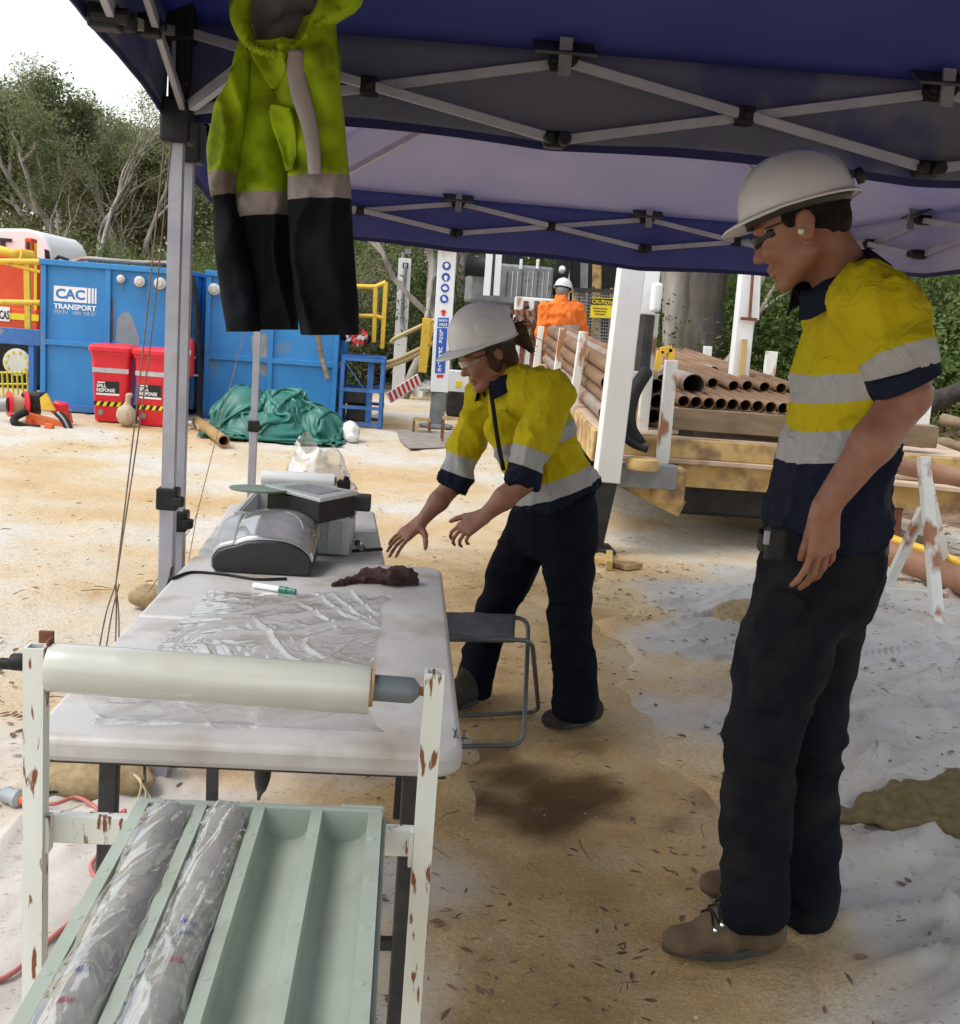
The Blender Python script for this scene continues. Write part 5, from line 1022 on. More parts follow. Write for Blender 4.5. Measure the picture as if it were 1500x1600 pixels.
shirt(wk, [(P(856, 483, OY), P(898, 483, OY), .09, .09, .05), (P(876, 490, OY), P(878, 545, OY), .15, .155, .05, (1, 0, 0), 1.38), (nb+V3(0, 0, .06), P(876, 490, OY), .085, .13, .05)], [([sl_, el_, el_*.4+wl_*.6], [.085, .075, .06]), ([sr_, er_, er_*.4+wr_*.6], [.085, .075, .06])], P(878, 562, OY), P(876, 470, OY), m_shirtO, .016, 31, .018)
tr_ = SDF(); tr_.cone(hip+V3(0, 0, .03), hip+V3(0, 0, -.1), .15, .15, .05, (1, 0, 0), 1.2).cone(hip+V3(-.09, 0, -.08), fl, .11, .08, .03).cone(hip+V3(.09, 0, -.08), fr2, .11, .08, .03); v, q = tr_.mesh(.016); np_mesh('trousers', v, q, m_navy, wk)
for f_ in (fl, fr2): MB().box(f_+V3(0, .05, -.035), (.1, .29, .09)).build('boot', m_bootd, wk, bevel=.03)
# ------------------------------------------------------------------ blue tanks
X_ = V3(1, 0, 0); Z_ = V3(0, 0, 1)
def px_box(x0, y0, x1, y1, Y, depth, name, m, T, bevel=.004):
    """box whose front face stands at depth Y and spans the two pixel corners"""
    a, b = P(x0, y1, Y), P(x1, y0, Y); return MB().box2((min(a[0], b[0]), Y, min(a[2], b[2])), (max(a[0], b[0]), Y+depth, max(a[2], b[2]))).build(name, m, T, bevel=bevel)
def tank(label, x0, x1, Y, depth, top, mids, midz, caps):
    T = thing('blue_tank', label, 'tank', ((x0+x1)/2, Y+depth/2, 0), 'blue steel tanks'); f = .065
    MB().box2((x0+.02, Y+.045, .08), (x1-.02, Y+depth, top-.03)).build('plate', m_blue, T)
    for xx in [x0+f/2]+mids+[x1-f/2]: MB().box2((xx-f/2, Y, .04), (xx+f/2, Y+.044, top-.0705)).build('upright', m_blue, T, bevel=.006)
    MB().box2((x0-.02, Y-.015, top-.07), (x1+.02, Y+.07, top)).build('top_rim', m_blue, T, bevel=.008); MB().box2((x0-.02, Y+.0705, top-.06), (x0+.05, Y+depth, top)).box2((x1-.05, Y+.0705, top-.06), (x1+.02, Y+depth, top)).build('top_rim', m_blue, T, bevel=.008)
    MB().box2((x0+.03, Y+.004, midz-.035), (x1-.03, Y+.0435, midz+.035)).build('waist_rail', m_blue, T, bevel=.006); MB().box2((x0-.01, Y-.012, 0), (x1+.01, Y+.05, .085)).build('skid', m_bluesteel, T, bevel=.005)
    for k in range(1, 4):
        y = Y+depth*k/4; MB().box2((x1-.0195, y-.03, .08), (x1+.025, y+.03, top-.061)).build('side_rib', m_blue, T, bevel=.005)
    MB().box2((x1-.0195, Y+.08, midz-.035), (x1+.02, Y+depth, midz+.035)).build('side_rail', m_blue, T)
    for cx, cy, r in caps:
        c = P(cx, cy, Y+.045); s = r*Y/FPX; g = MB().lathe([(s*.8, -.01), (s*.8, .05), (s, .05), (s, .075), (s*.55, .085), (s*.5, .10), (.001, .10)], c, (0, -1, 0), 22).build('hose_cap', m_pipegrey if False else mat('pale aluminium cap', (.5, .49, .46), (.6, .59, .56), 9, .4, .3), T, smooth='auto')
        mb = MB(); sg_ = P(cx-2, cy+s*9, Y+.0); n = 12
        for k in range(n):
            t = k/(n-1); p = c+V3(s*.6-s*1.6*t, -.05, -s*.6-2.6*s*math.sin(math.pi*t)*.9); mb.lathe([(.009, -.003), (.012, 0), (.009, .003)], p, (1 if k % 2 else .1, .3, 1 if not k % 2 else .1), 6)
        mb.build('chain', m_grey, g)
    return T
TY = 14.1; xA, xB = P(63, 520, TY)[0], P(288, 520, TY)[0]; ztop = P(170, 412, TY)[2]; zm = P(170, 541, TY)[2]
tk = tank('blue steel tank with white painted transport lettering behind the red bins', xA, xB, TY, 2.4, ztop, [P(168, 480, TY)[0]], zm, [(191, 436, 6), (220, 440, 8), (252, 443, 9)])
lz = lambda x, y: P(x, y, TY+.0425)
o = lz(84, 470); wU = lz(136, 470)[0]-o[0]; hU = lz(84, 446)[2]-o[2]
MB().box((o[0]+wU/2, TY+.043, o[2]+hU/2), (wU, .004, hU)).build('logo_panel', m_white, tk)
text('lettering', 'CAC', mat('stencil blue', (.03, .17, .45), rough=.5), tk, (o[0]+wU*.06, TY+.040, o[2]+hU*.18), X_, Z_, hU*.66, wU*.88, .001, .035)
bars = MB()
for k, (a, b) in enumerate(((137.5, 141.5), (143.2, 146.2), (148, 150.6))): xa, xb = lz(a, 470)[0], lz(b, 470)[0]; bars.box(((xa+xb)/2, TY+.043, o[2]+hU/2), (xb-xa, .004, hU))
bars.build('logo_bars', m_white, tk)
w2 = lz(150.6, 470)[0]-o[0]; text('lettering', 'TRANSPORT', m_white, tk, (o[0], TY+.042, lz(84, 482)[2]), X_, Z_, hU*.36, w2, .001, .03)
text('lettering', 'PERTH   1800 708 07', mat('faded white', (.42, .5, .6), rough=.6), tk, (o[0]+.01, TY+.042, lz(84, 489.5)[2]), X_, Z_, hU*.24, w2*.97, .001, .01)
pp = [lz(x, y) for x, y in [(181, 528), (183, 498), (190, 489), (200, 488), (207, 496), (211, 510), (217, 525), (218, 539), (181, 539)]]
MB().prism([V3(p[0], TY+.043, p[2]) for p in pp][::-1], (0, .001, 0)).build('bare_patch', mat('bare grey primer', (.20, .235, .27), (.27, .29, .32), 7, .6), tk)
MB().prism([V3(lz(x, y)[0], TY+.042, lz(x, y)[2]) for x, y in [(173, 468), (176, 466), (177, 530), (173.5, 536)]][::-1], (0, .001, 0)).build('rust_streak', m_rust, tk)
tag(MB().tube(catmull([P(110, 411, TY+.3), P(135, 404, TY+.3), P(175, 407, TY+.25), P(220, 410, TY+.3), P(275, 411, TY+.3)], 6), .028, 8).build('grey_hose', m_pipegrey, smooth=True), 'grey hose lying along the top of the lettered blue tank', 'hose')
tag(MB().tube(catmull([P(255, 412, TY+.4), P(285, 416, TY+.15), P(298, 432, TY-.06), P(305, 460, TY-.08), P(309, 530, TY-.08), P(312, 600, TY-.08), P(314, 660, TY-.1), P(330, 672, TY-.7)], 7), .034, 9).build('black_hose', m_rubber, smooth=True), 'thick black hose drooping over the corner between the two blue tanks', 'hose')
fe = thing('fire_extinguisher', 'red fire extinguisher hung on the corner of the lettered blue tank', 'extinguisher', P(294, 592, TY-.1)); fb = P(293, 588, TY-.1); fs = TY/FPX
MB().lathe([(.06, 0), (.075, .012), (.075, .40), (.06, .46), (.03, .49)], fb, n=24).build('cylinder', m_red, fe, smooth='auto'); MB().cyl(fb+Z_*.49, fb+Z_*.55, .025, 12).box(fb+V3(.02, 0, .57), (.12, .03, .02)).box(fb+V3(.02, 0, .61), (.12, .02, .015)).build('valve', m_black, fe, bevel=.004)
MB().tube(catmull([fb+V3(-.02, -.03, .54), fb+V3(-.10, -.05, .5), fb+V3(-.095, -.03, .2), fb+V3(-.09, -.02, .08)], 6), .012, 8).build('hose', m_rubber, fe, smooth=True)
MB().box(fb+V3(.0, -.075, .30), (.09, .006, .06)).box(fb+V3(-.01, -.075, .20), (.05, .006, .09)).build('paper_label', m_white, fe); MB().box(fb+V3(.03, .04, .24), (.22, .02, .03)).box(fb+V3(.03, .04, .02), (.22, .1, .02)).build('wall_bracket', m_alu, fe)
TY2 = 14.5; x2a, x2b = P(320, 520, TY2)[0], P(530, 520, TY2)[0]; z2 = P(400, 428, TY2)[2]
tk2 = tank('plain blue steel tank behind the green tarpaulin and the hanging jacket', x2a, x2b, TY2, 2.3, z2, [P(422, 560, TY2)[0]], P(400, 562, TY2)[2], [(336, 452, 9)])
pp = [P(x, y, TY2+.04) for x, y in [(392, 525), (418, 520), (418, 590), (396, 580)]]; MB().prism([V3(p[0], TY2+.0435, p[2]) for p in pp][::-1], (0, .001, 0)).build('bare_patch', MATS['bare grey primer'], tk2)
tag(MB().tube([P(496, 520, TY2-.12), P(503, 560, TY2-.12), P(512, 592, TY2-.2)], [.035, .03, .03], 8).build('timber_stick', m_timber), 'pale stick leaning on the plain blue tank', 'stick')
# ------------------------------------------------------------------ spill response bins
def wbin(loc, label):
    T = thing('wheelie_bin', label, 'bin', (0, 0, 0), 'red spill response bins'); H = .86
    MB().loft([(V3(0, 0, .02), V3(.185, 0, 0), V3(0, .20, 0)), (V3(0, 0, .05), V3(.195, 0, 0), V3(0, .21, 0)), (V3(0, 0, H*.78), V3(.225, 0, 0), V3(0, .255, 0)), (V3(0, 0, H-.005), V3(.235, 0, 0), V3(0, .27, 0))], 32, 7).build('bin_body', m_red, T, smooth='auto')
    MB().loft([(V3(0, -.0, H-.055), V3(.245, 0, 0), V3(0, .28, 0)), (V3(0, 0, H-.01), V3(.25, 0, 0), V3(0, .285, 0))], 32, 7).build('collar_rim', m_red, T, smooth='auto')
    ld_ = MB().loft([(V3(0, -.01, H-.008), V3(.262, 0, 0), V3(0, .30, 0)), (V3(0, -.01, H+.035), V3(.262, 0, 0), V3(0, .30, 0)), (V3(0, 0, H+.062), V3(.235, 0, 0), V3(0, .27, 0)), (V3(0, 0, H+.07), V3(.17, 0, 0), V3(0, .2, 0))], 32, 7).build('lid', m_red, T, smooth='auto')
    MB().tube([V3(-.2, .3, H-.02), V3(-.2, .35, H+.01), V3(.2, .35, H+.01), V3(.2, .3, H-.02)], .014, 8).build('lid_handle', m_red, ld_)
    for s in (-1, 1): MB().cyl(V3(s*.17, .2, .1), V3(s*.22, .2, .1), .1, 22).build('wheel', m_black, T, smooth='auto')
    yf = lambda z: -(.21+.06*(z-.05)/(H-.05))-.004
    wf = lambda z: .195+.04*(z-.05)/(H-.05)
    def strip(z0, z1, m, nm, w=1.0, x0=None, x1=None, o_=.0):
        a, b = (-wf(z0)*w if x0 is None else x0), (wf(z0)*w if x1 is None else x1); return MB().prism([V3(a, yf(z0)-o_, z0), V3(b, yf(z0)-o_, z0), V3(b, yf(z1)-o_, z1), V3(a, yf(z1)-o_, z1)], (0, .003, 0)).build(nm, m, T)
    strip(.60, .655, m_tape, 'reflective_band', .93); strip(.36, .50, m_signblack, 'label', 1, -.16, .10, .0); strip(.335, .358, m_white, 'label_strip', 1, -.16, .10)
    text('lettering', 'SPILL', m_white, T, (-.155, yf(.43)-.006, .425), X_, V3(0, -.07, 1), .042, .11, .001, .03); text('lettering', 'RESPONSE', m_white, T, (-.155, yf(.38)-.006, .373), X_, V3(0, -.07, 1), .042, .21, .001, .03); strip(.478, .492, m_white, 'label_strip', 1, -.15, -.06, .004)
    strip(.205, .26, m_signblack, 'hazard_strip', .93)
    hz = MB()
    for k in range(5):
        x = -.17+k*.078; a, b = .2055, .2595; hz.prism([V3(x, yf(a)-.004, a), V3(x+.038, yf(a)-.004, a), V3(x+.066, yf(b)-.004, b), V3(x+.028, yf(b)-.004, b)], (0, .003, 0))
    hz.build('hazard_stripes', m_signyellow, T)
    MB().prism([V3(-.145, yf(.10)-.001, .10), V3(-.09, yf(.10)-.001, .10), V3(-.08, yf(.16)-.001, .15), V3(-.13, yf(.17)-.001, .17)], (0, .003, 0)).build('scuff', m_grey, T)
    return T
index_kids(); b1 = wbin(None, 'left red spill response bin in front of the lettered blue tank'); index_kids(); b2 = copy_tree(b1)
b2['label'] = 'right red spill response bin, half behind the tent leg'
pb = PZ(172, 660); b1.location = (pb[0], 13.35, -.01); b1.rotation_euler[2] = R_(3); pb = PZ(240, 666); b2.location = (pb[0]+.02, 13.25, -.012); b2.rotation_euler[2] = R_(-6)
ORG[b1.name] = np.array(b1.location)
bb = P(197, 660, 12.95); sack('small tied cream bag between the two red bins', [(V3(bb[0], 12.95, .12), (.115, .11, .125)), (V3(bb[0], 12.95, .22), V3(bb[0]+.02, 12.95, .30), .05, .025), (V3(bb[0]+.02, 12.95, .30), V3(bb[0]+.03, 12.95, .36), .025, .045)], .008, mat('cream sack', (.42, .33, .22), (.5, .41, .29), 30, .9), name='tied_bag')
# ------------------------------------------------------------------ fire-red truck, yellow rail, blue drawbar
KY = 17.0; tkr = thing('truck', 'orange-red tanker truck with white cab at the left edge', 'truck', P(20, 600, KY)*V3(1, 1, 0))
m_truck = mat('orange red truck paint', (.66, .055, .012), (.74, .085, .02), 3, .4, c3=(.4, .12, .05), s3=5, t3=(.62, .8))
px_box(-150, 402, 57, 484, KY+.3, 2.3, 'body', m_truck, tkr, .03); px_box(-150, 484.2, 58, 504, KY+.25, 2.2, 'skirt', m_truck, tkr, .02)
px_box(5, 492, 60, 498, KY+.235, .012, 'yellow_stripe', m_signyellow, tkr, 0); px_box(53, 380, 57.5, 520, KY+.28, .015, 'edge_stripe', m_signyellow, tkr, 0); px_box(-5, 480, 15, 501, KY+.225, .02, 'sign_plate', m_white, tkr, .002)
a = P(-7, 498, KY+.22); b = P(14.5, 498, KY+.22); text('lettering', 'UCAS', m_signblack, tkr, (a[0], KY+.222, a[2]), X_, Z_, .135, b[0]-a[0], .001, .03)
px_box(38, 372, 50, 402, KY+.2, .25, 'tail_light_box', m_truck, tkr, .02); px_box(41, 378, 46, 398, KY+.19, .01, 'tail_light', m_dark, tkr, 0)
cp = [(-150, 356), (40, 357), (58, 361), (70, 371), (77, 384), (80, 398), (81, 440), (-150, 440)]; cz = [P(x, y, KY+2.7) for x, y in cp]
MB().prism([V3(p[0], KY+2.7, p[2]) for p in cz][::-1], (0, 2.2, 0)).build('cab', m_white, tkr, bevel=.05, seg=3, smooth='auto')
MB().prism([V3(p[0], KY+2.68, p[2]) for p in [P(x, y, KY+2.7) for x, y in [(70, 389), (77, 392), (80, 410), (71, 408)]]][::-1], (0, .015, 0)).build('window', m_black, tkr); px_box(-12, 373, 18, 376, KY+2.67, .02, 'roof_line', m_dark, tkr, 0); px_box(0, 377, 8, 388, KY+2.67, .02, 'cab_vent', m_dark, tkr, 0)
MB().tube([P(80, 412, KY+2.6), P(92, 401, KY+2.5), P(107, 406, KY+2.5)], .03, 6).build('mirror_arm', m_black, tkr)
for sgn_, wx in ((0, 27), (1, -75)):
    c = P(wx, 566, KY+.1); tw = MB().lathe([(.30, -.01), (.46, 0), (.50, .05), (.50, .25), (.46, .3), (.3, .3)], c, (0, 1, 0), 30).build('tyre', m_rubber, tkr, smooth='auto'); MB().lathe([(.31, -.005), (.29, .02), (.22, .03), (.20, -.04), (.1, -.05), (.001, -.05)], c, (0, 1, 0), 26).build('rim', mat('pale rim', (.6, .6, .55), (.68, .68, .62), 6, .5), tw, smooth='auto'); nb_ = MB()
    for k in range(10): a_ = k*.628; nb_.cyl(c+V3(.16*math.cos(a_), -.035, .16*math.sin(a_)), c+V3(.16*math.cos(a_), -.075, .16*math.sin(a_)), .022, 6)
    nb_.build('wheel_nuts', m_signyellow, tw)
px_box(-150, 506, 58, 530, KY+.6, 1.6, 'chassis', m_dark, tkr, .02)
px_box(48, 505, 60, 600, KY+.4, .3, 'rear_leg', m_truck, tkr, .02)
MB().tube([P(-30, 383, KY+.1), P(20, 396, KY+.1), P(32, 398, KY+.1)], .07, 10).build('yellow_boom', m_yellow, tkr, smooth=True); MB().tube([P(30, 396, KY+.05), P(50, 400, KY+.2)], .08, 10).build('boom_end', m_yellow, tkr)
RLY = 14.35; rl_ = thing('yellow_handrail', 'yellow handrail in front of the orange-red truck', 'handrail', P(30, 520, RLY))
for a, b, r in [((-40, 408), (63, 409), .038), ((-40, 471), (63, 473), .036), ((-20, 404), (63, 425), .022)]: MB().cyl(P(*a, RLY), P(*b, RLY), r, 10).build('rail', m_yellow, rl_, smooth='auto')
MB().beam(P(42, 412, RLY+.02), P(44, 520, RLY+.02), .07, .05).build('stanchion', m_yellow, rl_)
db = thing('blue_drawbar', 'blue steel drawbar running left from the lettered tank', 'drawbar', P(30, 600, TY)*V3(1, 1, 0)); px_box(-60, 516, 63, 532, TY+.1, .16, 'beam', m_bluesteel, db, .006); px_box(44, 532.3, 53, 616, TY+.12, .12, 'prop_leg', m_bluesteel, db, .006)
mb = MB()
for x in np.linspace(-20, 42, 9): mb.tube([P(x, 580, 14.9), P(x+3, 632, 14.9)], .014, 5)
for y in (582, 600, 618): mb.tube([P(-20, y, 14.9), P(44, y, 14.9)], .014, 5)
tag(mb.build('yellow_mesh_basket', mat('yellow wire', (.6, .5, .03), rough=.5)), 'yellow wire mesh basket on the sand below the truck wheel', 'basket')
# ------------------------------------------------------------------ orange winch on the sand
WYY = 12.6; wn = thing('winch', 'orange powered winch with rope drum lying on the pale sand', 'winch', PZ(65, 690))
q_ = lambda x, y, d=0: P(x, y, WYY+d)
MB().cyl(q_(16, 632), q_(38, 630, .1), .10, 20).build('rope_drum', mat('tan wound rope', (.42, .33, .2), (.5, .41, .27), 40, .9, stretch=(20, 1, 1)), wn, smooth='auto')
for x in (13, 39): MB().cyl(q_(x, 631), q_(x+2.5, 631, .01), .145, 22).build('drum_flange', m_red, wn, smooth='auto')
MB().box(q_(53, 626, .15), (.22, .25, .2)).box(q_(50, 640, .1), (.16, .2, .14)).build('gearbox', m_dark, wn, bevel=.03); MB().cyl(q_(0, 632), q_(13, 632), .085, 14).build('motor', m_grey, wn, smooth='auto')
MB().prism([q_(62, 622, -.1), q_(72, 614, -.1), q_(86, 642, -.1), q_(64, 640, -.1)], (0, .05, 0)).build('warning_guard', m_yellow, wn, bevel=.004)
MB().beam(q_(42, 652, -.1), q_(100, 668, -.1), .10, .12).beam(q_(44, 676, -.2), q_(70, 690, -.2), .08, .12).beam(q_(46, 655, -.2), q_(48, 680, -.2), .06, .10).build('base_frame', m_orange, wn, bevel=.008)
MB().beam(q_(78, 662, -.35), q_(71, 697, -.35), .09, .09).build('leg', m_orange, wn, bevel=.008); MB().beam(q_(106, 645, .2), q_(110, 662, .2), .06, .06).build('leg', m_orange, wn, bevel=.008); MB().lathe([(.085, 0), (.09, .02), (.09, .12), (.07, .14)], q_(92, 647, .1), (.2, 0, 1), 20).build('cap', m_red, wn, smooth='auto')
MB().tube(catmull([q_(42, 643, -.2), q_(24, 652, -.3), q_(24, 662, -.35), q_(42, 668, -.3), q_(62, 670, -.3)], 6), .042, 9).build('hose', m_rubber, wn, smooth=True)
for dx, m_ in ((0, m_rubber), (4, m_grey), (8, m_rubber)): MB().tube(catmull([q_(86+dx, 645, -.2), q_(98+dx, 658, -.25), q_(107+dx, 680, -.3), q_(112+dx, 694, -.4)], 5), .022, 7).build('hose', m_, wn, smooth=True)
MB().lathe([(.025, 0), (.03, .03), (.02, .1)], q_(114, 696, -.4), (.5, -.3, -.6), 10).build('hose_fitting', m_chrome, wn)
# ------------------------------------------------------------------ green tarpaulin heap, pipe, white sack
tx0, tx1 = P(322, 640, 12.7)[0], P(541, 640, 12.7)[0]; # a sheet larger than the space it is given, dropped over lumps and left to buckle into folds
NU, NV = 96, 74; SW, SD = 3.1, 2.5; wid, dep = (tx1-tx0)*.98, 1.35; cx_, cy_ = (tx0+tx1)/2, 12.95
uu_, vv_ = np.meshgrid(np.linspace(-.5, .5, NU), np.linspace(-.5, .5, NV), indexing='ij'); n3 = np.stack([uu_*4, vv_*4, 0*uu_], -1)
X3 = np.stack([uu_*wid+.10*vnoise(n3*1.3, 3), vv_*dep+.10*vnoise(n3*1.3, 4), 0*uu_], -1); Vl = np.zeros_like(X3); d1, d2 = SW/(NU-1), SD/(NV-1); LUMPS = [((-.42, .1, .05), (.36, .45, .50)), ((.05, .15, .05), (.42, .5, .46)), ((.45, .05, .0), (.30, .42, .38)), ((-.1, -.3, .0), (.5, .3, .28))]
for c_0, r_0 in LUMPS:
    h_0 = 1-((X3[..., 0]-c_0[0])/r_0[0])**2-((X3[..., 1]-c_0[1])/r_0[1])**2; X3[..., 2] = np.maximum(X3[..., 2], c_0[2]+r_0[2]*np.sqrt(np.maximum(h_0, 0)))
X3[..., 2] += .10+.16*vnoise(n3*1.9+.4*vnoise(n3, 9)[..., None], 5)+.10*vnoise(n3*np.array([2.2, 4.5, 1]), 6)
CON = []
for di, dj, L_0, st_ in ((1, 0, d1, .5), (0, 1, d2, .5), (1, 1, math.hypot(d1, d2), .3), (1, -1, math.hypot(d1, d2), .3), (3, 0, 3*d1, .05), (0, 3, 3*d2, .05)):
    A0 = (slice(0, NU-di), slice(max(0, -dj), NV-max(0, dj))); B0 = (slice(di, NU), slice(max(0, dj), NV+min(0, dj))); CON.append((A0, B0, L_0, st_))
for it in range(90):
    X0_ = X3.copy(); Vl[..., 2] -= 9.8*.016; X3 = X3+Vl*.016
    for _ in range(6):
        for A0, B0, L_0, st_ in CON:
            dd_ = X3[B0]-X3[A0]; ln_ = np.linalg.norm(dd_, axis=-1, keepdims=True)+1e-9; cr = dd_*((ln_-L_0)/ln_)*(st_*.5); X3[A0] += cr; X3[B0] -= cr
        for c_0, r_0 in LUMPS:
            q_0 = (X3-np.array(c_0))/np.array(r_0); m_0 = np.linalg.norm(q_0, axis=-1, keepdims=True); X3 = np.where(m_0 < 1, X0_+(np.array(c_0)+q_0/np.maximum(m_0, .05)*np.array(r_0)-X0_)*.35, X3)
        X3[..., 0] = np.clip(X3[..., 0], -wid*.52, wid*.52); X3[..., 1] = np.clip(X3[..., 1], -dep*.55, dep*.55); X3[..., 2] = np.maximum(X3[..., 2], .012)
    Vl = (X3-X0_)/.016*.88; Vl[X3[..., 2] < .02] *= .4
gt = X3+V3(cx_, cy_, 0)
m_tarp = mat('green tarpaulin', (.013, .115, .088), (.02, .15, .115), 5, .42, bump=.002, bscale=40, c3=(.09, .16, .12), s3=4, t3=(.6, .75), rnoise=.08)
TP = MB().grid(gt[::-1]).build('tarpaulin', m_tarp, smooth=True, solid=.004); TP.modifiers.new('sub', 'SUBSURF').render_levels = 1; tag(TP, 'heaped dark green tarpaulin in front of the plain blue tank', 'tarpaulin')
tag(MB().pipe(PZ(308, 658, .06)+V3(0, 0, 0), PZ(350, 689, .075), .062, .05, 20).build('steel_pipe', mat('ochre rusty pipe', (.28, .17, .06), (.36, .23, .09), 7, .6, bump=.001), smooth='auto'), 'short ochre pipe lying on the sand beside the green tarpaulin', 'pipe')
c = PZ(546, 684, .05); sack('white sack half under the right end of the green tarpaulin', [(c+V3(0, .15, .06), (.11, .22, .12)), (c+V3(.02, -.0, .0), (.09, .1, .07))], .014, m_cloth, name='white_sack')
mb = MB()
for k in range(9): p = PZ(285+RNG.uniform(-8, 26), 672+RNG.uniform(-10, 12), .03); mb.add([p, p+RNG.uniform(-.12, .12, 3)*V3(1, 1, .4), p+RNG.uniform(-.15, .15, 3)*V3(1, 1, .5)+V3(0, 0, .03)], [(0, 1, 2)])
tag(mb.build('scrap_plastic', m_cloth), 'scraps of torn white plastic by the ochre pipe', 'scraps', kind='stuff')
# ------------------------------------------------------------------ blue work stand with yellow handrail
BY = 14.5; bs = thing('work_stand', 'blue steel work stand with mesh top beside the plain tank', 'stand', P(566, 668, BY)*V3(1, 1, 0)); bx0, bx1 = P(532, 600, BY)[0], P(599, 600, BY)[0]; bzt = P(565, 562, BY)[2]; bd = .75
for x in (bx0+.02, bx1-.02):
    for y in (BY, BY+bd): MB().box2((x-.025, y-.025, 0), (x+.025, y+.025, bzt)).build('leg', m_bluesteel, bs, bevel=.004)
for z in (bzt, P(565, 610, BY)[2], P(565, 637, BY)[2], .05): MB().box2((bx0, BY-.035, z-.022), (bx1, BY-.026, z+.022)).box2((bx0, BY+bd+.026, z-.022), (bx1, BY+bd+.035, z+.022)).box2((bx1+.006, BY-.02, z-.022), (bx1+.014, BY+bd+.02, z+.022)).build('rail', m_bluesteel, bs)
mb = MB()
for x in np.arange(bx0, bx1+.01, .035): mb.box2((x-.004, BY-.02, bzt+.025), (x+.004, BY+bd, bzt+.045))
for y in np.arange(BY, BY+bd+.01, .075): mb.box2((bx0, y-.004, bzt+.023), (bx1, y+.004, bzt+.047))
mb.box2((bx0+.01, BY-.01, bzt+.01), (bx1-.01, BY+bd-.01, bzt+.02)); mb.build('mesh_top', m_bluesteel, bs)
MB().beam(P(536, 560, BY-.05), P(570, 610, BY-.05), .03, .01).build('diagonal_brace', m_bluesteel, bs); MB().box2((bx0+.06, BY+.15, P(565, 632, BY)[2]), (bx1-.18, BY+.6, P(565, 612, BY)[2])).build('battery_box', m_dark, bs, bevel=.01); MB().box2((bx0+.08, BY+.2, .06), (bx1-.2, BY+.6, .3)).build('pump', m_dark, bs, bevel=.03)
MB().box2((bx1-.22, BY+.1, .06), (bx1-.14, BY+.2, bzt-.03)).build('side_panel', m_bluesteel, bs)
cb = P(576, 531, BY+.2); tag(MB().pipe(cb, cb+V3(-.35, .25, .03), .07, .055, 16).build('striped_tube', m_dark, smooth='auto'), 'dark tube lying on the mesh top of the blue stand', 'tube')
mb = MB()
for bx_, n_ in ((548, 14), (564, 14)):
    for k in range(n_): p = P(bx_+RNG.uniform(-9, 9), 531+RNG.uniform(-4, 4), BY+.1); d = RNG.uniform(-.1, .1, 3); mb.mi = k % 2; mb.add([p, p+d, p+d+V3(.02, 0, .05), p+V3(.02, 0, .05)], [(0, 1, 2, 3)])
tag(mb.build('barrier_tape', [m_white, m_signred]), 'crumpled red and white barrier tape on the blue stand', 'barrier tape')
yr = thing('yellow_handrail', 'tall yellow handrail panel rising behind the blue stand', 'handrail', P(580, 560, BY+.9))
for a, b in [((603, 441), (597, 545)), ((587, 447), (584, 535))]: MB().beam(P(*a, BY+.9), P(*b, BY+.9), .06, .05).build('stanchion', m_yellow, yr, bevel=.008)
for a, b in [((535, 447), (587, 448)), ((535, 493), (587, 494)), ((587, 448), (603, 441)), ((587, 494), (601, 498))]: MB().cyl(P(*a, BY+.9), P(*b, BY+.9), .03, 8).build('rail', m_yellow, yr, smooth='auto')
px_box(581, 450, 588, 532, BY+.93, .02, 'flat_panel', m_yellow, yr, 0)
# ------------------------------------------------------------------ drill rig: signed jack post, far posts, engine, mast
def post(label, top, bot, Y, w, d, m, name='jack_post', T=None, inner=None):
    a, b = P(*bot, Y), P(*top, Y); t = thing(name, label, 'post', b*0+a*V3(1, 1, 0)) if T is None else T
    MB().beam(a, b, w, d, (0, 1, 0)).build('column', m, t, bevel=.008); return t, a, b
SY = 15.3; sp, a, b = post('white jack post with blue safety signs and a look up notice', (700, 376), (686, 612), SY, .245, .22, m_rigwhite)
ax = unit(b-a); rx_ = unit(V3(ax[2], 0, -ax[0])); ft = P(681, 668, SY+.05); MB().cyl(a, ft*V3(1, 1, 0)+V3(0, 0, .03), .105, 18).build('jack_leg', m_grey, sp, smooth='auto'); MB().lathe([(.24, 0), (.24, .03), (.12, .05)], ft*V3(1, 1, 0), n=24).build('jack_foot', m_grey, sp, smooth='auto')
fy = SY-.115
def on(x, y): p = P(x, y, fy); return p
for k, (x, y) in enumerate([(697.8, 415.5), (696.6, 433), (695.2, 450), (694, 467)]):
    c = on(x, y); r = .058; MB().lathe([(r, 0), (r, .004), (.0001, .004)], c, (0, -1, 0), 26).build('safety_sign', m_signblue, sp); g = MB(); cf = c+V3(0, -.0055, 0)
    g.lathe([(.024, 0), (.024, .001), (.0001, .001)], cf+V3(0, 0, -.004), (0, -1, 0), 16)
    if k == 0: g.box(cf+V3(0, -.001, .014), (.064, .002, .008)).lathe([(.027, 0), (.0001, .001)], cf+V3(0, 0, .012), (0, -1, 0), 14)
    elif k == 1: g.box(cf+V3(0, -.001, -.03), (.03, .002, .03))
    elif k == 2: g.box(cf+V3(-.027, -.001, -.004), (.014, .002, .03)).box(cf+V3(.027, -.001, -.004), (.014, .002, .03)).box(cf+V3(0, -.001, .024), (.05, .002, .006))
    else: g.box(cf+V3(.012, -.001, -.012), (.035, .002, .02)).box(cf+V3(-.012, -.001, .012), (.02, .002, .045))
    g.build('pictogram', m_white, sp)
c = on(693, 488); MB().prism([c+V3(x, -.002, z) for x, z in [(-.022, -.045), (.022, -.045), (.022, 0), (.048, 0), (0, .045), (-.048, 0), (-.022, 0)]], (0, .003, 0)).build('red_arrow', m_signred, sp)
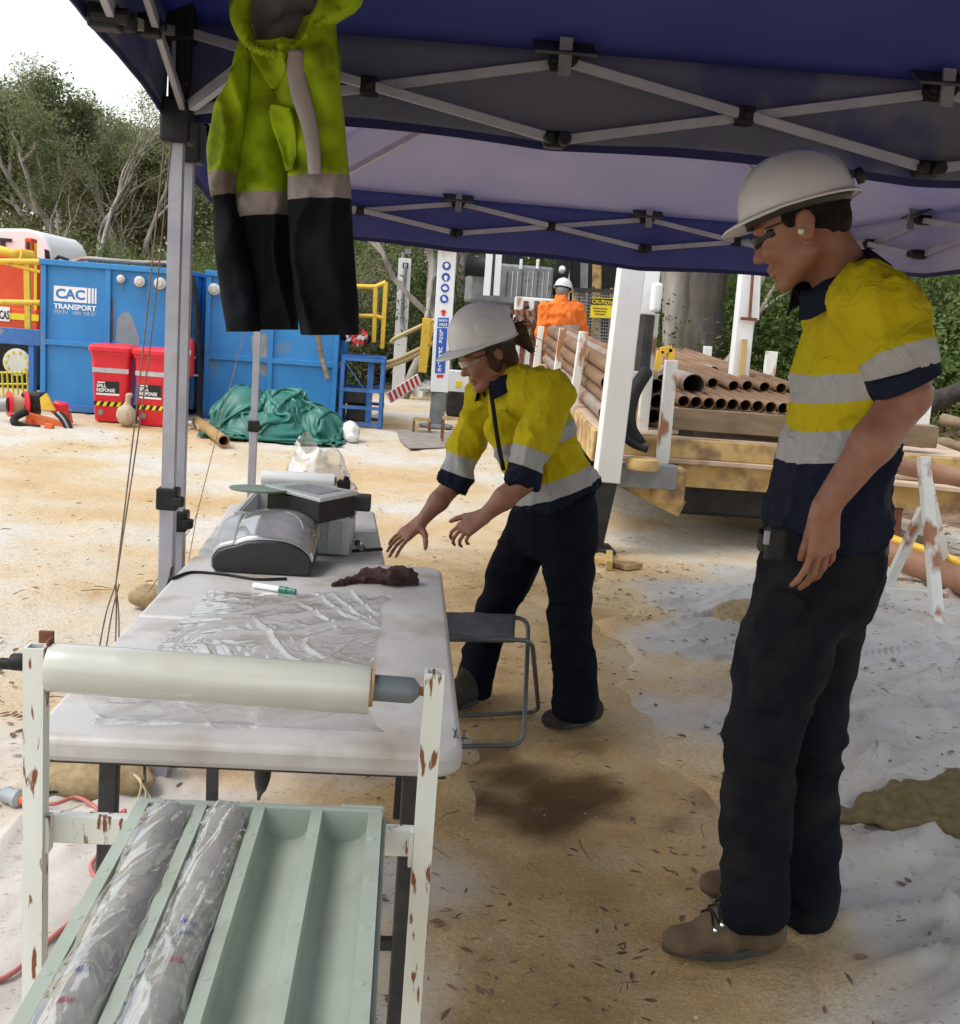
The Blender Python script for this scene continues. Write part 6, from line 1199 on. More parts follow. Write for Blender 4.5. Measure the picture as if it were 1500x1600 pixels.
def sgn(x0, y0, x1, y1, m, nm):
    q = [on(x, y) for x, y in ((x0, y1), (x1-.0, y1), (x1, y0), (x0, y0))]; MB().prism([V3(p[0], fy-.003, p[2]) for p in q], (0, .004, 0)).build(nm, m, sp)
def slant(x0t, x1t, yt, x0b, x1b, yb, m, nm): q = [on(x0b, yb), on(x1b, yb), on(x1t, yt), on(x0t, yt)]; MB().prism([V3(p[0], fy-.003, p[2]) for p in q], (0, .004, 0)).build(nm, m, sp)
slant(684.5, 701.5, 496.5, 683.5, 700.5, 510.5, m_signblue, 'notice_panel'); slant(683, 699, 512.5, 679.5, 695, 583, m_signblue, 'notice_panel')
o1 = on(685.5, 502.5); text('lettering', 'SAFETY', m_white, sp, V3(o1[0], fy-.006, o1[2]), X_, Z_, .036, .125, .001, .02); o1 = on(686.5, 509); text('lettering', 'FIRST', m_white, sp, V3(o1[0], fy-.006, o1[2]), X_, Z_, .036, .11, .001, .02)
for k, ch in enumerate('LOOK UP&LIVE'):
    if ch == ' ': continue
    y = 519+k*5.55; o1 = on(686.8-(y-519)*.05, y); text('lettering', ch, m_white, sp, V3(o1[0], fy-.006, o1[2]), X_, Z_, .040, .05 if ch != 'I' else .014, .001, .03)
MB().prism([V3(p[0], fy-.003, p[2]) for p in [on(682, 590), on(692, 590), on(693, 585.5), on(683, 585.5)]], (0, .004, 0)).build('notice_panel', m_signred, sp)
s = SDF(); s.ell(P(702, 384, SY-.1), (.28, .14, .045), k=.02).ell(P(680, 383, SY-.15), (.14, .1, .04), k=.03); v, q = s.mesh(.018, lambda v: .03*((1-np.abs(vnoise(v*9, 4)))**3)); tag(np_mesh('flagging', v, q, mat('pale lime flagging', (.5, .62, .32), (.7, .45, .4), 5, .5)), 'pale lime flagging bundled on top of the signed white post', 'flagging')
w1, a, b = post('white far jack post with a cable down its face, left of the signed post', (633, 404), (622, 612), 22, .25, .2, m_rigwhite); MB().tube(catmull([P(634, 412, 21.85), P(631, 450, 21.85), P(628, 500, 21.85), P(634, 525, 21.7)], 5), .035, 7).build('cable', m_grey, w1, smooth=True); px_box(629, 411, 638, 419, 21.86, .03, 'slot', m_dark, w1, 0); MB().cyl(P(630, 404, 22), P(630, 394, 22), .04, 8).box(P(637, 393, 22), (.12, .1, .1)).build('cap', m_grey, w1)
yb = thing('yellow_barrier', 'yellow pipe barrier sloping down to the signed post', 'barrier', P(650, 590, 17)*V3(1, 1, 0))
for pts in ([(611, 537), (616, 530), (640, 518), (690, 495)], [(604, 567), (620, 562), (650, 548), (690, 530)], [(600, 575), (640, 560), (668, 542)]): MB().tube(catmull([P(x, y, 17) for x, y in pts], 4), .035, 7).build('rail', mat('dull ochre pipe', (.42, .30, .12), (.5, .38, .18), 5, .5), yb, smooth=True)
MB().beam(P(667, 497, 16.9), P(660, 582, 16.9), .13, .04, (0, 1, 0)).beam(P(676, 500, 17), P(664, 580, 17), .05, .05).build('flat_strut', m_yellow, yb, bevel=.01)
bb_ = thing('barrier_board', 'red and white striped barrier board lying on the sand by the signed post', 'board', PZ(630, 618)); A_, B_2 = P(608, 622, 16), P(655, 592, 16.3); MB().beam(A_, B_2, .03, .16).build('board', m_white, bb_); mb = MB(); d = (B_2-A_)
for k in range(7): t = .03+k*.14; p = A_+d*t; mb.beam(p+V3(0, -.018, 0), p+d*.07+V3(0, -.018, 0), .008, .155)
mb.build('red_stripe', m_signred, bb_)
mb = MB()
for k in range(22): p = PZ(655+RNG.uniform(-14, 28), 606+RNG.uniform(-8, 12), .1); mb.box(p+V3(0, 0, RNG.uniform(0, .15)), RNG.uniform(.06, .35, 3)*V3(1, .6, .35), Matrix.Rotation(RNG.uniform(0, 3), 3, 'Z'))
tag(mb.build('sheet_scraps', m_cloth), 'pile of white board scraps behind the signed post', 'scraps', kind='stuff')
rg = thing('drill_rig', 'white drill rig with black exhaust drum, engine block and dark mast', 'drill rig', P(800, 640, 17)*V3(1, 1, 0)); GY = 17.0
px_box(697, 590, 860, 611, GY-.6, .3, 'chassis_beam', m_rigwhite, rg, .01); px_box(712, 596, 722, 604, GY-.62, .02, 'reflector', m_signyellow, rg, 0)
px_box(696, 611.5, 900, 650, GY+.2, 1.8, 'undercarriage', m_dark, rg, .05); px_box(732, 418, 866, 470, GY+.6, 1.6, 'engine_block', m_grey, rg, .04); px_box(742, 400, 748, 417.6, GY+.7, .2, 'stack_rib', m_rigwhite, rg); px_box(738, 470.5, 800, 590, GY+.7, 1.2, 'side_panel', m_grey, rg, .02)
for k in range(9): x = 790+k*8; px_box(x, 424, x+4, 464, GY+.57, .025, 'vent_slat', m_rigwhite if k % 3 else m_dark, rg, .003)
for x in (745, 760, 812, 838): px_box(x, 405, x+5, 420, GY+.5, .1, 'lift_lug', m_rigwhite, rg)
cD = P(743, 416, GY+.3); MB().lathe([(.15, -.01), (.17, 0), (.17, .03), (.155, .05), (.155, .3), (.17, .32), (.17, .36), (.1, .37)], cD-V3(.16, 0, 0), (1, 0, 0), 24).build('exhaust_drum', m_black, rg, smooth='auto')
cp_ = rg
for xt, xb in ((766, 760), (780, 775)): MB().beam(P(xb, 462, GY+.1), P(xt, 382, GY+.1), .10, .12).build('slide_post', m_rigwhite, cp_, bevel=.005)
MB().cyl(P(768, 462, GY+.05), P(773, 384, GY+.05), .022, 8).build('hydraulic_ram', m_dark, cp_)
px_box(797, 468, 872, 600, GY-.8, .35, 'control_cabinet', m_rigwhite, rg, .015)
for x in (816, 833, 851): px_box(x, 470, x+2.2, 598, GY-.82, .02, 'red_frame', m_rust, rg, 0)
for y in (489, 508): px_box(798, y, 872, y+2.2, GY-.845, .02, 'red_frame', m_rust, rg, 0)
for x, y in ((823, 480), (842, 480), (860, 498), (806, 498)): MB().lathe([(.035, 0), (.035, .03), (.02, .04)], P(x, y, GY-.80), (0, -1, 0), 12).build('gauge', m_dark, rg)
mbx = MB()
for k in range(6): x = 806+k*9; mbx.tube(catmull([P(x, 484, GY-.9), P(x+2, 500, GY-1.0), P(x+7, 512, GY-.95), P(x+4, 540, GY-.9)], 4), .02, 6)
mbx.build('control_hoses', m_rust, rg)
MXY = GY+1.2
for x0, x1, w_, m_ in ((876, 866, .12, m_dark), (889, 885, .05, m_rigwhite), (902, 896, .16, m_black), (914, 909, .14, m_grey), (934, 928, .15, m_rigyellow), (960, 952, .30, m_black), (925, 918, .06, m_black), (806, 800, .30, m_black)): MB().beam(P(x1, 640 if x1 > 850 else 470, MXY), P(x0, 250, MXY), w_, .14, (0, 1, 0)).build('mast_column', m_, rg, bevel=.01)
MB().beam(P(871, 480, MXY-.3), P(887, 395, MXY-.3), .16, .1, (0, 1, 0)).build('feed_arm', m_black, rg); cW = P(877, 425, MXY-.5); MB().lathe([(.03, 0), (.05, .04), (.055, .12), (.03, .16)], cW, (0, -1, .4), 16).build('work_lamp', m_rigwhite, rg, smooth='auto')
gd2 = thing('mesh_guard', 'yellow posted wire mesh guard beside the orange worker', 'guard', P(925, 580, 15)*V3(1, 1, 0))
for x in (899, 912, 958): MB().beam(P(x-9, 640, 15), P(x, 450, 15), .07, .06, (0, 1, 0)).build('guard_post', m_rigyellow, gd2)
mb = MB()
for k in range(16): x = 900+k*3.8; mb.tube([P(x-7, 600, 14.95), P(x, 452, 14.95)], .006, 4)
for k in range(30): y = 454+k*5; mb.tube([P(898-(y-452)*.05, y, 14.94), P(958-(y-452)*.05, y+4, 14.94)], .006, 4)
mb.build('wire_mesh', m_grey, gd2); MB().beam(P(893, 452, 14.95), P(960, 455, 14.95), .05, .05).build('top_rail', m_dark, gd2)
cs2 = thing('caution_sign', 'yellow caution sign on the mesh guard', 'sign', P(940, 496, 14.8)); q = [P(x, y, 14.8) for x, y in ((922, 496), (962, 497), (963, 466), (924, 465))]; MB().prism([V3(p[0], 14.8, p[2]) for p in q], (0, .01, 0)).build('plate', m_signyellow, cs2)
o1 = P(925, 474, 14.79); MB().prism([V3(p[0], 14.795, p[2]) for p in [P(923, 476, 14.8), P(962, 477, 14.8), P(962.5, 467, 14.8), P(923.8, 466, 14.8)]], (0, .004, 0)).build('header', m_signblack, cs2); text('lettering', 'CAUTION', m_signyellow, cs2, V3(o1[0], 14.79, o1[2]), X_, Z_, .055, .28, .001, .02)
mb = MB()
for k in range(3): p = P(926, 481+k*4.5, 14.79); mb.box((p[0]+.1, 14.795, p[2]), (.2-.03*k, .004, .010))
mb.build('small_print', m_signblack, cs2)
# step stools and rubber mat by the signed post
mt = [PZ(620, 672), PZ(700, 676), PZ(735, 668), PZ(752, 700), PZ(640, 702), PZ(625, 690)]; tag(MB().prism([p+V3(0, 0, .004) for p in mt[::-1]], (0, 0, .012)).build('rubber_mat', mat('dusty rubber mat', (.20, .18, .16), (.3, .26, .22), 6, .9)), 'dusty rubber mat on the sand below the signed post', 'mat')
for lab, x0, x1, y0, Y, h in (('rusty mesh step stool nearest the bending woman', 693, 735, 660, 13.4, .28), ('low rusty wire frame by the foot of the signed post', 647, 672, 660, 14.3, .16)):
    t = thing('step_stool', lab, 'step', P((x0+x1)/2, y0+30, Y)*V3(1, 1, 0), 'rusty step stools'); a, b = P(x0, y0, Y)[0], P(x1, y0, Y)[0]; mb = MB()
    for x in (a, b):
        for y in (Y, Y+.35): MB().box2((x-.015, y-.015, 0), (x+.015, y+.015, h)).build('leg', m_rust, t)
    for x in np.linspace(a, b, 9): mb.box2((x-.004, Y, h), (x+.004, Y+.35, h+.015))
    for y in np.linspace(Y, Y+.35, 5): mb.box2((a, y-.004, h+.002), (b, y+.004, h+.018))
    mb.build('mesh_tread', m_rigyellow, t)
# ------------------------------------------------------------------ pipe trailer
def deckz(Y): return .79+(Y-7.5)*.043
def D_(x, y):   # point of the (slightly tilted) trailer deck seen at a pixel
    d = _ray(x, y); t = (deckz(0)-CAM_H)/(d[2]-.043*d[1]); return CC+t*d
sA, sB = D_(900, 636), D_(841, 571); tdir = unit((sB-sA)); 
def tl(u, off=0, z=0):   # along the trailer: u metres from the front, off to the right, z above deck
    Y0_ = 7.62; p = sA+tdir*((Y0_+u-sA[1])/tdir[1]); side = unit(V3(tdir[1], -tdir[0], 0)); return p+side*off+V3(0, 0, z)
tr2 = thing('pipe_trailer', 'ochre and white flat trailer loaded with drill pipes', 'trailer', tl(2.6, 1.1)*V3(1, 1, 0)); TW = 2.75
def tbox(u0, u1, o0, o1, z0, z1, nm, m, bev=.006, T=tr2):
    c = [tl(u, o, z) for z in (z0, z1) for u, o in ((u0, o0), (u0, o1), (u1, o1), (u1, o0))]; return MB().add(c, [(0, 3, 2, 1), (4, 5, 6, 7), (0, 1, 5, 4), (1, 2, 6, 5), (2, 3, 7, 6), (3, 0, 4, 7)][:6] if False else [(0, 1, 5, 4), (1, 2, 6, 5), (2, 3, 7, 6), (3, 0, 4, 7), (0, 3, 2, 1), (4, 5, 6, 7)]).build(nm, m, T, bevel=bev)
for k in range(6): tbox(k*.98, k*.98+.97, .0, TW, -.05, 0, 'deck_panel', m_deck, .004)
tbox(-.02, -.002, .02, TW, -.15, -.012, 'end_beam', m_rigyellow); tbox(-.05, .02, .02, TW, -.185, -.152, 'end_flange', m_deck); tbox(.02, .06, .02, TW, -.36, -.187, 'lower_beam', m_rigyellow)
tbox(.0, 5.8, -.025, -.002, -.22, .0, 'side_rave', m_rigyellow); tbox(.1, 5.8, .5, .62, -.4, -.06, 'chassis_rail', m_dark, .006); tbox(.1, 5.8, 1.9, 2.02, -.4, -.06, 'chassis_rail', m_dark, .006)
tbox(.5, 1.5, .75, 1.85, -.66, -.42, 'axle_housing', m_dark, .03); tbox(.35, 5.6, .64, 1.88, -.40, -.07, 'under_deck_shade_block', m_dark, .01); tbox(-.22, .10, .42, .62, -.46, -.20, 'jack_bracket', m_rigyellow, .02)  # dark block between the rails is added to deepen shade under the deck
for u in (1.0, 3.6, 4.6):
    for o_ in ((.25, 2.2) if u > 2 else (1.95, 2.3)): c = tl(u, o_); MB().lathe([(.2, 0), (.36, .01), (.38, .05), (.38, .2), (.36, .24), (.2, .24)], V3(c[0], c[1], .38), (1, 0, 0), 26).build('tyre', m_rubber, tr2, smooth='auto')
MB().beam(tl(-.02, .0, -.1)*V3(1, 1, 0)+V3(0, 0, .55), P(1065, 795, 7.55), .05, .12).build('tow_strut', m_rigyellow, tr2)
tbox(.02, .14, .50, TW-.3, .045, .20, 'timber', m_timber, .006); tbox(.05, .12, .60, .70, .0005, .0445, 'packer', m_dark, .004); tbox(.05, .12, 1.9, 2.0, .0005, .0445, 'packer', m_dark, .004)
# stakes
for (x, y, xt, yt) in ((900, 636, 912, 518), (872, 597, 880, 513), (841, 571, 846, 510)): a = D_(x, y)-V3(.03, 0, .06); h_ = a[2]+(y-yt)*a[1]/FPX+.03; MB().beam(a, P(xt, yt, a[1]), .07, .06, (0, 1, 0)).build('stake', m_stake, tr2, bevel=.005)
for (xb, yb_, xt, yt, Y, w_) in ((1034, 728, 1049, 563, 7.5, .085), (1199, 605, 1206, 549, 10.6, .11), (1103, 580, 1106, 541, 12.3, .09), (1438, 720, 1452, 605, 8.6, .05)): MB().beam(P(xb, yb_, Y), P(xt, yt, Y), w_, .06, (0, 1, 0)).build('stake', m_stake, tr2, bevel=.005)
ORD = ['first', 'second', 'third', 'fourth', 'fifth', 'sixth', 'seventh', 'eighth', 'ninth', 'tenth', 'eleventh', 'twelfth', 'thirteenth', 'fourteenth']
# pipes: each one a thing of its own
def dpipe(a, b, r, label, m=m_pipe, group=None, cap=False):
    T = MB().pipe(a, b, r, r*.94, 16).build('drill_pipe', m, org=(a+b)/2, smooth='auto'); return tag(T, label, 'pipe', group)
r = .058; k0 = 0
for row in range(4):
    for k in range(4 if row < 3 else 3):
        a = tl(.32+.1*RNG.random(), .04+r+k*2.03*r+(row % 2)*r*.4, .03+r+row*1.9*r); b = tl(5.5+.3*RNG.random(), .04+r+k*2.03*r+(row % 2)*r*.4, .03+r+row*1.9*r); dpipe(a, b, r, ('%s drill pipe of the tall left stack, %s row, %s' % (('grey worn', 'rusty')[(row+k) % 4 != 0], ('bottom', 'second', 'third', 'top')[row], ('against the white stakes', 'one in from the stakes', 'two in from the stakes', 'farthest from the stakes')[k])), m_pipe if (row+k) % 4 else m_pipegrey, 'drill pipes in the tall left stack')
r = .042
for k in range(14):
    o_ = .56+r+k*2.15*r; a = tl(.04+.05*RNG.random(), o_, .203+r); dpipe(a, tl(5.3, o_, .2+r), r, 'hollow rusty drill pipe on the timber beam, %s from the left stake' % ORD[k], m_pipe, 'drill pipes laid on the timber beam')
for k in range(9):
    o_ = .60+k*.135; dpipe(tl(.75+.25*RNG.random(), o_, .203+2.75*r), tl(5.2, o_, .2+2.75*r), r, 'upper layer drill pipe on the flat bed, %s from the left stake' % ORD[k], m_pipe, 'drill pipes in the upper layer')
dpipe(P(1084, 602, 8.0), P(1000, 574, 10.6), .085, 'thick grey casing pipe with dark open end on the flat bed of pipes', m_pipegrey); dpipe(P(1188, 634, 7.9), P(1094, 606, 9.6), .05, 'loose grey pipe slanting across the flat bed of pipes', m_pipegrey)
dpipe(P(1115, 581, 9.8), P(1070, 568, 11), .05, 'short grey pipe at the back of the flat bed', m_pipegrey)
tag(MB().tube([P(1105, 697, 7.75), P(1130, 692, 7.75), P(1134, 690, 7.75), P(1154, 693, 7.75)], [.018, .02, .032, .028], 8).build('hammer', m_dark, smooth='auto'), 'dark steel tool lying on the front of the trailer deck', 'tool')
# big white jack post in front of the trailer
jp, a, b = post('big scuffed white jack post in front of the pipe trailer', (989, 396), (947, 752), 7.3, .165, .16, m_rigwhite); ft = V3(a[0]-.06, 7.32, 0); MB().beam(ft, a+V3(0, 0, .02), .14, .12, (0, 1, 0)).build('jack_leg', m_dark, jp); MB().box(ft+V3(0, 0, .01), (.3, .3, .02)).build('jack_foot', m_dark, jp)
px_box(958, 729, 1060, 760, 7.36, .16, 'cross_tube', m_grey, jp, .008); MB().lathe([(.11, 0), (.12, .03), (.11, .07), (.08, .08)], P(1003, 733, 7.3), n=22).build('hose_pot', m_rigyellow, jp, smooth='auto')
o1 = P(983, 419, 7.19); text('lettering', '1A', m_grey, jp, (o1[0], 7.195, o1[2]), X_, Z_, .03, .04)
rp_, a, b = post('white inner post with light box and hoses, right behind the big jack post', (1018, 396), (1005, 492), 7.9, .14, .14, m_rigwhite, 'ram_post'); MB().beam(P(998, 722, 7.9), P(1021, 490, 7.9), .07, .08, (0, 1, 0)).build('lower_column', m_stake, rp_); MB().beam(P(985, 700, 8.0), P(1000, 505, 8.0), .06, .06, (0, 1, 0)).build('lower_column', m_rigyellow, rp_); MB().cyl(P(1003, 580, 7.85), P(1012, 492, 7.85), .055, 12).build('ram', m_dark, rp_)
px_box(1018, 442, 1037, 487, 7.7, .1, 'light_box', m_rigwhite, rp_, .02)
MB().tube(catmull([P(1010, 580, 7.7), P(992, 610, 7.6), P(983, 640, 7.55), P(985, 670, 7.5), P(1000, 695, 7.45)], 6), .05, 10).build('hose', m_rubber, rp_, smooth=True); MB().tube(catmull([P(970, 640, 7.5), P(968, 670, 7.4), P(985, 692, 7.3), P(1012, 703, 7.25)], 6), .024, 8).build('hose', m_rubber, rp_, smooth=True); MB().box(P(996, 586, 7.7), (.1, .06, .05)).build('clamp', m_stake, rp_)
ybk = thing('yellow_bracket', 'yellow steel bracket standing behind the big jack post', 'bracket', P(1038, 575, 9)); MB().beam(P(1026, 578, 9), P(1032, 548, 9), .05, .05, (0, 1, 0)).beam(P(1032, 548, 9), P(1049, 545, 9), .05, .05).beam(P(1049, 545, 9), P(1047, 572, 9), .05, .05, (0, 1, 0)).build('frame', m_yellow, ybk)
ps, a, b = post('tall white post with a brown cable run behind the pipe bed', (1173, 395), (1151, 612), 9.2, .15, .12, m_rigwhite, 'tall_post'); MB().beam(P(1184, 395, 9.15), P(1180, 500, 9.15), .05, .05, (0, 1, 0)).build('side_rail', m_rigwhite, ps); MB().cyl(P(1178, 400, 9.1), P(1171, 500, 9.1), .014, 6).build('cable', m_rust, ps); MB().beam(P(1158, 605, 9.1), P(1163, 530, 9.1), .05, .03, (0, 1, 0)).build('rusty_slide', m_rigyellow, ps); px_box(1158, 497, 1184, 500, 9.08, .03, 'clamp', m_rust, ps, 0)
# ground bits under and beside the trailer
tag(MB().beam(PZ(925, 868, .03), PZ(992, 886, .03), .16, .03).beam(PZ(952, 866, .06), PZ(952, 884, .04), .04, .06).build('yellow_plank', m_rigyellow, bevel=.004), 'worn yellow plank lying on the sand behind the woman leg', 'plank')
# ------------------------------------------------------------------ right side: A-frame trestle, pipes, bank
af = thing('trestle', 'white A-frame trestle standing right of the man', 'trestle', PZ(1420, 960)); ap = P(1443, 714, 5.95); l1, l2 = PZ(1466, 982), PZ(1372, 947); mid = P(1443, 795, 5.9)
MB().beam(l1, ap, .065, .05, (0, 1, 0)).build('leg', m_stake, af, bevel=.006); MB().beam(l2, mid, .055, .045, (0, 1, 0)).build('leg', m_stake, af, bevel=.006); MB().beam(P(1384, 922, 6.05), P(1482, 930, 5.85), .035, .03).build('cross_bar', m_stake, af); MB().beam(PZ(1482, 930)*V3(1, 1, 0)+V3(.25, .5, 0), ap+V3(.02, .03, -.04), .05, .045, (0, 1, 0)).build('leg', m_stake, af)
dpipe(P(1380, 722, 6.5), P(1560, 760, 6.2), .055, 'thick brown pipe at waist height right of the man', mat('smooth brown pipe', (.30, .13, .07), (.38, .2, .12), 5, .5))
dpipe(P(1380, 862, 7.0), P(1600, 945, 6.0), .085, 'thick dark brown pipe on the ground behind the trestle', MATS['smooth brown pipe']); dpipe(P(1380, 838, 7.2), P(1600, 915, 6.4), .035, 'slim yellow pipe lying above the dark brown pipe', m_yellow)
bm = thing('ochre_beam', 'long worn ochre beam with flange right of the man', 'beam', P(1450, 800, 7.1)); MB().beam(P(1380, 772, 7.2), P(1600, 795, 6.9), .06, .16).build('web', m_rigyellow, bm, bevel=.004); MB().beam(P(1380, 752, 7.15), P(1600, 775, 6.85), .16, .025).build('flange', m_deck, bm); MB().beam(P(1400, 790, 7.2), P(1395, 850, 7.2), .07, .06, (0, 1, 0)).build('prop_leg', m_rust, bm)
wp, a, b = post('thin white stake with two blue caps right of the man', (1447, 610), (1424, 725), 8.0, .07, .05, m_stake, 'white_stake')
for x, y in ((1438, 670), (1433, 694)): MB().lathe([(.02, 0), (.028, .01), (.028, .04), (.02, .05)], P(x, y, 7.93), (.6, -1, .2), 14).build('blue_cap', m_signblue, wp)
xs2 = np.linspace(3.2, 14, 70); ys2 = np.linspace(8.2, 17, 60); X, Y = np.meshgrid(xs2, ys2, indexing='ij'); g3 = np.stack([X, Y, 0*X], -1); Zb = 1.5*smoothstep(4.2, 8.5, X-.25*(Y-9))*smoothstep(8.2, 9.6, Y)+.12*fbm(g3*1.2, 3)*smoothstep(3.4, 4.4, X)-.06
tag(MB().grid(np.stack([X, Y, Zb], -1)[::-1][:, ::1] if False else np.stack([X, Y, Zb], -1)).build('bank', mat('leaf covered bank', (.16, .08, .045), (.34, .24, .16), 5, .95, bump=.03, bscale=9, detail=8), org=(0, 0, 0), smooth=True), kind='structure')
mb = MB(); 
for _ in range(2600):
    x, y = RNG.uniform(3.4, 9.5), RNG.uniform(6.8, 13); z = np.interp(x-.25*(y-9), [4.2, 5.6, 7, 8.5], [0, .35, 1.0, 1.5])*float(np.clip((y-8.2)/1.4, 0, 1))+.03; a = RNG.uniform(0, 6.28); L = RNG.uniform(.05, .16); d = V3(math.cos(a), math.sin(a), RNG.uniform(-.2, .3))*L; s_ = np.cross(d, (0, 0, 1))*RNG.uniform(.1, .25); p = V3(x, y, z+RNG.uniform(0, .08)); mb.add([p, p+d*.5+s_, p+d, p+d*.5-s_], [(0, 1, 2, 3)])
tag(mb.build('bank_litter', m_leaf1, org=(0, 0, 0)), 'dead leaves and bark covering the bank at right', 'leaf litter', kind='stuff')
for k, (a, b, r_, lab) in enumerate([((1470, 655), (1560, 690), .05, 'weathered log lying highest on the leafy bank'), ((1455, 690), (1560, 725), .06, 'weathered log lying low on the leafy bank above the pipes'), ((1440, 640), (1540, 602), .09, 'dark burnt log leaning on the bank behind the man elbow')]):
    A_, B_2 = P(*a, 8.6+k*.3), P(*b, 8.3+k*.3); pts = catmull([A_, (A_+B_2)/2+V3(0, 0, .03), B_2], 6); tag(MB().tube(pts, np.linspace(r_, r_*.7, len(pts))*(1+.1*RNG.standard_normal(len(pts))), 9).build('log', m_timber if k < 2 else mat('burnt bark', (.02, .017, .015), (.05, .04, .035), 12, .95, bump=.01), smooth=True), lab, 'log')
# ------------------------------------------------------------------ bush: eucalypts, shrubs and the far wood
m_bark = mat('grey eucalypt bark', (.24, .21, .18), (.44, .40, .36), 3.5, .9, stretch=(1, 1, .25), bump=.02, c3=(.08, .06, .05), s3=2, t3=(.52, .7))
m_barkdark = mat('dark fire scarred bark', (.05, .042, .036), (.11, .095, .085), 4, .95, stretch=(1, 1, .25), bump=.03)
def foliage_mat(name, cols, trans=.5):
    m = bpy.data.materials.new(name); m.use_nodes = True; t = m.node_tree; N = t.nodes.new; L = t.links.new; b = t.nodes['Principled BSDF']
    at = N('ShaderNodeAttribute'); at.attribute_name = 'tone'; r = N('ShaderNodeValToRGB'); e = r.color_ramp.elements
    while len(e) < len(cols): e.new(.5)
    for k, c in enumerate(cols): e[k].position = k/(len(cols)-1); e[k].color = (*c, 1)
    oi = N('ShaderNodeObjectInfo'); ad = N('ShaderNodeMath'); ad.operation = 'MULTIPLY_ADD'; ad.inputs[1].default_value = .22; ad.inputs[2].default_value = -.11; L(oi.outputs['Random'], ad.inputs[0]); a2 = N('ShaderNodeMath'); a2.operation = 'ADD'; a2.use_clamp = True; L(at.outputs['Fac'], a2.inputs[0]); L(ad.outputs[0], a2.inputs[1]); L(a2.outputs[0], r.inputs[0])
    L(r.outputs[0], b.inputs['Base Color']); b.inputs['Roughness'].default_value = .6; b.inputs['Specular IOR Level'].default_value = .25
    tl_ = N('ShaderNodeBsdfTranslucent'); L(r.outputs[0], tl_.inputs[0]); ms = N('ShaderNodeMixShader'); ms.inputs[0].default_value = trans; out = t.nodes['Material Output']; L(b.outputs[0], ms.inputs[1]); L(tl_.outputs[0], ms.inputs[2]); L(ms.outputs[0], out.inputs[0]); return m
m_fol = foliage_mat('eucalypt leaves', [(.09, .115, .045), (.155, .185, .08), (.225, .245, .125), (.29, .285, .165), (.32, .25, .15)])
m_folg = foliage_mat('green shrub leaves', [(.05, .085, .022), (.10, .155, .04), (.155, .22, .065), (.22, .29, .10), (.25, .22, .11)])
def leaf_mesh(C, L, W, tone, droop=.5, rng=RNG):
    """quads (diamond leaves) at centres C"""
    n = len(C); d = rng.standard_normal((n, 3)); d[:, 2] = d[:, 2]*.6-droop; d /= np.linalg.norm(d, axis=1)[:, None]; s = np.cross(d, rng.standard_normal((n, 3))); s /= np.linalg.norm(s, axis=1)[:, None]+1e-9
    ll = (L*rng.uniform(.6, 1.3, n))[:, None]; ww = (W*rng.uniform(.6, 1.3, n))[:, None]
    v = np.stack([C-d*ll/2, C+s*ww/2, C+d*ll/2, C-s*ww/2], 1).reshape(-1, 3); return v, np.arange(4*n).reshape(-1, 4), np.repeat(tone, 4)
def make_tree(seed, height, spread, lean=0, leaf=.16, nleaf=90, clump=.55, first=.35, wood=m_bark, fol=m_fol, label='', name='gum_tree', trunk_r=.16, thin=1.0):
    rng = np.random.default_rng(seed); T = thing(name, label, 'tree', (0, 0, 0)); mb = MB(); tips = []
    def grow(p, d, L, r, depth):
        n = 5; pts = [p]; dd = np.array(d, float)
        for i in range(n): dd = unit(dd+rng.standard_normal(3)*.16+V3(0, 0, .05)); pts.append(pts[-1]+dd*L/n)
        mb.tube(pts, np.linspace(r, r*.62, n+1), 7 if depth < 2 else 5, caps=False)
        if depth >= 2: tips.append(pts[3])
        if depth == 4 or r < .012: tips.append(pts[-1]); return
        k = 3 if depth < 2 else rng.integers(2, 4)
        for j in range(k):
            a = rng.uniform(0, 6.28); tilt = rng.uniform(.35, .85); e = unit(dd*math.cos(tilt)+math.sin(tilt)*unit(np.cross(dd, V3(math.cos(a), math.sin(a), .2)))*spread); q = pts[-1] if j < 2 else pts[rng.integers(2, 5)]; grow(q, e, L*rng.uniform(.55, .8), r*rng.uniform(.5, .68), depth+1)
    grow(V3(0, 0, -.1), unit(V3(lean, .05*rng.standard_normal(), 1)), height*first, trunk_r, 0)
    mb.build('trunk', wood, T, smooth=True); tips = np.array(tips); C = []; tn = []
    zmin, zmax = tips[:, 2].min(), tips[:, 2].max()
    for q in tips:
        m_ = int(nleaf*rng.uniform(.4, 1.2)*thin); c = q+rng.standard_normal((m_, 3))*clump*np.array([.5, .5, .34])*rng.uniform(.6, 1.3); C.append(c); tn.append(np.clip(rng.uniform(.15, .75)+rng.standard_normal(m_)*.12, 0, 1))
    v, q, t_ = leaf_mesh(np.concatenate(C), leaf, leaf*.34, np.concatenate(tn), .6, rng); np_mesh('crown', v, q, fol, T, smooth=False, attrs={'tone': t_}); return T
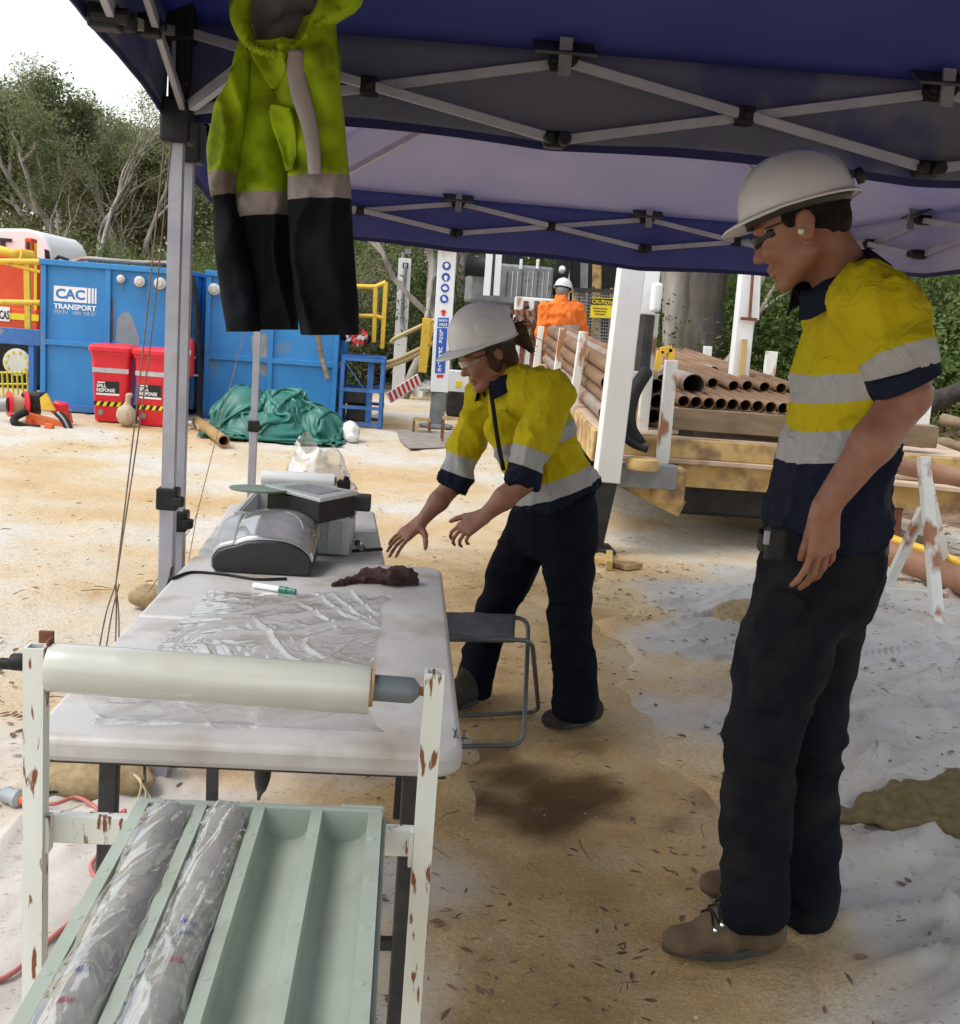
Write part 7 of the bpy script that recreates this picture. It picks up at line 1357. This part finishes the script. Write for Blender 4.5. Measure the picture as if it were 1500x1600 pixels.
def make_shrub(seed, h, rad, n, leaf, fol, label, name='shrub', clumps=26):
    rng = np.random.default_rng(seed); T = thing(name, label, 'shrub', (0, 0, 0)); mb = MB(); C = []; tn = []
    for k in range(clumps):
        a = rng.uniform(0, 6.28); rr = rad*math.sqrt(rng.random()); z = h*rng.uniform(.18, 1)*(1-.45*(rr/rad)**2); p = V3(rr*math.cos(a), rr*math.sin(a), z); b = V3(p[0]*.15, p[1]*.15, 0); mb.tube([b, (b+p)/2+rng.standard_normal(3)*.08, p], [.03, .02, .008], 5, caps=False)
        m_ = n//clumps; C.append(p+rng.standard_normal((m_, 3))*np.array([rad*.22, rad*.22, h*.10])); tn.append(np.clip(rng.uniform(.1, .8)+rng.standard_normal(m_)*.12, 0, 1))
    C = np.concatenate(C); C[:, 2] = np.maximum(C[:, 2], .05); mb.build('stem', m_barkdark, T, smooth=True); v, q, t_ = leaf_mesh(C, leaf, leaf*.45, np.concatenate(tn), .2, rng); np_mesh('foliage', v, q, fol, T, smooth=False, attrs={'tone': t_}); return T
protos = [make_tree(1, 9.5, 1.0, .05, .12, 210, .44, .30, trunk_r=.19), make_tree(2, 9, 1.1, -.25, .12, 210, .44, .28, trunk_r=.2), make_tree(3, 10, .8, .1, .12, 210, .42, .34, trunk_r=.15), make_tree(4, 8, 1.2, .35, .12, 210, .44, .26, wood=m_barkdark, trunk_r=.2)]
bare = make_tree(9, 9, .55, .12, .14, 26, .5, .5, wood=m_bark, trunk_r=.15)
shr = [make_shrub(11, 3.2, 1.7, 9000, .095, m_fol, ''), make_shrub(12, 2.2, 1.6, 8000, .095, m_folg, ''), make_shrub(13, 3.6, 1.5, 9000, .10, m_folg, '')]
big = [make_shrub(21, 3.4, 1.5, 9000, .095, m_folg, '', clumps=34), make_shrub(22, 2.9, 1.6, 8500, .095, m_folg, '', clumps=30)]
index_kids(); used = set()
HT = {}; CROWN_TOP = {p.name: sorted(v.co.z for c in p.children if c.name.startswith('crown') for v in c.data.vertices)[int(-.012*sum(len(c.data.vertices) for c in p.children if c.name.startswith('crown')))] for p in protos}
def top_of(o):
    if o.name not in HT: HT[o.name] = CROWN_TOP.get(o.name) or max(v[2] for c in KIDS[o.name] for v in c.bound_box)
    return HT[o.name]
def put(proto, x, Y, rz, sc, label, group, top=None):
    if top is not None: sc = (P(x, top, Y)[2]+.05)/top_of(proto)
    o = proto if proto.name not in used else copy_tree(proto); used.add(proto.name); p = P(x, 500, Y); o.location = (p[0], Y, -.05); o.rotation_euler[2] = rz; o.scale = (sc, sc, sc); o['label'] = label; o['group'] = group; return o
TG = 'eucalypts behind the drill site'
MARKS = [(-60, 'the truck body left of its cab'), (10, 'the truck tail light'), (80, 'the left edge of the lettered tank'), (135, 'the white transport lettering'), (190, 'the leftmost hose cap'), (240, 'the near tent leg'), (300, 'the gap between the blue tanks'), (350, 'the jacket sleeve'), (420, 'the middle of the hanging jacket'), (490, 'the right panel of the hanging jacket'), (560, 'the left end of the yellow handrail'), (602, 'the right upright of the yellow handrail'), (650, 'the sloping yellow barrier'), (690, 'the signed white post'), (745, 'the black exhaust drum'), (800, 'the grey engine block'), (850, 'the control cabinet'), (872, 'the slanted feed arm'), (905, 'the orange worker'), (965, 'the caution sign'), (987, 'the big white jack post'), (1010, 'the white light box'), (1040, 'the thick grey trunk'), (1060, 'the short front stake'), (1100, 'the dark leaning trunk'), (1130, 'the gap left of the tall white post'), (1150, 'the tall white post'), (1215, 'the brim of the man helmet'), (1250, 'the man chin'), (1280, 'the man neck'), (1300, 'the man collar'), (1335, 'the man shoulder'), (1380, 'the man back'), (1400, 'the far tent right corner'), (1440, 'the man sleeve'), (1470, 'the burnt log'), (1490, 'the leafy bank'), (1545, 'the right picture edge'), (1600, 'the far right end of the bank')]
def mark(x): return min(MARKS, key=lambda q: abs(q[0]-x))[1]
# (pixel column, distance, prototype, rotation, scale, label)
for x, Y, k, rz, sc, lab in [
    (30, 30, 0, .4, 150, 'tall gum tree rising above the white cab, highest crown against the sky'), (88, 28, 1, 2.2, 112, 'spreading gum tree with forked trunk over the lettered blue tank'), (165, 33, 3, 1.0, 160, 'gum tree with round crown just left of the tent corner'), (-60, 29, 2, 3.3, 140, 'gum tree cut by the left edge of the picture'),
    (215, 36, 0, 4.1, 195, 'slender gum tree left of the near tent leg'), (255, 31, 2, 5.2, 245, 'shorter gum tree directly behind the near tent leg'), (310, 34, 1, .2, 240, 'gum tree half hidden by the hanging jacket'), (60, 40, 2, 1.4, 128, 'far gum tree in the gap between the two tallest crowns'), (-10, 38, 3, 2.0, 150, 'far gum tree behind the truck cab')]: put(protos[k], x, Y, rz, 1, lab, TG, sc+14)
for x, Y, k, rz, sc in [(420, 33, 0, 1, .9), (500, 30, 3, 2, .9), (575, 27, 2, 2.6, .85), (610, 34, 0, 3.1, 1), (655, 29, 1, 0.6, .9), (705, 36, 2, 1.2, 1), (770, 32, 3, 4.4, .95), (835, 30, 0, 5.5, .9), (870, 36, 1, 2.8, 1), (985, 33, 2, 3.9, .95), (1060, 29, 3, .9, .9), (1130, 34, 0, 2.3, 1), (1215, 30, 1, 4.9, .95), (1300, 34, 2, .3, 1), (1400, 30, 0, 1.9, .95), (1480, 33, 3, 3.4, 1), (1560, 30, 1, 5.8, 1)]: put(protos[k], x, Y, rz, sc, 'gum tree behind %s, crown hidden by the tent' % mark(x), 'gum trees cut off by the tent edge')
for x, Y, rz, sc, lab in [(655, 24, .4, .9, 'bare pale trunk behind the far white post'), (585, 25, 2.4, .75, 'thin pale leaning trunk behind the tall yellow handrail'), (180, 28, 1.7, .62, 'pale thin trunked gum over the red bins'), (228, 30, 4.4, .62, 'pale thin gum with sparse crown beside the near tent leg'), (635, 20.5, 1.1, .7, 'pale slim trunk between the far white post and the sloping barrier'), (712, 21, 3.1, .8, 'pale slim trunk right of the signed post'), (842, 23, 5.0, .85, 'pale slim trunk over the control cabinet'), (120, 24.5, 2.0, .55, 'pale slim trunk over the transport lettering'), (1092, 15.5, .3, .6, 'pale slim trunk left of the tall white post')]: put(bare, x, Y, rz, sc, lab, 'sparse pale gum trees')
def trunk_thing(label, base, top, Y, r0, r1, m):
    a, b = P(*base, Y), P(*top, Y); a[2] = 0; pts = catmull([a, a+(b-a)*.35+V3(.06, 0, 0), a+(b-a)*.7+V3(-.05, 0, 0), b], 5); T = thing('gum_tree', label, 'tree', a); MB().tube(pts, np.linspace(r0, r1, len(pts))*(1+.06*RNG.standard_normal(len(pts))), 10).build('trunk', m, T, smooth=True)
    e = pts[int(len(pts)*.55)]; MB().tube(catmull([e, e+V3(.25, .1, .5), e+V3(.4, .1, 1.2)], 4), np.linspace(r1*.5, r1*.2, 9), 7).build('limb', m, T, smooth=True)
    rng = np.random.default_rng(5); C = b+rng.standard_normal((1500, 3))*V3(.9, .9, .5)+V3(0, 0, .8); v, q, t_ = leaf_mesh(C, .14, .05, rng.uniform(.1, .7, 1500), .4, rng); np_mesh('crown', v, q, m_fol, T, smooth=False, attrs={'tone': t_})
trunk_thing('thick grey trunk right of the white light box', (1048, 640), (1068, 300), 17, .27, .2, m_bark); trunk_thing('thick dark trunk leaning right between the light box and the tall white post', (1072, 640), (1135, 300), 16, .33, .2, m_barkdark); trunk_thing('black burnt trunk behind the rig, left of the mesh guard', (872, 640), (884, 250), 22, .15, .11, MATS['burnt bark'])
SG = 'shrubs along the edge of the bush'
k = 0
for x, Y, pi_, sc in [(-60, 23, 0, 1), (10, 24, 2, 1.1), (80, 23, 0, 1.2), (135, 25, 1, 1.35), (190, 23, 2, 1), (240, 25, 0, 1.15), (300, 23, 1, 1.3), (350, 24, 2, 1.1), (420, 25, 0, 1.2), (490, 24, 1, 1.3), (560, 23, 0, 1.0), (600, 26, 2, 1.15), (650, 28, 1, 1.5), (690, 25, 0, 1.2), (745, 24, 2, 1.1), (800, 26, 0, 1.3), (850, 24, 1, 1.4), (905, 25, 2, 1.2), (965, 23, 0, 1.1), (1010, 22, 1, 1.3)]: put(shr[pi_], x, Y, 1.7*k, sc*(.72 if x < 400 else .95), 'bushy understorey shrub behind %s' % mark(x), SG); k += 1
for x, Y, pi_, sc in [(1040, 19, 0, 1), (1100, 18.5, 1, 1.1), (1150, 17, 0, .95), (1215, 18, 1, 1.15), (1280, 16.5, 0, 1.05), (1335, 17.5, 1, 1.2), (1385, 15.5, 0, 1), (1440, 16, 1, 1.15), (1490, 14.8, 0, 1.05), (1545, 15.5, 1, 1.2), (1600, 15, 0, 1.1), (1470, 20, 0, 1.6), (1380, 20, 1, 1.7), (1250, 21, 0, 1.6), (1130, 22, 1, 1.7)]: put(big[pi_], x, Y, 2.1*k, sc, '%s bright green leafy shrub behind %s' % ('tall' if sc > 1.3 else 'low', mark(x)), 'bright green shrubs right of the trailer'); k += 1
# the far wood behind everything, one mass
rng = np.random.default_rng(77); n = 110000; ang = rng.uniform(R_(-42), R_(42), n); dist = rng.uniform(44, 62, n); xx = np.sin(ang)*dist; yy = np.cos(ang)*dist
hmax = 3.2+.8*vnoise(np.stack([xx*.12, yy*.12, 0*xx], -1), 5)+1.0*vnoise(np.stack([xx*.5, yy*.1, 0*xx], -1), 6); hmax = hmax*smoothstep(R_(-40), R_(-20), ang)*.4+hmax*.6; zz = rng.random(n)**.9*hmax
tone = np.clip(.42+.4*vnoise(np.stack([xx*.6, yy*.6, zz*.8], -1), 9)+rng.standard_normal(n)*.1, 0, 1); v, q, t_ = leaf_mesh(np.stack([xx, yy, zz], -1), .36, .17, tone, .2, rng)
tag(np_mesh('far_wood', v, q, m_fol, org=(0, 0, 0), smooth=False, attrs={'tone': t_}), 'distant bush closing off the view behind the gum trees', 'wood', kind='stuff')
